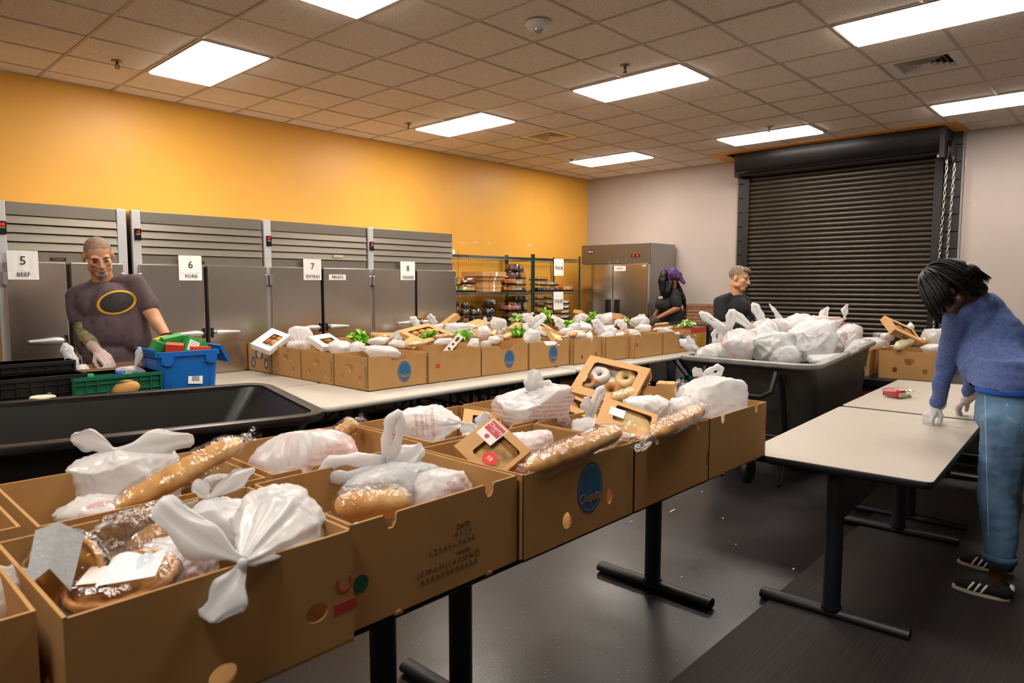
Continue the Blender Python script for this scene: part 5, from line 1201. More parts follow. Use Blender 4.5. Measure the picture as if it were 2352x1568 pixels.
small_box('green carton leaning at the left rim of the blue tote', cb+Vector((-.125, -.03, .015)), (.11, .05, .08), (.3, .4, .3), M_GBOX, lab=False)
small_box('upright green carton with white stripe in the middle of the tote', cb+Vector((-.03, .02, .04)), (.13, .055, .10), (.2, -.15, .1), M_GBOX, lab=False)
small_box('red-orange carton lying in front in the tote', cb+Vector((-.055, -.075, .015)), (.10, .07, .06), (.15, .1, -.4), M_RBOX, lab=False)
small_box('green carton with a white printed panel, tilted right in the tote', cb+Vector((.06, -.04, .02)), (.10, .05, .11), (-.1, .45, .2), M_GBOX)
small_box('flat red-orange carton at the right of the tote', cb+Vector((.10, -.085, .0)), (.12, .05, .035), (.0, .05, .1), M_RBOX, lab=False)
small_box('green carton at the right rear of the tote', cb+Vector((.13, .01, .005)), (.09, .06, .09), (.1, .5, .4), M_GBOX, lab=False)
small_box('yellow and white carton standing at the back of the tote', cb+Vector((-.08, .07, .03)), (.09, .04, .10), (.0, -.2, .5), M_YBOX)
small_box('yellow carton corner behind the green ones in the tote', cb+Vector((.03, .09, .03)), (.08, .04, .09), (.2, .3, -.3), M_YBOX, lab=False)
# crates: brown folding crate, green crate, black crates
def cr(lb, px, py, dep, L_, W_, H, m, rz, **k):
    """px, py: centre of the front rim"""
    p = atd(px, py, dep); d = Vector((-sin(rz), cos(rz), 0)); c = Vector((p.x, p.y, 0))+d*(W_/2); z = max(TZ, p.z-H); return grid_crate(lb, (c.x, c.y, p.z-H if abs(p.z-H-TZ) < .05 else TZ), L_, W_, (p.z-TZ) if True else H, m, rz, **k)
cr('green plastic crate of juice bottles in front of the brown crate', 273, 864, 3.99, .455, .27, .27, M_GRNP, 0, cols=8, rows=6, group='plastic crates on the left table')
cr('tan-brown folding crate the bald man reaches into', 282, 842, 4.28, .50, .28, .30, M_BRNP, RAD(-3), cols=5, rows=3, hand=False, group='plastic crates on the left table')
cr('nearest black plastic crate with blue bottle caps at the left edge', 70, 874, 3.70, .52, .19, .28, M_BLKP, 0, cols=8, rows=6, group='plastic crates on the left table', hand=False)
cr('middle black plastic crate holding milk bottles with brown and purple caps', 40, 852, 3.90, .56, .20, .28, M_BLKP, 0, cols=8, rows=6, group='plastic crates on the left table', hand=False)
cr('rear black plastic crate beside the brown crate', 50, 835, 4.12, .60, .18, .28, M_BLKP, 0, cols=8, rows=6, group='plastic crates on the left table', hand=False)
def bottle(label, px, py, dep, capm, bodym, r=.028):
    p = atd(px, py, dep); t = thing('drink_bottle', label, 'bottle', (p.x, p.y, p.z), group='bottles in the crates')
    MB().lathe([(r*1.5, -.15), (r*1.5, -.06), (r*1.3, -.035), (r*.85, -.012), (r*.85, 0)], 18).build('body', bodym, t, smooth=True, angle=50)
    MB().lathe([(r*.98, -.006), (r*1.0, .016), (r*.9, .02)], 20, flute=.015, fk=20).build('cap', capm, t, smooth=True, angle=40)
M_MILK = mat('milk_plastic', 'e3dcd6', .35); M_MILKP = mat('pink_milk_plastic', 'e8c3c0', .35); M_JUICE = mat('orange_juice', 'dd8a2a', .3)
bottle('bottle with a brown cap in the middle black crate', 49, 857, 4.00, mat('cap_brown', '8c4a3c', .4), M_MILK)
bottle('bottle with a purple cap in the middle black crate', 100, 856, 4.02, mat('cap_purple', '9a5cb0', .4), M_MILK)
bottle('bottle with a mauve cap at the left edge', 10, 872, 3.93, mat('cap_mauve', '7a4a62', .4), M_MILKP)
bottle('bottle with a blue cap in the nearest black crate, left', 27, 886, 3.76, mat('cap_blue', '2448c0', .4), M_MILK)
bottle('bottle with a blue cap in the nearest black crate, right', 108, 879, 3.79, mat('cap_blue', '2448c0', .4), M_MILK)
bottle('juice bottle with a green cap in the green crate', 204, 866, 4.08, mat('cap_green', '2a9a58', .4), M_MILK)
bottle('juice bottle with a blue cap in the green crate', 276, 860, 4.12, mat('cap_blue', '2448c0', .4), M_JUICE)
bottle('bottle with a pale green cap in the green crate', 294, 864, 4.10, mat('cap_pale_green', '4fa06a', .4), M_JUICE)
p = atd(288, 890, 4.01); o = MB().loft([[(.09*cos(a)*f+0, y, .05*sin(a)*f) for a in [2*pi*k/20 for k in range(20)]] for (y, f) in ((-.03, .6), (-.02, .95), (.05, 1), (.12, .9))]).build('juice_jug', mat('orange_jug', 'd9924a', .25, col2='e9b56a', vscale=12), None, p+Vector((0, .03, 0)), (0, 0, RAD(-10)), smooth=True, angle=None); tag(o, 'orange juice jug showing through the hand hole of the green crate', 'bottle')
p = atd(98, 911, 3.62); o = MB().lathe([(.055, -.03), (.06, -.02), (.06, .018), (.056, .024), (.05, .020), (.045, .018)], 26).build('tub_lid', mat('cream_lid', 'd6d2b4', .5), None, (p.x, p.y, p.z-.02), smooth=True, angle=40); tag(o, 'round cream-coloured tub showing at the rim of the black bin', 'tub')
bag('white bag handle sticking up between the black and brown crates', 180, 858, 0, 28, 26, B_WHITE, dep=4.2, knot=(-8, -18), ears=(('loop', (-24, -46), 9, 0, 8),), seed=201, group='bag ends among the crates')
bag('white bag end standing up in front of the brown crate', 300, 850, 0, 30, 12, B_WHITE, dep=4.25, knot=(.4, -.9), ears=(('leaf', (8, -44), 10),), seed=203, group='bag ends among the crates')
bag('small white bag bulge in front of the brown crate', 235, 852, 0, 14, 9, B_WHITE, dep=4.24, knot=(.2, -1), seed=204, group='bag ends among the crates')
# ================================================================== contents of the far boxes
GFB = 'bags in the far boxes'
def fp(px, py, z=1.055):
    p = atz(px, py, z); Y = max(min(p.y, 6.02), 4.40 if px < 1300 or px > 1590 else 4.30)
    while Y > 4.25:
        p = aty(px, py, Y)
        if p.x < 7.5 or px > 1485: break
        Y -= .05
    return p
def fb(lb, px, py, hw, hh, m, z=1.055, **k):
    p = fp(px, py, z); D = (p-Vector((0, 0, CAM_H))).dot(CF); return bag(lb, px, py, 0, hw, hh, m, dep=D, group=GFB, res=(40, 28), wr=k.pop('wr', .03), **k)
fb('fan-shaped white bag standing in the left far boxes', 690, 773, 34, 27, B_WHITE, z=1.09, hd=10, knot=(4, 22, -14), seed=301, pleat=.4, neck=1.5, wr=.012)
fb('bread-filled bag below the fan-shaped bag', 690, 795, 34, 14, B_TAN, z=1.03, knot=(.9, -.2), seed=302)
fb('crumpled white bag beside the white window carton', 778, 796, 32, 17, B_WHITE, z=1.03, knot=(-.9, .1), ears=(('leaf', (-18, 6), 5),), seed=303)
fb('white bag tuft left of the first lettuce', 818, 800, 20, 18, B_WHITE, z=1.03, knot=(.1, -.9), seed=304)
fb('white bag draped over the notch of the corner box', 868, 806, 58, 14, B_WHITE, z=1.025, hd=26, knot=(-.7, -.6), seed=305, sharp=14)
fb('twisted white bag end right of the first lettuce', 872, 783, 26, 10, B_WHITE, z=1.07, knot=(.9, -.7), ears=(('leaf', (22, -12), 6),), seed=306)
fb('low white bag between the lettuce bowl and the next lettuce', 1025, 785, 32, 11, B_WHITE, z=1.035, knot=(.9, .1), seed=307)
fb('starry knotted white bag behind the cut-out carton', 1046, 758, 26, 17, B_WHITE, z=1.08, knot=(2, -8, -14), seed=308, pleat=.35)
fb('white bag corner hanging by the second lettuce', 1088, 790, 15, 14, B_WHITE, z=1.03, knot=(.7, -.8), seed=309)
fb('upright white bag with a tall twisted neck in the middle of the far rows', 1113, 766, 18, 21, B_RED, z=1.06, knot=(4, -18), ears=(('leaf', (-2, -22), 5),), seed=310, pleat=.25)
fb('white bag scrap in the third blue oval box', 1118, 790, 16, 9, B_WHITE, z=1.02, knot=(.8, -.6), seed=311)
fb('tall-necked white bag in the fourth far front box', 1222, 778, 23, 18, B_WHITE, z=1.03, knot=(-4, -26), ears=(('leaf', (4, -28), 8), ('loop', (30, -26), 9)), seed=312, pleat=.22)
fb('white bag hanging over the notch of the fourth far front box', 1262, 792, 24, 9, B_WHITE, z=1.02, knot=(-.9, -.8), seed=313)
fb('round white bag in front of the shelving, pink contents', 1333, 735, 25, 16, B_PINK, z=1.10, knot=(-12, -10), seed=314)
fb('white bag with bread in the two-hole box', 1325, 772, 34, 14, B_TAN, z=1.03, knot=(-.9, .1), seed=315)
fb('small white bag block at the front edge of the two-hole box', 1353, 775, 11, 14, B_WHITE, z=1.03, knot=(.3, -1), seed=316)
fb('white bag with two looped handles over the plain far box', 1392, 772, 24, 13, B_WHITE, z=1.03, knot=(-8, -8), ears=(('loop', (-18, -26), 6), ('loop', (26, -4), 9)), seed=317)
fb('tall white bag with pointed top near the freezer', 1396, 736, 20, 19, B_PINK, z=1.10, knot=(8, -18), seed=318)
fb('white bag tail reaching over the plain far box', 1420, 772, 14, 9, B_WHITE, z=1.02, knot=(-.6, .8), ears=(('leaf', (-8, 10), 3),), seed=319)
fb('large pleated white bag nearest the woman in the headscarf', 1468, 738, 25, 15, B_WHITE, z=1.10, knot=(-6, -11), ears=(('leaf', (20, -4), 5),), seed=320, pleat=.25)
fb('white bag under the bread sleeves in the last far front box', 1525, 760, 26, 8, B_WHITE, z=1.02, knot=(.9, .2), ears=(('leaf', (18, 12), 7),), seed=321)
fb('white bag bunched in the middle rows behind the lettuce', 1340, 752, 22, 10, B_WHITE, z=1.05, knot=(.4, -.9), seed=322)
fb('thin clear bag standing up like a sail in the middle rows', 1142, 748, 22, 20, B_THIN, z=1.08, hd=12, knot=(-10, -20), seed=323)
for (lb, px, py, hw, hh, m, sd) in (
    ('white bag edge in front of the FRESH carton', 912, 789, 20, 10, B_WHITE, 331), ('white bag heap left of the long slanting kraft carton', 1000, 752, 20, 9, B_WHITE, 332),
    ('white bag between the tall-necked bag and the sail-like bag', 1135, 780, 16, 10, B_WHITE, 333), ('white bag peeking out below the bag of pale greens', 1205, 752, 18, 11, B_WHITE, 334),
    ('white bag left of the tipped clamshell', 1225, 742, 16, 12, B_RED, 335), ('white bag under the white pastry carton', 1300, 762, 20, 10, B_WHITE, 336),
    ('white bag beside the white cup carton', 1318, 752, 16, 10, B_WHITE, 337), ('white bag right of the dark green lettuce', 1380, 755, 16, 11, B_WHITE, 338),
    ('white bag left of the grapes', 1398, 756, 16, 10, B_TAN, 339), ('white bag over the edge of the red-square box', 1452, 766, 20, 11, B_WHITE, 340),
    ('white bag below the large pleated bag', 1478, 752, 20, 9, B_WHITE, 341), ('white bag ridge behind the kraft window carton', 960, 756, 22, 8, B_WHITE, 342)):
    fb(lb, px, py, hw, hh, m, z=1.06, knot=((sd % 5-2)*.4, -1.0), ears=((('leaf', (14, -12), 4),) if sd % 2 else (('loop', (-12, -16), 5),)), seed=sd, pleat=.26)
# greens
GL = 'lettuce in the far boxes'
def fl(lb, px, py, rpx, z=1.06, **k):
    p = fp(px, py-3, z); D = (p-Vector((0, 0, CAM_H))).dot(CF); return lettuce(lb, p, rpx*1.3*D/FPX, group=GL, **k)
fl('bright green lettuce head in the corner box of the far rows', 829, 784, 24, z=1.06, seed=1, tilt=(.5, -.3))
def bowlr(px, py, r, z=1.06): p = fp(px, py, z); return r*(p-Vector((0, 0, CAM_H))).dot(CF)/FPX
fl('cut lettuce in a clear round bowl in the second far front box', 984, 782, 22, z=1.04, seed=2, m=M_LEAF3, bowl=bowlr(984, 786, 27, 1.04), name='salad_bowl')
fl('bright lettuce head between two white bags, second far front box', 1066, 776, 19, z=1.05, seed=3, tilt=(.4, .2))
fl('dark ruffled lettuce in the third far front box', 1192, 769, 21, z=1.05, seed=4, m=M_LEAF3)
fl('bag of pale chopped greens in front of the shelving', 1190, 738, 17, z=1.09, seed=5, m=M_LEAF2, bowl=bowlr(1190, 738, 19, 1.09), name='salad_bowl', lid=True)
fl('lettuce in a round clear clamshell tipped towards the camera', 1253, 729, 15, z=1.13, seed=6, bowl=bowlr(1253, 729, 19, 1.13), name='salad_bowl', tilt=(.9, -.9))
fl('small lettuce right of the tipped clamshell', 1304, 749, 15, z=1.07, seed=7, m=M_LEAF)
fl('dark green lettuce in front of the pink-filled bag', 1362, 743, 15, z=1.08, seed=8, m=M_LEAF3, bowl=bowlr(1362, 746, 17, 1.08), name='salad_bowl')
fl('small lettuce tuft above the dark green lettuce', 1362, 729, 11, z=1.13, seed=9)
fl('small lettuce behind the bread bags near the freezer', 1460, 749, 9, z=1.06, seed=10)
fl('pale salad in a clear bowl near the freezer', 1440, 743, 10, z=1.07, seed=11, m=M_LEAF2, bowl=bowlr(1440, 743, 12, 1.07), name='salad_bowl')
fl('pale salad in a white-clear clamshell on the red-banded box', 1577, 750, 15, z=1.06, seed=12, m=M_LEAF2, bowl=bowlr(1577, 750, 18, 1.06), name='salad_bowl', lid=True)
# cartons, bakery boxes
GB = 'bakery boxes in the far boxes'
def fbox(lb, px, py, w_, d_, h_, rot, z=1.06, **k): return bakery_box(lb, fp(px, py, z), w_, d_, h_, rot, group=GB, **k)
fbox('white window carton tilted in the leftmost far boxes', 622, 784, .30, .20, .05, (.35, -.42, .35), m=M_WCARD, win=(0, -.1, .6, .5), fill='rolls', z=1.06)
fbox('white window carton of brown pastries next to the crumpled bag', 748, 786, .26, .20, .05, (.45, -.05, .25), m=M_WCARD, win=(.05, -.1, .6, .5), fill='rolls', fillm=M_DOUGH, z=1.06)
fbox('kraft carton with a window lying flat behind the lettuce bowl', 978, 770, .46, .36, .06, (.30, -.12, .15), win=(.0, .0, .7, .6), fill='rolls', fillm=M_DOUGH, z=1.075)
fbox('white doughnut carton with a window in the fourth far front box', 1250, 757, .34, .26, .06, (.45, .1, .3), m=M_WCARD, win=(0, 0, .7, .55), fill='rolls', fillm=M_DOUGH, z=1.07)
fbox('white carton of small pastries right of the tipped clamshell', 1291, 738, .30, .20, .05, (.4, .25, .3), m=M_WCARD, win=(0, 0, .6, .5), fill='rolls', fillm=M_PALE, z=1.10)
fbox('kraft window carton in the middle of the far rows', 1275, 765, .28, .20, .05, (.4, .2, .3), win=(0, 0, .6, .4), fill='rolls', fillm=M_CHOC, z=1.05)
fbox('kraft carton with a yellow price sticker, fourth far front box', 1283, 780, .20, .16, .05, (.5, .3, -.2), win=(.3, 0, .3, .5), fill='rolls', sticker=(-.2, 0, .09, .07, mat('pale_yellow_sticker', 'ead980', .6)), z=1.04)
GC = 'folded cartons in the far boxes'
def fc(lb, px, py, w_, d_, h_, rot, z=1.06, **k): return cardpiece(lb, fp(px, py, z), w_, d_, h_, rot, group=GC, **k)
fc('kraft carton printed FRESH lying behind the first lettuce', 905, 775, .42, .2, .07, (.1, .05, .05), z=1.06)
fc('long kraft carton slanting up beside the last refrigerator', 1022, 746, .40, .10, .07, (0, -.55, -.2), z=1.10)
fc('kraft flap sticking up in the middle rows', 1078, 760, .22, .14, .03, (.9, .4, -.3), z=1.07)
fc('open kraft carton in the middle rows with a yellow note', 1097, 747, .30, .2, .06, (.2, -.15, .2), z=1.09)
fc('plain kraft piece beside the dark ruffled lettuce', 1150, 779, .20, .05, .08, (.2, 0, .1), z=1.03)
fc('kraft carton leaning in front of the shelving', 1183, 753, .22, .1, .07, (0, -.25, .3), z=1.07)
fc('white die-cut carton with three holes leaning on the second far front box', 1042, 790, .21, .062, .03, basis((.55, -.35, .72), (-.5, -.6, .45)), z=1.03, m=M_WCARD, holes=1, name='die_cut_carton')
fc('white cup carton with dark holes near the small lettuce', 1340, 745, .20, .07, .03, basis((.6, -.6, -.3), (-.3, -.6, .8)), z=1.07, m=M_WCARD, holes=1, name='die_cut_carton')
fc('kraft corner rising behind the round white bag', 1336, 723, .30, .12, .05, (.1, .35, .2), z=1.13)
fc('kraft carton near the freezer door', 1425, 731, .26, .12, .08, (.1, .25, .2), z=1.12)
fc('kraft carton opened flat in the plain far box', 1430, 764, .22, .2, .03, (.2, .1, .1), z=1.03)
fc('kraft carton left of the lettuce bowl with bread label', 945, 792, .20, .14, .05, (.3, -.3, .4), z=1.03)
# bread
GBR = 'bread in the far boxes'
def fbr(lb, px0, py0, px1, py1, rpx, z0=1.05, z1=1.06, **k):
    a, b = fp(px0, py0, z0), fp(px1, py1, z1); b = a+(b-a) if (b-a).length < .6 else a+(b-a).normalized()*.45
    D = (a-Vector((0, 0, CAM_H))).dot(CF); return loaf(lb, a, b, rpx*D/FPX, group=GBR, **k)
fbr('loaf in clear film on the FRESH carton', 855, 768, 885, 776, 8, 1.10, 1.08, seed=21, tail=.3, cuts=2)
fbr('round bread roll on the kraft window carton', 978, 762, 1003, 762, 9, 1.11, 1.10, seed=22, cuts=0, sleeve=False)
fbr('bag of pale rolls left of the lettuce bowl', 935, 792, 970, 788, 7, 1.05, 1.05, seed=23, m=M_PALE, cuts=4)
fbr('dark bread in film beside the starry knotted bag', 1000, 776, 1030, 770, 8, 1.07, 1.07, seed=24, m=M_BREAD2, cuts=0, tail=.2)
fbr('bread in clear film in the third far front box', 1160, 775, 1175, 762, 8, 1.05, 1.06, seed=25, m=M_PALE, cuts=2, tail=.3)
fbr('sliced loaf in film in the two-hole box', 1310, 770, 1345, 762, 9, 1.05, 1.06, seed=26, cuts=4)
fbr('baguettes in film over the plain far box', 1425, 766, 1478, 755, 6, 1.04, 1.05, seed=27, cuts=5, tail=.1)
fbr('golden loaf in film at the edge of the red-square box', 1440, 762, 1475, 763, 7, 1.04, 1.04, seed=28, cuts=3)
fbr('bread sleeves lying in the last far front box', 1500, 758, 1545, 752, 5, 1.03, 1.04, seed=29, m=M_PALE, cuts=3)
fbr('thin bread sticks in film beside the woman in the headscarf', 1505, 746, 1545, 741, 4, 1.07, 1.07, seed=30, m=M_PALE, cuts=3)
fbr('yellow bread in the sail-like clear bag', 1132, 768, 1140, 750, 6, 1.06, 1.08, seed=31, m=M_PALE, cuts=0, sleeve=False)
wad('clump of dark grapes in film near the freezer', fp(1411, 753, 1.06), .05, mat('dark_grape', '2c2a3c', .3), seed=5, name='grape_bunch', cat='grapes', amp=.5)
wad('crinkled clear film standing beside the sail-like bag', fp(1160, 765, 1.07), .07, seed=6, stretch=(.7, .7, 1.1))
wad('clear film tuft by the second lettuce', fp(1085, 770, 1.08), .06, seed=7, stretch=(.6, .6, 1.2))
# dark tray the woman is holding is built with her; red-banded banana box at the end of the far tables
t = carton(7.70, 8.22, 4.20, 4.72, 'banana box with a red band and yellow fruit print, end of the far tables', h=.275, z0=ZT, group=GF, end='plain')
hw_, W2 = .26, .26
MB().box(-.2605, .2605, -.0012, 0, .205, .275).build('red_band', M_REDP, t, (0, -.26, 0)); MB().box(-.0012, 0, -.26, .26, .205, .275).build('red_band', M_REDP, t, (-.26, 0, 0))
M_BAN = mat('banana_print', 'b08a1e', .7, col2='8d6c14', vscale=30)
for k in range(6):
    P = [(.02+.035*k+.0, .01), (.02+.035*k+.028, .01), (.055+.033*k, .10), (.10+.026*k, .185), (.075+.024*k, .185), (.025+.033*k, .10)]
    MB().panel([(x, z) for (x, z) in P], [], .0008).build('banana_print', M_BAN, t, (-.02, -.2612-.0003*k, 0))
text('TIERRA', .042, M_DKPRINT, t, (-.145, -.2608, .145)); text('ANDINA', .042, M_DKPRINT, t, (-.145, -.2608, .100)); MB().box(-.22, -.10, -.0008, 0, .055, .06).build('print_line', M_DKPRINT, t, (0, -.26, 0))
MB().lathe([(.012, 0), (.012, .001)], 14, Matrix.Rotation(pi/2, 4, 'X')).build('vent_hole', M_GLAZE, t, (-.04, -.2602, .18))
wad('clear film knot on the red-banded box', Vector((8.08, 4.36, 1.05)), .045, seed=8, stretch=(1, 1, .6))

# ================================================================== right-hand boxes on a dark cart
t = thing('stock_cart', 'low black stock cart with red reflector strips behind the beige tables', 'cart', (7.35, 1.75, 0))
MB().bbox(-.42, .45, -.95, 1.0, .62, .70, .01).build('deck', M_BLKMETAL, t); MB().bbox(-.40, .43, -.93, .98, .12, .62, .01).build('skirt', mat('black_cloth', '0f0e10', .8), t)
for (y, l) in ((.32, .12), (.12, .07), (-.25, .10)): MB().box(-.428, -.424, y, y+l, .545, .575).build('reflector', mat('red_reflector', 'c01824', .3), t)
for (x, y) in ((-.3, -.8), (-.3, .85), (.3, -.8), (.3, .85)): MB().lathe([(.055, -.02), (.06, 0), (.055, .02)], 16, Matrix.Translation((x, y, .06)) @ Matrix.Rotation(pi/2, 4, 'X')).build('caster', M_CAST, t)
carton(7.06, 7.62, 1.36, 1.86, 'cardboard box with a bakery carton on top, on the black cart', z0=.70, h=.262, end='holes', group='boxes on the black cart', rz=RAD(6))
carton(7.04, 7.60, 1.93, 2.40, 'cardboard box half hidden behind the tilt truck', z0=.70, h=.25, end='plain', group='boxes on the black cart', rz=RAD(4))
o = text('10', .05, M_REDP, bpy.data.objects['stock_cart'], (-.325, .245, .80), FACE_NX, 'lettering')
o.parent = [x for x in bpy.data.objects if x.get('label', '').startswith('cardboard box half hidden behind the tilt')][0]; o.location = (-.2815, -.19, .09)
RD = 6.40
bakery_box('kraft carton of pastries tipped on the right-hand box', atd(2070, 760, RD), .37, .21, .06, px_basis((84, 30), (38, -24), 30, 60), win=(.05, .05, .72, .5), fill='rolls', fillm=M_DOUGH, front_text=('bakery', .055, .05))
loaf('cream-coloured sausage roll leaning out of the right-hand box', atd(2058, 800, 6.30), atd(2095, 780, 6.38), .047, mat('cream_casing', 'e0cfa4', .3), sleeve=False, cuts=0, seed=41, flat=1)
loaf('golden roll in film in the right-hand box', atd(2098, 784, 6.42), atd(2128, 784, 6.45), .042, seed=42, cuts=2, tail=.2)
GR = 'bags in the right-hand boxes'
bag('white bag standing at the right rear of the right-hand box', 2148, 775, 0, 30, 22, B_THIN, dep=6.50, knot=(-24, -18), seed=401, group=GR)
bag('low white bag at the front right of the right-hand box', 2140, 800, 0, 28, 12, B_RED, dep=6.30, knot=(-.9, -.2), seed=402, group=GR)
bag('white bag tip rising behind the tipped pastry carton', 2091, 752, 0, 9, 10, B_WHITE, dep=6.55, knot=(0, -1.2), seed=403, group=GR)
bag('crinkled clear bag of bread at the left of the right-hand boxes', 2010, 785, 0, 40, 12, B_THIN, dep=6.62, knot=(.9, -.5), seed=404, group=GR)
bag('pink-wrapped package left of the tipped pastry carton', 2038, 773, 0, 18, 11, B_PINK, dep=6.58, knot=(.8, .5), seed=405, group=GR)
wad('clear film over the left right-hand box', atd(2020, 772, 6.66), .06, seed=14, stretch=(1, 1, .7))
# salad pack on the far beige table
t = thing('salad_pack', 'red-labelled salad clamshell on the far beige table', 'salad', atz(2062, 912, ZT)+Vector((0, 0, .001)), RAD(-25))
MB().loft([rrect(.075, .055, .015, 3, z=0), rrect(.088, .066, .018, 3, z=.045)]).build('tray', F_CLEAR, t, smooth=True, angle=50)
MB().loft([rrect(.088, .066, .018, 3, z=.045), rrect(.098, .076, .02, 3, z=.048), rrect(.085, .062, .018, 3, z=.056), rrect(.07, .05, .018, 3, z=.066)]).build('lid', F_CLEAR, t, smooth=True, angle=50)
for k in range(10):
    o = obj('leaf', LEAVES[k % 4], M_LEAF3 if k % 3 else M_LEAF2, t, (.06*cos(k*2.1)*.6+.02, .04*sin(k*1.7), .008), (RAD(70), 0, k*1.9), .035)
MB().box(-.080, -.012, -.072, .06, .012, .060).build('label_card', mat('salad_label_red', 'b3202c', .5), t); MB().box(-.078, -.014, -.0735, -.072, .014, .042).build('label_panel', M_PAPER, t); text('SALAD', .017, M_INK, t, (-.046, -.0742, .031)); MB().box(-.078, -.014, -.0738, -.0725, .014, .020).build('label_stripe', mat('lime_stripe', '9bc23a', .5), t)
for (px, py) in ((2180, 968), (2200, 980), (1927, 945), (1945, 950)):
    o = MB().add([(-.02, -.006, 0), (.012, -.01, .002), (.022, .003, .004), (-.004, .01, .001)], [(0, 1, 2, 3)]).build('film_scrap', mat('film_scrap', 'd9d6d2', .3), None, atz(px, py, ZT+.002), (0, 0, px % 3), recalc=False); tag(o, {2180: 'larger film scrap beside the gloved hand on the beige table', 2200: 'small film scrap right of the gloved hand', 1927: 'tiny film scrap at the left edge of the near beige table', 1945: 'white film scrap near the table joint'}[px], 'scrap', 'film scraps on the beige tables')
# brown folding crate on a table by the back wall
grid_crate('brown folding crate with a blue clip, against the grey wall', atd(1603, 738, 10.0), .42, .36, .25, M_BRNP, RAD(35), cols=4, rows=5, hand=False, group='brown folding crates')
cpos = atd(1603, 738, 10.0); t = thing('dark_table', 'dark table under the brown crate by the grey wall', 'table', (cpos.x, cpos.y-.05, 0)); MB().bbox(-.38, .24, -.32, .30, cpos.z-.045, cpos.z-.003, .006).build('tabletop', mat('worn_grey_top', '4a4644', .5), t)
for (x, y) in ((-.3, -.26), (.2, -.26), (-.3, .25), (.2, .25)): MB().cyl((x, y, 0), (x, y, cpos.z-.045), .018, 8).build('leg', M_BLKMETAL, t)
MB().box(-.02, .02, -.006, 0, .0, .02).build('clip', mat('blue_clip', '3a9ad0', .4), [x for x in bpy.data.objects if x.get('label', '').startswith('brown folding crate with')][0], (.10, -.19, .20))
# black sheet-covered pallet before the roller door
b = MB(); n = 40; m_ = 10; vs = []
for i in range(n+1):
    for k in range(m_+1):
        y = 1.5+2.75*i/n; u = k/m_; x = 8.55+.55*u; z = .96+.03*sin(y*4+1)-.05*(1-u)+.05*noise.noise(Vector((x*5, y*3.1, 2)))+.03*abs(noise.noise(Vector((x*9, y*11, 4))))
        if k == 0: z = .05
        if k == 1: x = 8.54; z -= .05
        vs.append((x, y, z))
fs = [(i*(m_+1)+k, (i+1)*(m_+1)+k, (i+1)*(m_+1)+k+1, i*(m_+1)+k+1) for i in range(n) for k in range(m_)]
t = thing('covered_pallet', 'stack wrapped in black plastic sheet before the roller door', 'pallet', (0, 0, 0)); MB().add(vs, fs).build('plastic_sheet', mat('black_sheet', '0d0c0d', .22, bump=.3, bscale=9), t, smooth=True, angle=None)
MB().box(8.6, 9.08, 1.52, 4.2, 0, .88).build('load', M_BLKMETAL, t)
# box at the right edge behind the woman
carton(5.98, 6.5, .22, .70, 'cardboard box of packaged greens on the floor at the right edge', z0=.0, h=.32, group='boxes by the right edge', end='plain', front='plain')
t = bag('clear bag of greens in the floor box at the right edge', 2346, 1040, 0, 26, 22, bagmat('bag_thin_green', tint='9ab86a', amount=.5, see=.3), dep=5.02, knot=(-.3, -1), seed=411, group='greens at the right edge')

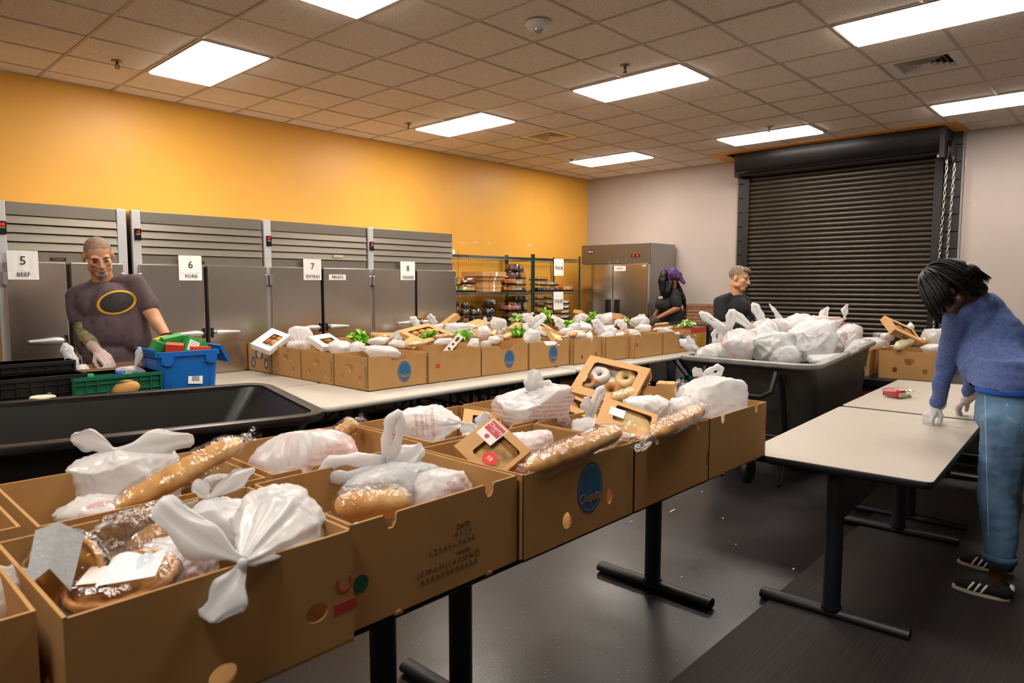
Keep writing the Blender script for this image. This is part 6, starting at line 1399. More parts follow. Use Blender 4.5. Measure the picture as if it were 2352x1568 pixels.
# ================================================================== cakes and cartons on the shelving
CKS = {'dark': mat('dark_cake', '2a1c18', .35), 'purple': mat('glazed_plum_cake', '5c3238', .35), 'orange': mat('orange_cake', 'd8742a', .5), 'yellow': mat('yellow_cake', 'e8cf6c', .5, bump=.3, bscale=90), 'white': mat('white_cake', 'e6dfd2', .5), 'brown': mat('brown_cake', '8a5430', .5, bump=.3, bscale=70), 'green': mat('green_cake', '6f9a80', .5), 'pink': mat('pink_cake', 'c7767c', .5), 'tan': mat('tan_cake', 'b98850', .5, bump=.3, bscale=70)}
F_DOME = film('dome_film', base=.05, edge=.35, bump=.1, bscale=20)
CACHE = {}
def shelf_item(kind, x, z, w_, h, col, label, y=6.66, d_=None):
    d_ = d_ or w_*.9
    if kind == 'dome':
        t = thing('cake_in_dome', label, 'cake', (x, y, z), group='cakes in domes on the shelving'); r = w_/2
        MB().lathe([(r, 0), (r*1.04, .006), (r, .012)], 28).build('base', CKS['dark'], t, smooth=True, angle=40)
        MB().lathe([(r*.82, .012), (r*.86, h*.3), (r*.80, h*.7), (r*.55, h*.78), (.01, h*.72)], 32, flute=.05, fk=14).build('cake', CKS[col], t, smooth=True, angle=None)
        MB().lathe([(r*.97, .010), (r*.95, h*.6), (r*.8, h*.9), (r*.3, h*.98), (.005, h*.98)], 32, flute=.02, fk=16, cap0=False).build('dome', F_DOME, t, smooth=True, angle=None)
    elif kind == 'clam':
        t = thing('food_clamshell', label, 'clamshell', (x, y, z), group='clamshell packs on the shelving')
        MB().loft([rrect(w_*.46, d_*.46, .01, 3, z=0), rrect(w_*.5, d_*.5, .012, 3, z=.018)]).build('tray', CKS['dark'], t)
        n = 3
        for i in range(n): MB().bbox(-w_*.42+w_*.84*i/n+.004, -w_*.42+w_*.84*(i+1)/n-.004, -d_*.4, d_*.4, .012, h*.62, .012, seg=2).build('portion', CKS[col], t, smooth=True, angle=None)
        MB().loft([rrect(w_*.5, d_*.5, .012, 3, z=.018), rrect(w_*.47, d_*.47, .016, 3, z=h*.85), rrect(w_*.42, d_*.42, .02, 3, z=h-.002)], False, True).build('lid', F_DOME, t, smooth=True, angle=50)
    else:
        t = thing('kraft_carton', label, 'carton', (x, y, z), group='kraft cartons on the shelving')
        MB().bbox(-w_/2, w_/2, -d_/2, d_/2, 0, h-.002, .002).build('carton', M_KRAFT, t)
        MB().box(w_*.05, w_*.05+.035, -d_/2-.001, -d_/2, h*.05, h*.95).build('sticker', M_PAPER, t); MB().box(-w_*.2, -w_*.2+.03, -d_/2-.001, -d_/2, h*.2, h*.75).build('label', mat('label_red_yellow', 'd0702a', .6), t)
        MB().box(-w_/2, w_/2, -.002, .002, h-.002, h-.001).build('seam', M_DARKIN, t)
    return t
def sx_(cx): return aty(1030+cx/7.587, 670, 6.62).x
def stack(cx, z0, items, where, y=6.66):
    where = where.replace('on the middle shelf', 'middle shelf').replace('of the middle shelf', 'middle shelf').replace('of the lower shelf', 'lower shelf').replace('on the lower shelf', 'lower shelf')
    z = z0; n = len(items)
    for q, (kind, wpx, h, col) in enumerate(items):
        pos = 'alone' if n == 1 else 'topmost' if q == n-1 else 'lowest' if q == 0 else ['second', 'third', 'fourth', 'fifth'][q-1]+' up'
        nm = {'dome': '%s cake in a fluted dome' % col, 'clam': 'clear pack of %s cake' % col, 'kraft': 'flat kraft carton'}[kind]
        shelf_item(kind, sx_(cx), z, wpx*(.00095 if kind == 'kraft' else .00132), h, col, '%s %s, %s' % (nm, where, pos), y); z += h+.001
zm = SHZ+.008
stack(150, zm, [('clam', 110, .085, 'green'), ('clam', 110, .08, 'yellow')], 'at the refrigerator end of the middle shelf')
stack(315, zm, [('clam', 190, .10, 'yellow'), ('clam', 190, .09, 'brown')], 'on the middle shelf left of the kraft cartons')
stack(690, zm, [('kraft', 370, .05, ''), ('kraft', 380, .052, ''), ('kraft', 370, .05, ''), ('kraft', 420, .05, ''), ('kraft', 480, .066, '')], 'in the pile on the middle shelf', 6.70)
stack(1020, zm, [('clam', 190, .10, 'orange'), ('clam', 200, .12, 'orange')], 'on the middle shelf right of the kraft pile')
stack(1215, zm, [('clam', 180, .085, 'white'), ('clam', 190, .11, 'white'), ('dome', 190, .10, 'purple'), ('dome', 190, .11, 'purple')], 'in the tall stack on the middle shelf', 6.72)
stack(1385, zm, [('clam', 150, .085, 'dark'), ('clam', 150, .09, 'tan'), ('clam', 150, .10, 'orange'), ('dome', 150, .10, 'purple')], 'behind the shared post of the middle shelf', 6.82)
stack(1600, zm, [('clam', 150, .085, 'dark'), ('clam', 150, .07, 'white'), ('clam', 170, .06, 'tan')], 'on the middle shelf right of the post')
stack(1760, zm, [('clam', 130, .08, 'brown'), ('clam', 140, .08, 'white')], 'on the middle shelf below the THUR sign')
stack(1880, zm, [('clam', 90, .08, 'dark'), ('clam', 90, .06, 'brown')], 'on the middle shelf next to the orange cupcakes')
stack(2040, zm, [('clam', 190, .105, 'orange')], 'at the right end of the middle shelf')
zl = 1.048
stack(150, zl, [('dome', 100, .12, 'dark'), ('dome', 110, .12, 'dark'), ('dome', 100, .12, 'dark')], 'at the refrigerator end of the lower shelf')
stack(265, zl, [('dome', 100, .11, 'brown'), ('dome', 110, .10, 'dark'), ('dome', 90, .09, 'dark')], 'second stack of the lower shelf', 6.60)
stack(430, zl, [('dome', 150, .10, 'dark'), ('dome', 160, .12, 'dark')], 'third stack of the lower shelf', 6.60)
stack(560, zl, [('kraft', 100, .10, ''), ('clam', 100, .10, 'tan'), ('clam', 100, .10, 'brown')], 'fourth stack of the lower shelf', 6.85)
stack(690, zl, [('dome', 130, .11, 'dark'), ('dome', 150, .11, 'dark'), ('clam', 110, .12, 'dark')], 'fifth stack of the lower shelf', 6.62)
stack(880, zl, [('dome', 140, .12, 'brown'), ('dome', 150, .12, 'dark'), ('dome', 150, .10, 'white')], 'sixth stack of the lower shelf', 6.80)
stack(1050, zl, [('clam', 150, .06, 'dark'), ('clam', 140, .10, 'brown'), ('clam', 190, .11, 'pink')], 'with pink cupcakes on the lower shelf', 6.60)
stack(1250, zl, [('clam', 190, .14, 'dark'), ('clam', 190, .14, 'dark'), ('clam', 210, .13, 'dark')], 'in the dark tall stack of the lower shelf', 6.70)
stack(1440, zl, [('clam', 110, .10, 'brown'), ('clam', 120, .11, 'white'), ('clam', 110, .10, 'dark'), ('clam', 120, .08, 'green')], 'behind the shared post on the lower shelf', 6.84)
stack(1600, zl, [('clam', 120, .10, 'white'), ('clam', 130, .10, 'orange'), ('clam', 130, .10, 'brown'), ('clam', 120, .08, 'tan')], 'beside orange tags on the lower shelf')
stack(1780, zl, [('clam', 140, .075, 'brown'), ('clam', 140, .075, 'tan'), ('clam', 140, .075, 'brown'), ('clam', 140, .075, 'tan'), ('clam', 140, .07, 'brown')], 'behind the lower THUR sign', 6.72)
stack(2010, zl, [('clam', 150, .075, 'white'), ('clam', 160, .075, 'white'), ('clam', 160, .075, 'white'), ('clam', 150, .075, 'white')], 'at the right end of the lower shelf')

# ---- litter on the dark floor
for k, (px, py, ln) in enumerate(((1545, 1172, .05), (1419, 1092, .012), (1450, 1197, .014), (1612, 1128, .012), (1566, 1325, .008), (1822, 1306, .014), (1730, 1422, .012), (1690, 1250, .008), (985, 925, .012), (1050, 915, .01), (1660, 1190, .01))):
    p = atz(px, py, .003); o = MB().add([(-ln, -.004, 0), (ln*.2, -.006, .002), (ln, .003, .001), (-ln*.3, .005, .002)], [(0, 1, 2, 3)]).build('litter_scrap', mat('pale_litter', 'cfc8bd', .6), None, p, (0, 0, k*1.3), recalc=False)
    tag(o, ['thin pale string of litter on the floor beyond the T-shaped foot', 'pale scrap on the floor below the blue oval box', 'pale scrap on the floor left of the table pole', 'pale scrap on the floor below the last front-row box', 'tiny pale speck just right of the T-shaped foot', 'pale scrap on the floor left of the beige table leg', 'dark-edged scrap near the corner of the ribbed mat', 'tiny pale speck on the floor between the two table legs', 'pale scrap on the floor under the far white table, left', 'pale scrap on the floor under the far white table, right', 'tiny pale speck below the caster of the tilt truck'][k], 'litter', 'litter scraps on the dark floor')
# ================================================================== people
def skin_mat(name, a, b_, c=None):
    m = mat(name, a, .48, col2=b_, vscale=14, bump=.05, bscale=90, spec=.4); m.node_tree.nodes['Principled BSDF'].inputs['Subsurface Weight'].default_value = .12
    m.node_tree.nodes['Principled BSDF'].inputs['Subsurface Radius'].default_value = (.012, .005, .003); return m
SK_W = skin_mat('skin_ruddy', 'd6a180', 'c48a68'); SK_W2 = skin_mat('skin_tan', 'cf9c76', 'bb8660'); SK_B = skin_mat('skin_brown', '9a6242', '865236'); SK_D = skin_mat('skin_dark', '4a2c20', '3c2219')
M_STUB = mat('grey_stubble_hair', '80685a', .8, col2='a58672', vscale=60); M_GOATEE = mat('grey_goatee', 'a3948a', .8, var=.2, vscale=90); M_LIPS = mat('lip_tone', '9b5a4c', .5); M_EYE = mat('eye_dark', '2a1d18', .3); M_BROW = mat('eyebrow_hair', '5d4636', .9)
M_TATTOO = mat('tattooed_skin', 'a98a68', .5, col2='5c6f4c', vscale=26, detail=5, contrast=(.38, .58))
M_GLOVE = bagmat('vinyl_glove', tint='d9a898', amount=.55, see=.18)
def V3(*a): return Vector(a)
def frame(f, u):
    f = Vector(f).normalized(); u = Vector(u); u = (u-f*u.dot(f)).normalized(); return f, u, f.cross(u)   # forward, up, person's right
def orient(f, u, r): return Matrix(((r.x, f.x, u.x, 0), (r.y, f.y, u.y, 0), (r.z, f.z, u.z, 0), (0, 0, 0, 1)))
def head_shape(mb, c, f, u, s=1.0, ears=True, neck=None, fat=1.0):
    f, u, r = frame(f, u); M = orient(f, u, r)
    def P(x, y, z): return c+r*(x*s)+f*(y*s)+u*(z*s)
    def E(x, y, z, a, b, d): mb.sphere(P(x, y, z), (a*s, b*s, d*s), 16, 10, M)
    E(0, -.012, .035, .075*fat, .095, .083); E(0, .022, -.030, .062*fat, .070, .085); E(0, .052, -.094, .036*fat, .036, .028)
    for x in (-1, 1):
        E(x*.042*fat, .008, -.068, .026, .045, .030); E(x*.038, .062, -.022, .024, .024, .022); E(x*.030, .074, .022, .026, .018, .011)
        E(x*.013, .098, -.038, .009, .012, .008)
        if ears: E(x*.077*fat, -.008, -.008, .011, .020, .032)
    mb.rcone(P(0, .084, .012), P(0, .110, -.032), .009*s, .013*s); E(0, .084, -.060, .023, .016, .0075); E(0, .083, -.072, .021, .016, .0075)
    if neck is not None: mb.rcone(P(0, -.022, -.05), neck, .055*s*fat, .064*s)
    return P, M
def face_bits(parent, P, M, s, brow=M_BROW, lips=M_LIPS, closed=True):
    for x in (-1, 1):
        b = MB(); b.sphere(P(x*.031, .0835, -.002), (.0145*s, .007*s, .0035*s), 12, 8, M); b.build('eye', M_EYE, parent, smooth=True, angle=None)
        b = MB(); b.tube([P(x*.016, .094, .019), P(x*.032, .093, .025), P(x*.048, .080, .019)], [.003*s, .0042*s, .002*s], 6); b.build('eyebrow', brow, parent, smooth=True, angle=None)
    b = MB(); b.sphere(P(0, .098, -.066), (.021*s, .004*s, .0028*s), 14, 8, M); b.build('mouth', lips, parent, smooth=True, angle=None)
def hand(mb, w_, d, n, side, curl=.5, s=1.0, grow=0.0, spread=.0, seed=0):
    """palm and five fingers; d finger direction, n the way the palm faces, side +1/-1 where the thumb lies"""
    d = Vector(d).normalized(); n = Vector(n); n = (n-d*n.dot(d)).normalized(); x = d.cross(n)*side
    for k in range(4):
        kx = .028-.0185*k; kn = w_+d*(.088*s-.004*s*abs(k-1))+x*(kx*s); mb.rcone(w_+x*(kx*.55*s), kn, .0145*s+grow, .0115*s+grow, 10)
        L3 = [(.040, .026, .020), (.044, .029, .021), (.041, .027, .020), (.032, .021, .018)][k]; p = kn; a = .15+spread*0; dd = d
        for q in range(3):
            ang = curl*(1.0, 1.15, .8)[q]*(1+.12*(k-1)); dd = (dd*cos(ang)+n*sin(ang)).normalized()
            nn = (n*cos(ang)-dd*0).normalized(); e = p+dd*(L3[q]*s)+x*(spread*(1.5-k)*.006*s); mb.rcone(p, e, (.0092-.0008*q)*s+grow, (.0086-.0009*q)*s+grow, 10); p = e
            n2 = n-dd*n.dot(dd)
            if n2.length > 1e-3: pass
    t0 = w_+d*(.026*s)+x*(.024*s); t1 = t0+(d*.62+x*.62+n*.45).normalized()*(.042*s); t2 = t1+(d*.85+x*.12+n*.5).normalized()*(.032*s); t3 = t2+(d*.9-x*.15+n*.5).normalized()*(.022*s)
    mb.rcone(w_+d*.01+x*.012*s, t0, .016*s+grow, .0135*s+grow, 10); mb.rcone(t0, t1, .0135*s+grow, .0105*s+grow, 10); mb.rcone(t1, t2, .0105*s+grow, .0095*s+grow, 10); mb.rcone(t2, t3, .0095*s+grow, .0075*s+grow, 10)
    mb.rcone(w_-d*.03, w_+d*.02, .021*s+grow, .022*s+grow, 10)
def limb(mb, pts, rad, n=16):
    for i in range(len(pts)-1): mb.rcone(pts[i], pts[i+1], rad[i], rad[i+1], n)
def folds(amp, sc, seed=0, ax=(1, 1, 1), center=None):
    def post(me):
        nv = len(me.vertices); co = np.empty(nv*3); me.vertices.foreach_get('co', co); co = co.reshape(-1, 3); no = np.empty(nv*3); me.vertices.foreach_get('normal', no); no = no.reshape(-1, 3)
        A = np.array(ax)*sc
        dsp = np.array([abs(noise.noise(Vector(p*A)+Vector((seed, 0, 0))))*1.2-.3+.35*noise.noise(Vector(p*A*2.7)) for p in co])
        co += no*(amp*dsp)[:, None]; me.vertices.foreach_set('co', co.ravel()); me.update()
    return post
def paint(o, mats, fn):
    """material per face by a rule on the face centre"""
    me = o.data; me.materials.clear()
    for m in mats: me.materials.append(m)
    me.polygons.foreach_set('material_index', [fn(p.center) for p in me.polygons]); me.update()
def wrap_poly(o, vs2, fs, m, name, lift=.0025, parent=None):
    """flat print laid on a surface: pixel polygon cast on to it"""
    me = o.data; bv = BVHTree.FromPolygons([v.co.copy() for v in me.vertices], [tuple(p.vertices) for p in me.polygons]); out = []
    base = o.matrix_world.translation if False else Vector(o.location)
    if o.parent: base = base+Vector(o.parent.location)
    for (x, y) in vs2:
        d = ray(x, y).normalized(); h = bv.ray_cast(V3(0, 0, CAM_H)-base, d); out.append(h[0]-d*lift if h[0] else None)
    keep = [f for f in fs if all(out[i] is not None for i in f)]
    return MB().add([v if v else (0, 0, 0) for v in out], keep).build(name, m, o, smooth=True, angle=None, recalc=False)
def person(label, base):
    t = thing('person', label, 'person', base); return t
def part(t, name, mesh, m): return obj(name, mesh, m, t, -Vector(t.location))

# ---------------------------------------------------------------- bald man in the brown T-shirt
D = 4.66
J = lambda px, py, dd=0: atd(px, py, D+dd)
base = J(262, 800); base = V3(base.x, base.y+.06, 0)
p1 = person('bald man in a brown T-shirt with a yellow oval, reaching into the brown crate', base)
hc = J(226, 588, -.10); f_ = (-CF*.68+CR*.60-CU*.46); u_ = (CU*.88-CF*.36+CR*.10); S1 = 1.08
neckb = J(238, 650, .04)
sk = MB(); P, M = head_shape(sk, hc, f_, u_, S1, neck=neckb, fat=1.02)
shR, shL = J(176, 676, -.03), J(314, 650, .06)
elR, wrR = J(191, 752, -.06), J(221, 803, -.20); elL, wrL = J(352, 727, .02), J(382, 770, -.08)
chest, belly, pelv = J(252, 700, .02), J(262, 770, .03), J(266, 850, .05)
sk.rcone(chest, pelv, .07, .09); sk.rcone(neckb, chest, .058, .07)
limb(sk, [shR+V3(.02, 0, -.04), elR, wrR], [.045, .050, .030]); limb(sk, [J(187, 735, -.05), J(198, 770, -.10), wrR], [.052, .053, .031])
limb(sk, [shL+V3(-.02, 0, -.04), elL, wrL], [.045, .046, .030]); limb(sk, [J(345, 712, .03), J(360, 740, 0), wrL], [.048, .047, .030])
hdR = (J(262, 842, -.26)-wrR).normalized()
hand(sk, wrR+hdR*.015, hdR, V3(.3, .3, -1), -1, .42, 1.05); hdL = (J(392, 800, -.10)-wrL).normalized(); hand(sk, wrL, hdL, V3(-.6, .3, -.3), 1, .35, 1.0)
legs = []
for s in (-1, 1):
    hp = V3(base.x+s*.10, base.y+.02, .92); kn = V3(base.x+s*.11, base.y+.0, .50); an = V3(base.x+s*.12, base.y+.04, .09); legs.append((hp, kn, an)); limb(sk, [hp, kn, an], [.085, .055, .035])
sk.rcone(pelv, legs[0][0], .11, .085); sk.rcone(pelv, legs[1][0], .11, .085)
o = part(p1, 'body', remesh(sk, 'body', .0055, 4), SK_W)
hf, hu, hr = frame(f_, u_)
def rule1(c):
    q = c-hc; z = q.dot(hu); y = q.dot(hf); x = abs(q.dot(hr))
    if q.length < .22:
        if z > .045*S1-y*.10 and (y < .072 or z > .085) and not (y > .045 and z < .072): return 1
        if z > -.01 and y < -.01 and x > .03: return 1
        if z < -.083 and y > .055 and x < .028: return 2
    ab = (wrR-shR); tt = (c-shR).dot(ab)/ab.length_squared; pr = shR+ab*max(0, min(1, tt))
    if tt > .30 and tt < .97 and (c-pr).length < .14 and c.x < J(215, 700, 0).x+.02 and (c-wrR).length > .02: return 3
    return 0
paint(o, [SK_W, M_STUB, M_GOATEE, M_TATTOO], rule1); face_bits(p1, lambda *a: P(*a)-base, M, S1)
gl = MB(); hand(gl, wrR+hdR*.015, hdR, V3(.3, .3, -1), -1, .42, 1.05, grow=.0032); gl.rcone(wrR-hdR*.045, wrR+hdR*.02, .036, .031)
part(p1, 'glove', remesh(gl, 'glove', .005, 2, folds(.004, 60)), M_GLOVE)
st = MB()
M_TEE = mat('brown_tee', '57474a', .9, var=.10, vscale=40, bump=.12, bscale=220)
st.sphere(J(248, 700, .03), (.205, .135, .16), 20, 12, Matrix.Rotation(RAD(8), 4, 'Y')); st.sphere(J(258, 765, .03), (.195, .145, .20), 20, 12); st.sphere(J(264, 815, .04), (.20, .145, .15), 20, 12)
st.rcone(J(226, 662, .03), shR+V3(.01, 0, -.012), .066, .078); st.rcone(J(252, 656, .06), shL+V3(-.01, 0, -.012), .066, .076); st.sphere(J(262, 705, -.02), (.15, .12, .16), 18, 12); st.sphere(J(262, 750, 0), (.16, .14, .2), 18, 12)
limb(st, [shR+V3(.015, 0, -.02), J(182, 712, -.04), J(186, 728, -.05)], [.078, .078, .078]); limb(st, [shL+V3(-.01, 0, -.02), J(336, 690, .05), J(343, 703, .04)], [.076, .072, .070])
st.rcone(J(200, 690, .0), J(215, 790, .02), .08, .11); st.rcone(J(305, 675, .06), J(312, 780, .04), .08, .10)
st.rcone(neckb+V3(0, 0, -.06), chest, .080, .12)
shirt = part(p1, 'shirt', remesh(st, 'shirt', .008, 7, folds(.010, 7.5, 2, (1.3, 1.3, .6))), M_TEE)
nk = J(238, 652, .02); nd = (hc-neckb).normalized(); c1_ = nd.cross(CR).normalized(); c2_ = nd.cross(c1_)
part(p1, 'collar', MB().tube([nk+nd*.004+c1_*(.076*cos(a))+c2_*(.082*sin(a)) for a in [2*pi*k/28 for k in range(28)]], .011, 8, closed=True).mesh('collar', True), mat('brown_rib', '4b3c3f', .9))
bpy.context.view_layer.update()
cx, cy, rx, ry, an = 268, 694, 46.5, 27, -.20; n = 48
el = lambda r: [(cx+cos(an)*r*rx*cos(a)-sin(an)*r*ry*sin(a), cy+sin(an)*r*rx*cos(a)+cos(an)*r*ry*sin(a)) for a in [2*pi*k/n for k in range(n)]]
rings = [el(r) for r in (1.0, .93, .86)]; vs = [p for q in rings for p in q]; fs = [(k*n+i, k*n+(i+1) % n, (k+1)*n+(i+1) % n, (k+1)*n+i) for k in range(2) for i in range(n)]
wrap_poly(shirt, vs, fs, mat('yellow_print', 'd9a414', .7), 'oval_print'); rings = [el(r) for r in (.86, .65, .4, .15, .001)]; vs = [p for q in rings for p in q]; fs = [(k*n+i, k*n+(i+1) % n, (k+1)*n+(i+1) % n, (k+1)*n+i) for k in range(4) for i in range(n)]
wrap_poly(shirt, vs, fs, mat('charcoal_print', '2b2326', .75), 'oval_print_centre')
pt = MB()
for (hp, kn, an_) in legs: limb(pt, [hp, kn, an_+V3(0, 0, .0)], [.105, .078, .062])
pt.sphere(pelv+V3(0, 0, -.06), (.175, .13, .12)); part(p1, 'trousers', remesh(pt, 'trousers', .012, 5, folds(.008, 8)), mat('dark_jeans', '23252c', .85))
for (hp, kn, an_) in legs:
    b = MB(); b.rcone(an_+V3(0, .03, -.045), an_+V3(0, -.16, -.05), .042, .036); b.sphere(an_+V3(0, -.06, -.055), (.045, .13, .032)); part(p1, 'shoe', remesh(b, 'shoe', .01, 3), mat('dark_shoe', '17161a', .6))
part(p1, 'bracelet', MB().tube([wrL+ (hdL.cross(V3(0, 0, 1)).normalized()*cos(a)+hdL.cross(hdL.cross(V3(0, 0, 1))).normalized()*sin(a))*.033 for a in [2*pi*k/16 for k in range(16)]], .006, 6, closed=True).mesh('bracelet', True), M_BLKMETAL)

# ---------------------------------------------------------------- man in the black T-shirt behind the truck
D = 7.0
base = V3(J(1690, 700).x+.02, J(1690, 700).y, 0); p2 = person('grey-haired man in a black V-neck T-shirt standing behind the tilt truck', base)
hc = J(1698, 640, -.02); f_ = (CR*.74-CF*.62-CU*.20); u_ = CU*.98+CR*.12; S2 = 1.02; sk = MB(); neckb = J(1690, 676, .03)
P, M = head_shape(sk, hc, f_, u_, S2, neck=neckb)
shA, shB = J(1655, 690, .0), J(1710, 688, .12); elA, wrA = J(1657, 738, -.02), J(1674, 785, -.12); elB, wrB = J(1720, 738, .08), J(1733, 784, -.02)
pelv = J(1690, 800, .05); chest = J(1684, 705, .05)
sk.rcone(chest, pelv, .08, .09); sk.rcone(neckb, chest, .056, .07); limb(sk, [shA+V3(.0, 0, -.04), elA, wrA], [.045, .050, .030]); limb(sk, [shB+V3(0, 0, -.04), elB, wrB], [.045, .046, .028])
hand(sk, wrA, (J(1680, 810, -.16)-wrA), CR, 1, .4); hand(sk, wrB, (J(1738, 812, -.04)-wrB), -CR, -1, .4)
legs = []
for s in (-1, 1):
    hp = pelv+CR*(s*.09)+V3(0, 0, -.05); an_ = V3(base.x, base.y, .09)+V3(CR.x, CR.y, 0)*(s*.11); kn = (hp+an_)/2; legs.append((hp, kn, an_)); limb(sk, [hp, kn, an_], [.085, .055, .036])
o = part(p2, 'body', remesh(sk, 'body', .006, 4), SK_W2); face_bits(p2, lambda *a: P(*a)-base, M, S2)
hr = MB(); Q = P; Mh = M
hr.sphere(Q(0, -.020, .048), (.081*S2, .098*S2, .083*S2), 18, 12, Mh)
hr.sphere(Q(0, .045, .092), (.062*S2, .05*S2, .030*S2), 14, 8, Mh); hr.sphere(Q(-.02, .068, .086), (.045*S2, .03*S2, .022*S2), 14, 8, Mh)
hm = remesh(hr, 'hair', .006, 2, folds(.005, 45, 3, (1, 1, .4)))
hf, hu, hrr = frame(f_, u_)
def trim(me, keep):
    bm = bmesh.new(); bm.from_mesh(me); bmesh.ops.delete(bm, geom=[v for v in bm.verts if not keep(v.co)], context='VERTS'); bm.to_mesh(me); bm.free()
trim(hm, lambda c: not ((c-hc).dot(hf) > .040 and (c-hc).dot(hu) < .062) and not ((c-hc).dot(hu) < -.030) and not ((c-hc).dot(hf) > .0 and (c-hc).dot(hu) < .005))
part(p2, 'hair', hm, mat('brown_grey_hair', '6a5543', .7, col2='8d7a68', vscale=50, stretch=(1, 1, .3)))
M_BTEE = mat('black_tee', '1b1b1d', .9, var=.15, vscale=30, bump=.1, bscale=200)
st = MB(); st.sphere(J(1683, 708, .06), (.185, .13, .14), 20, 12, Matrix.Rotation(YAW-pi/2-.5, 4, 'Z')); st.sphere(J(1686, 755, .06), (.185, .15, .20), 20, 12, Matrix.Rotation(YAW-pi/2-.5, 4, 'Z')); st.sphere(pelv+V3(0, 0, .04), (.185, .15, .16), 20, 12, Matrix.Rotation(YAW-pi/2-.5, 4, 'Z'))
st.rcone(J(1684, 680, .04), shA+V3(.01, 0, -.02), .055, .070); st.rcone(J(1692, 680, .06), shB+V3(0, 0, -.02), .055, .068); limb(st, [shA+V3(0, 0, -.02), J(1655, 718, -.01), J(1656, 729, -.015)], [.072, .074, .074]); limb(st, [shB+V3(0, 0, -.02), J(1717, 718, .1), J(1719, 728, .09)], [.068, .068, .068])
st.rcone(neckb+V3(0, 0, -.04), chest, .075, .11)
part(p2, 'shirt', remesh(st, 'shirt', .009, 6, folds(.009, 8, 5, (1.2, 1.2, .6))), M_BTEE)
pt = MB()
for (hp, kn, an_) in legs: limb(pt, [hp, kn, an_], [.105, .08, .065])
pt.sphere(pelv+V3(0, 0, -.05), (.16, .14, .12)); part(p2, 'trousers', remesh(pt, 'trousers', .014, 4), mat('black_trousers', '131316', .9))
for (hp, kn, an_) in legs:
    b = MB(); ff = V3(hf.x, hf.y, 0).normalized(); b.rcone(an_+V3(0, 0, -.045)-ff*.04, an_+ff*.16+V3(0, 0, -.05), .043, .036); part(p2, 'shoe', remesh(b, 'shoe', .01, 2), mat('dark_shoe', '17161a', .6))

# ---------------------------------------------------------------- woman in the patterned headscarf
D = 9.85
base = V3(J(1552, 800, .1).x, J(1552, 800, .1).y, 0); p3 = person('woman in a black top and patterned headscarf, packing by the freezer', base)
hc = J(1540, 640, 0); f_ = (-CR*.80+CF*.50-CU*.32); u_ = CU*.95-CR*.25; S3 = 1.0; sk = MB(); neckb = J(1543, 668, .03); P, M = head_shape(sk, hc, f_, u_, S3, neck=neckb)
sh3, el3, wr3 = J(1551, 676, -.12), J(1556, 708, -.16), J(1513, 729, -.22); pelv = J(1548, 760, .02); chest = J(1535, 695, .0)
sk.rcone(chest, pelv, .08, .09); sk.rcone(neckb, chest, .045, .06); limb(sk, [sh3+V3(0, 0, -.04), el3, wr3], [.038, .046, .028]); hd = (J(1497, 733, -.24)-wr3); hand(sk, wr3, hd, V3(0, 0, -1), 1, .35, .95)
el4, wr4 = J(1512, 715, .14), J(1500, 730, -.02); limb(sk, [J(1526, 690, .15), el4, wr4], [.035, .042, .027]); hand(sk, wr4, J(1488, 736, -.08)-wr4, V3(0, 0, -1), -1, .4, .95)
legs = []
for (kx, ky, ax_, ay_, dd) in ((1541, 818, 1541, 872, -.02), (1571, 822, 1590, 860, .22)):
    hp = J(1548 if kx < 1550 else 1558, 775, .05+dd*.3); kn = J(kx, ky, dd); an_ = J(ax_, ay_, dd+.02); an_.z = max(an_.z, .09); legs.append((hp, kn, an_)); limb(sk, [hp, kn, an_], [.09, .06, .036])
sk.rcone(pelv, legs[0][0], .11, .09); sk.rcone(pelv, legs[1][0], .11, .09)
part(p3, 'body', remesh(sk, 'body', .007, 3), SK_B)
sc = MB(); sc.sphere(P(0, -.02, .055), (.112, .130, .108), 18, 12, M); sc.sphere(P(0, -.12, .0), (.07, .06, .075), 14, 10, M); sc.rcone(P(0, -.13, -.02), P(0, -.16, -.12), .04, .028)
M_SCARF = mat('patterned_scarf', '4a2a6a', .7); nt = M_SCARF.node_tree; tc = nt.nodes.new('ShaderNodeTexCoord'); nz = nt.nodes.new('ShaderNodeTexNoise'); nz.inputs['Scale'].default_value = 13; nz.inputs['Distortion'].default_value = 1.5; nt.links.new(tc.outputs['Object'], nz.inputs[0]); rp = nt.nodes.new('ShaderNodeValToRGB'); nt.links.new(nz.outputs[0], rp.inputs[0]); e = rp.color_ramp.elements
e[0].position = .3; e[0].color = (*lin('2a6a90'), 1); e[1].position = .72; e[1].color = (*lin('a02848'), 1)
for (q, cc) in ((.42, '26205a'), (.5, '3c1e54'), (.6, '842262')): x_ = e.new(q); x_.color = (*lin(cc), 1)
nt.links.new(rp.outputs[0], nt.nodes['Principled BSDF'].inputs['Base Color'])
part(p3, 'headscarf', remesh(sc, 'headscarf', .008, 3, folds(.006, 22)), M_SCARF)
M_BHAIR = mat('black_hair', '060506', .36, var=.3, vscale=90, stretch=(1, 1, .12), bump=.3, bscale=120, spec=.3)
ha = MB(); limb(ha, [J(1526, 628, -.06), J(1521, 645, -.08), J(1523, 670, -.09), J(1530, 690, -.09)], [.055, .060, .048, .02]); limb(ha, [J(1550, 650, .04), J(1560, 672, .05), J(1569, 690, .04), J(1573, 702, .03)], [.06, .06, .045, .02]); limb(ha, [J(1540, 650, -.10), J(1536, 670, -.11), J(1535, 685, -.10)], [.05, .045, .02])
part(p3, 'hair', remesh(ha, 'hair', .009, 3, folds(.008, 30, 3, (1, 1, .2))), M_BHAIR)
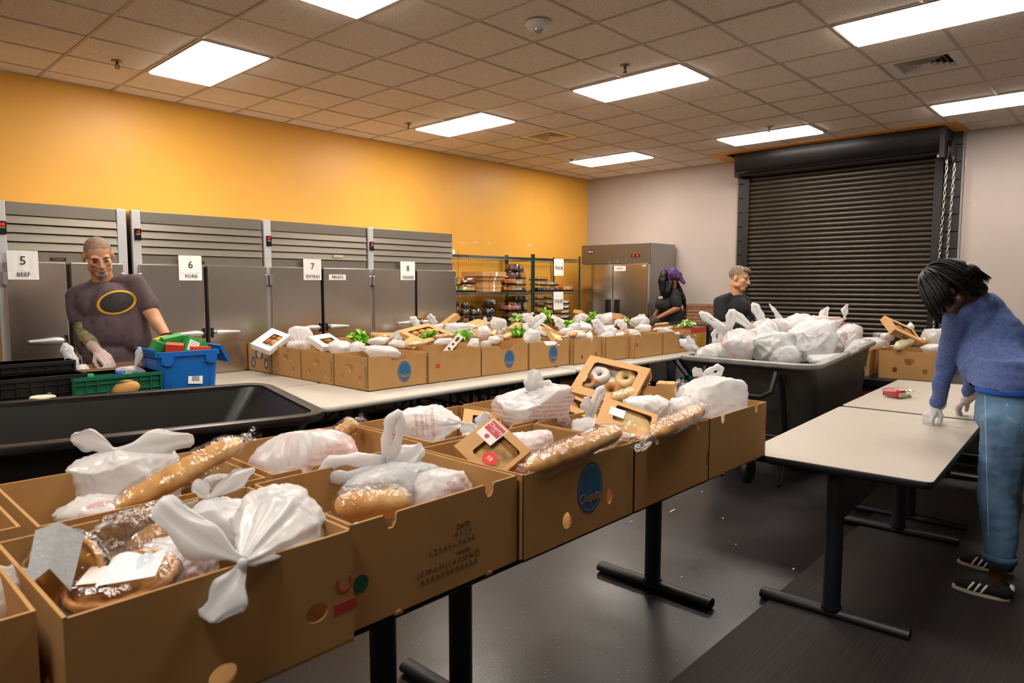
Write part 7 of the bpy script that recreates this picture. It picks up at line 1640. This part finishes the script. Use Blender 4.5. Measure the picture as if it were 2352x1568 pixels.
st = MB(); st.rcone(J(1543, 673, .03), J(1551, 679, -.10), .070, .080); st.rcone(J(1540, 672, .05), J(1531, 678, .13), .062, .07); RZ_ = Matrix.Rotation(YAW-.3, 4, 'Z'); st.sphere(J(1535, 692, .02), (.15, .17, .15), 18, 12, RZ_); st.sphere(J(1524, 700, -.02), (.11, .13, .10), 16, 10); st.sphere(J(1543, 725, .02), (.16, .17, .18), 18, 12, RZ_); st.sphere(pelv+V3(0, 0, .02), (.19, .20, .17), 18, 12, RZ_); limb(st, [J(1548, 674, -.06), J(1553, 690, -.14), J(1555, 698, -.15)], [.085, .078, .074]); limb(st, [J(1533, 676, .1), J(1520, 700, .15)], [.08, .07])
part(p3, 'shirt', remesh(st, 'shirt', .011, 5, folds(.009, 8, 9)), M_BTEE)
MB().box(-.03, .03, -.002, .002, -.018, .018).build('name_tag', mat('name_tag', 'b9b6b2', .6), p3, J(1517, 683, -.15)-base, (0, 0, YAW-pi/2))
pt = MB()
for (hp, kn, an_) in legs: limb(pt, [hp, kn, an_+V3(0, 0, .02)], [.125, .085, .058])
pt.sphere(pelv+V3(0, 0, -.06), (.17, .18, .13)); part(p3, 'jeans', remesh(pt, 'jeans', .013, 4, folds(.008, 9)), mat('dark_blue_jeans', '2c3440', .85))
for q, (hp, kn, an_) in enumerate(legs):
    ff = V3(-CR.x, -CR.y, 0).normalized(); b = MB(); tz = an_.z-.045; b.rcone(V3(an_.x, an_.y, tz)-ff*.03, V3(an_.x, an_.y, tz-.008)+ff*.15, .045, .036); b.rcone(an_, V3(an_.x, an_.y, tz), .04, .045)
    s_ = part(p3, 'shoe', remesh(b, 'shoe', .009, 2), mat('black_trainer', '141416', .6)); paint(s_, [mat('black_trainer', '141416', .6), mat('teal_trim', '2a9c9c', .6)], lambda c, a=an_, z=tz: 1 if (c.z < z-.018 or (c-a).dot(ff) > .12 or (q == 1 and (c-a).dot(ff) < .06)) else 0)
# the dark tray in her hand
tp_ = J(1494, 734, -.28); t = thing('dark_tray', 'dark plastic tray held in the hand of the woman in the headscarf', 'tray', tp_, basis((.4, -.5, .6), (.5, -.5, -.2))); MB().loft([rrect(.075, .055, .01, 3, z=-.02), rrect(.09, .07, .012, 3, z=.03), rrect(.085, .065, .012, 3, z=.03), rrect(.07, .05, .01, 3, z=-.015)]).build('tray', mat('plum_plastic', '3a2328', .25), t, smooth=True, angle=40); MB().loft([rrect(.09, .07, .012, 3, z=.03), rrect(.08, .06, .014, 3, z=.07)], False, True).build('lid', F_DOME, t)

# ---------------------------------------------------------------- woman in blue bending over the beige tables
D = 3.62
base = V3(4.26, .50, 0); p4 = person('woman in a blue sweater and jeans bending over the beige table, black bob hair', base)
hc = J(2180, 670, .08); f_ = V3(-.12, .62, -.78); u_ = V3(.0, .78, .62); S4 = 1.02; neckb = J(2243, 690, .06); sk = MB(); P, M = head_shape(sk, hc, f_, u_, S4, neck=neckb)
shN, elN, wrN = J(2205, 712, .08), J(2178, 815, .24), J(2150, 936, .42); shF, elF, wrF = J(2250, 720, .40), J(2240, 840, .50), J(2222, 915, .62)
chest, mid, pelv = J(2258, 760, .16), J(2290, 830, .06), V3(4.30, .49, .96)
sk.rcone(neckb, chest, .050, .06); sk.rcone(chest, pelv, .06, .08); limb(sk, [shN, elN, wrN], [.050, .042, .026]); limb(sk, [shF, elF, wrF], [.050, .042, .026])
hN = atz(2128, 962, ZT+.035)-wrN; hF = atz(2196, 940, ZT+.035)-wrF
hand(sk, wrN, hN, V3(.2, -.2, -1), 1, .55, .95); hand(sk, wrF, hF, V3(.2, -.2, -1), -1, .55, .95)
legs = []
for (x, y, kx, ky, hx_, hy_) in ((4.07, .475, 4.13, .50, 4.20, .49), (4.46, .52, 4.44, .52, 4.40, .50)):
    hp, kn, an_ = V3(hx_, hy_, .93), V3(kx, ky, .50), V3(x, y, .085); legs.append((hp, kn, an_)); limb(sk, [hp, kn, V3(kx*.35+x*.65, ky*.3+y*.7-.01, .30), an_], [.075, .060, .052, .034])
sk.rcone(pelv, legs[0][0], .08, .07); sk.rcone(pelv, legs[1][0], .08, .07)
part(p4, 'body', remesh(sk, 'body', .0055, 4), SK_D)
for (w_, h_, sd) in ((wrN, hN, 1), (wrF, hF, -1)):
    gl = MB(); hand(gl, w_, h_, V3(.2, -.2, -1), sd, .55, .95, grow=.0042); d_ = h_.normalized(); gl.rcone(w_-d_*.045, w_+d_*.01, .036, .033); part(p4, 'glove', remesh(gl, 'glove', .005, 1, folds(.006, 70)), M_GLOVE)
M_SWEAT = mat('heather_blue_knit', '45588c', .92, col2='5a6ea3', vscale=70, detail=5, bump=.15, bscale=260)
st = MB()
st.rcone(neckb+V3(0, 0, -.03), J(2262, 775, .14), .088, .150); st.rcone(J(2262, 765, .14), J(2292, 835, .05), .150, .155); st.rcone(J(2292, 830, .04), V3(4.30, .49, 1.03), .158, .165); st.sphere(J(2262, 838, .10), (.13, .13, .12), 18, 12)
st.rcone(J(2232, 682, .06), J(2252, 700, .06), .066, .08); st.rcone(J(2255, 720, .12), J(2310, 790, .04), .12, .12)
st.rcone(J(2245, 715, .07), shN, .085, .074); st.rcone(J(2270, 720, .22), shF, .085, .072)
limb(st, [shN, J(2192, 765, .15), elN, J(2163, 880, .33), J(2153, 926, .40)], [.075, .066, .058, .047, .038]); limb(st, [shF, elF, J(2226, 900, .6)], [.07, .056, .038])
st.loft([[V3(4.298+(.180-.006*i)*cos(a), .490+(.166-.004*i)*sin(a), 1.0+.05*i) for a in [2*pi*k/24 for k in range(24)]] for i in range(5)])
sw = remesh(st, 'sweater', .008, 6, folds(.013, 6.5, 12, (.8, .8, 1.5)))
def trim(me, keep):
    bm = bmesh.new(); bm.from_mesh(me); bmesh.ops.delete(bm, geom=[v for v in bm.verts if not keep(v.co)], context='VERTS'); bm.to_mesh(me); bm.free()
trim(sw, lambda c: c.z > 1.044+.03*(c.y-.5) or c.y > .68 or c.x > 4.56)
part(p4, 'sweater', sw, M_SWEAT)
b = MB(); b.loft([[V3(4.295+(.168+q)*cos(a)*1.02, .49+(.155+q)*sin(a), 0)+V3(0, 0, z) for a in [2*pi*k/28 for k in range(28)]] for (z, q) in ((1.022, -.002), (1.028, .003), (1.05, .000), (1.09, -.014))]); part(p4, 'undershirt_hem', b.mesh('hem', True), mat('royal_blue_cotton', '1450a8', .85))
M_JEAN = mat('washed_blue_jeans', '2f4a68', .88, col2='6286a6', vscale=5, detail=6, bump=.15, bscale=160, contrast=(.30, .78))
pt = MB(); pt.loft([[V3(4.297+(.176-.004*i)*cos(a), .488+(.160-.003*i)*sin(a), .86+.05*i) for a in [2*pi*k/24 for k in range(24)]] for i in range(5)]); pt.sphere(V3(4.30, .475, .90), (.178, .172, .13), 20, 12); pt.sphere(V3(4.27, .43, .87), (.15, .14, .13), 18, 12)
for (hp, kn, an_) in legs: limb(pt, [hp+V3(0, -.015, -.05), V3((hp.x+kn.x)/2, (hp.y+kn.y)/2-.005, .70), kn, V3(kn.x*.5+an_.x*.5, kn.y*.5+an_.y*.5-.012, .34), V3(an_.x, an_.y-.005, .225)], [.128, .108, .088, .078, .066])
jm = remesh(pt, 'jeans', .008, 5, folds(.0055, 9, 21, (.8, .8, 1.7))); trim(jm, lambda c: c.z < 1.035); jn = part(p4, 'jeans', jm, M_JEAN)
for (hp, kn, an_) in legs:
    b = MB(); n = 24; b.loft([[V3(an_.x+q*cos(a), an_.y-.006+q*sin(a), z) for a in [2*pi*k/n for k in range(n)]] for (z, q) in ((.205, .066), (.203, .073), (.235, .075), (.238, .068))], False, False); part(p4, 'cuff', b.mesh('cuff', True), M_JEAN)
bpy.context.view_layer.update()
def px_strip(o, pts, wpx, m, nm):
    vs = []; 
    for i, (x, y) in enumerate(pts):
        a = pts[max(0, i-1)]; c = pts[min(len(pts)-1, i+1)]; dx, dy = c[0]-a[0], c[1]-a[1]; l = hypot(dx, dy) or 1; nx, ny = -dy/l*wpx/2, dx/l*wpx/2; vs += [(x+nx, y+ny), (x-nx, y-ny)]
    wrap_poly(o, vs, [(2*i, 2*i+1, 2*i+3, 2*i+2) for i in range(len(pts)-1)], m, nm, .0015)
M_STITCH = mat('seam_stitch', '8aa3b8', .9)
px_strip(jn, [(2262+2*i*.15, 905+i*12) for i in range(28)], 2.2, M_STITCH, 'side_seam')
px_strip(jn, [(2311, 895), (2330, 893), (2349, 897)], 2.2, M_STITCH, 'pocket_stitch'); px_strip(jn, [(2311, 895), (2313, 925), (2315, 957)], 2.2, M_STITCH, 'pocket_stitch'); px_strip(jn, [(2315, 957), (2330, 968), (2348, 978)], 2.2, M_STITCH, 'pocket_stitch')
# hair: bob of curved strands over a cap
hm = MB(); hm.sphere(P(0, -.020, .045), (.104, .124, .106), 20, 14, M); hm.sphere(P(0, -.125, -.005), (.088, .055, .075), 16, 10, M); hm.sphere(hc+(neckb-hc)*.62+V3(0, 0, .035), (.085, .085, .075), 16, 10); hm.sphere(hc+(neckb-hc)*.85+V3(0, 0, .055), (.07, .07, .05), 16, 10); cap = remesh(hm, 'hair', .007, 2)
hair = part(p4, 'hair', cap, M_BHAIR); hf, hu, hrr = frame(f_, u_); rg = random.Random(4); b = MB(); crown = P(0, -.035, .150)
for k in range(520):
    az = rg.uniform(0, 2*pi); dirv = (hrr*cos(az)+hf*sin(az)); face = sin(az) > .80
    if face: continue
    P0 = crown+dirv*rg.uniform(.0, .03); R_ = rg.uniform(.104, .124); pts = []; L_ = rg.uniform(.20, .27)
    for i in range(9):
        t = i/8; ang = t*1.75; q = P(0, -.020, .045)+hu*(R_*1.02*cos(ang))+dirv*(R_*(1.16 if abs(sin(az)) > .6 else 1.02)*sin(ang))
        over = max(0, t-.55)/.45; g = (V3(0, 0, -1)*.6-hu*.55-V3(CR.x, CR.y, 0)*.10).normalized() if sin(az) > -.2 else (-hu*.75-hf*.15+V3(CR.x, CR.y, 0)*.15+V3(0, 0, -.35)).normalized()
        pts.append(q+g*(over*over*.12)+V3(0, 0, 0)+dirv*(.02*over))
    w0 = rg.uniform(.004, .0085); b.tube(pts, [w0*(.5 if i == 0 else 1.0 if i < 7 else .75 if i == 7 else .15) for i in range(9)], 6, flat=.45)
b.build('strands', M_BHAIR, hair, smooth=True, angle=None)
b = MB()
for (x0, y0, x1, y1, x2, y2) in ((2215, 600, 2225, 592, 2232, 578), (2190, 602, 2205, 596, 2214, 588), (2230, 604, 2240, 598, 2243, 594)): b.tube([J(x0, y0, .05)-base, J(x1, y1, .05)-base, J(x2, y2, .05)-base], .0008, 4)
b.build('flyaway_hairs', M_BHAIR, hair)
# trainers with three stripes
M_TRB = mat('black_suede', '121215', .85); M_SOLE = mat('white_rubber_sole', 'c9bfae', .6)
for (hp, kn, an_) in legs:
    ff = V3(.03, 1, 0).normalized(); rr_ = V3(1, -.03, 0).normalized(); c0 = V3(an_.x, an_.y, 0)
    def ring(hw_, y, z0, z1): return None
    sh = MB(); sh.rcone(c0-ff*.035+V3(0, 0, .058), c0+ff*.12+V3(0, 0, .045), .042, .034); sh.rcone(c0+ff*.10+V3(0, 0, .042), c0+ff*.155+V3(0, 0, .040), .036, .026); sh.rcone(c0-ff*.03+V3(0, 0, .06), c0-ff*.01+V3(0, 0, .085), .04, .034)
    shoe = part(p4, 'shoe', remesh(sh, 'shoe', .006, 4), M_TRB)
    out = []
    for k in range(32):
        a = 2*pi*k/32; y = .065+.125*cos(a); w_ = .042+.006*cos(a); out.append((c0.x+rr_.x*w_*sin(a)+ff.x*y, c0.y+rr_.y*w_*sin(a)+ff.y*y))
    sl = MB().loft([[V3(x, y, .003)-base for (x, y) in out], [V3(x, y, .026)-base for (x, y) in out]]).build('sole', M_SOLE, shoe, tuple(base), smooth=True, angle=50)
    for k in range(3):
        y = .045+.028*k; s_ = MB(); s_.tube([c0+ff*(y+.012)-rr_*.041+V3(0, 0, .028), c0+ff*(y+.002)-rr_*.041+V3(0, 0, .050), c0+ff*(y-.012)-rr_*.033+V3(0, 0, .076)], .0055, 6, flat=.6); s_.build('stripe', M_PAPER, shoe, smooth=True, angle=None)
    MB().sphere(c0-ff*.062+V3(0, 0, .078), (.018, .014, .022)).build('heel_tab', M_PAPER, shoe, smooth=True, angle=None)
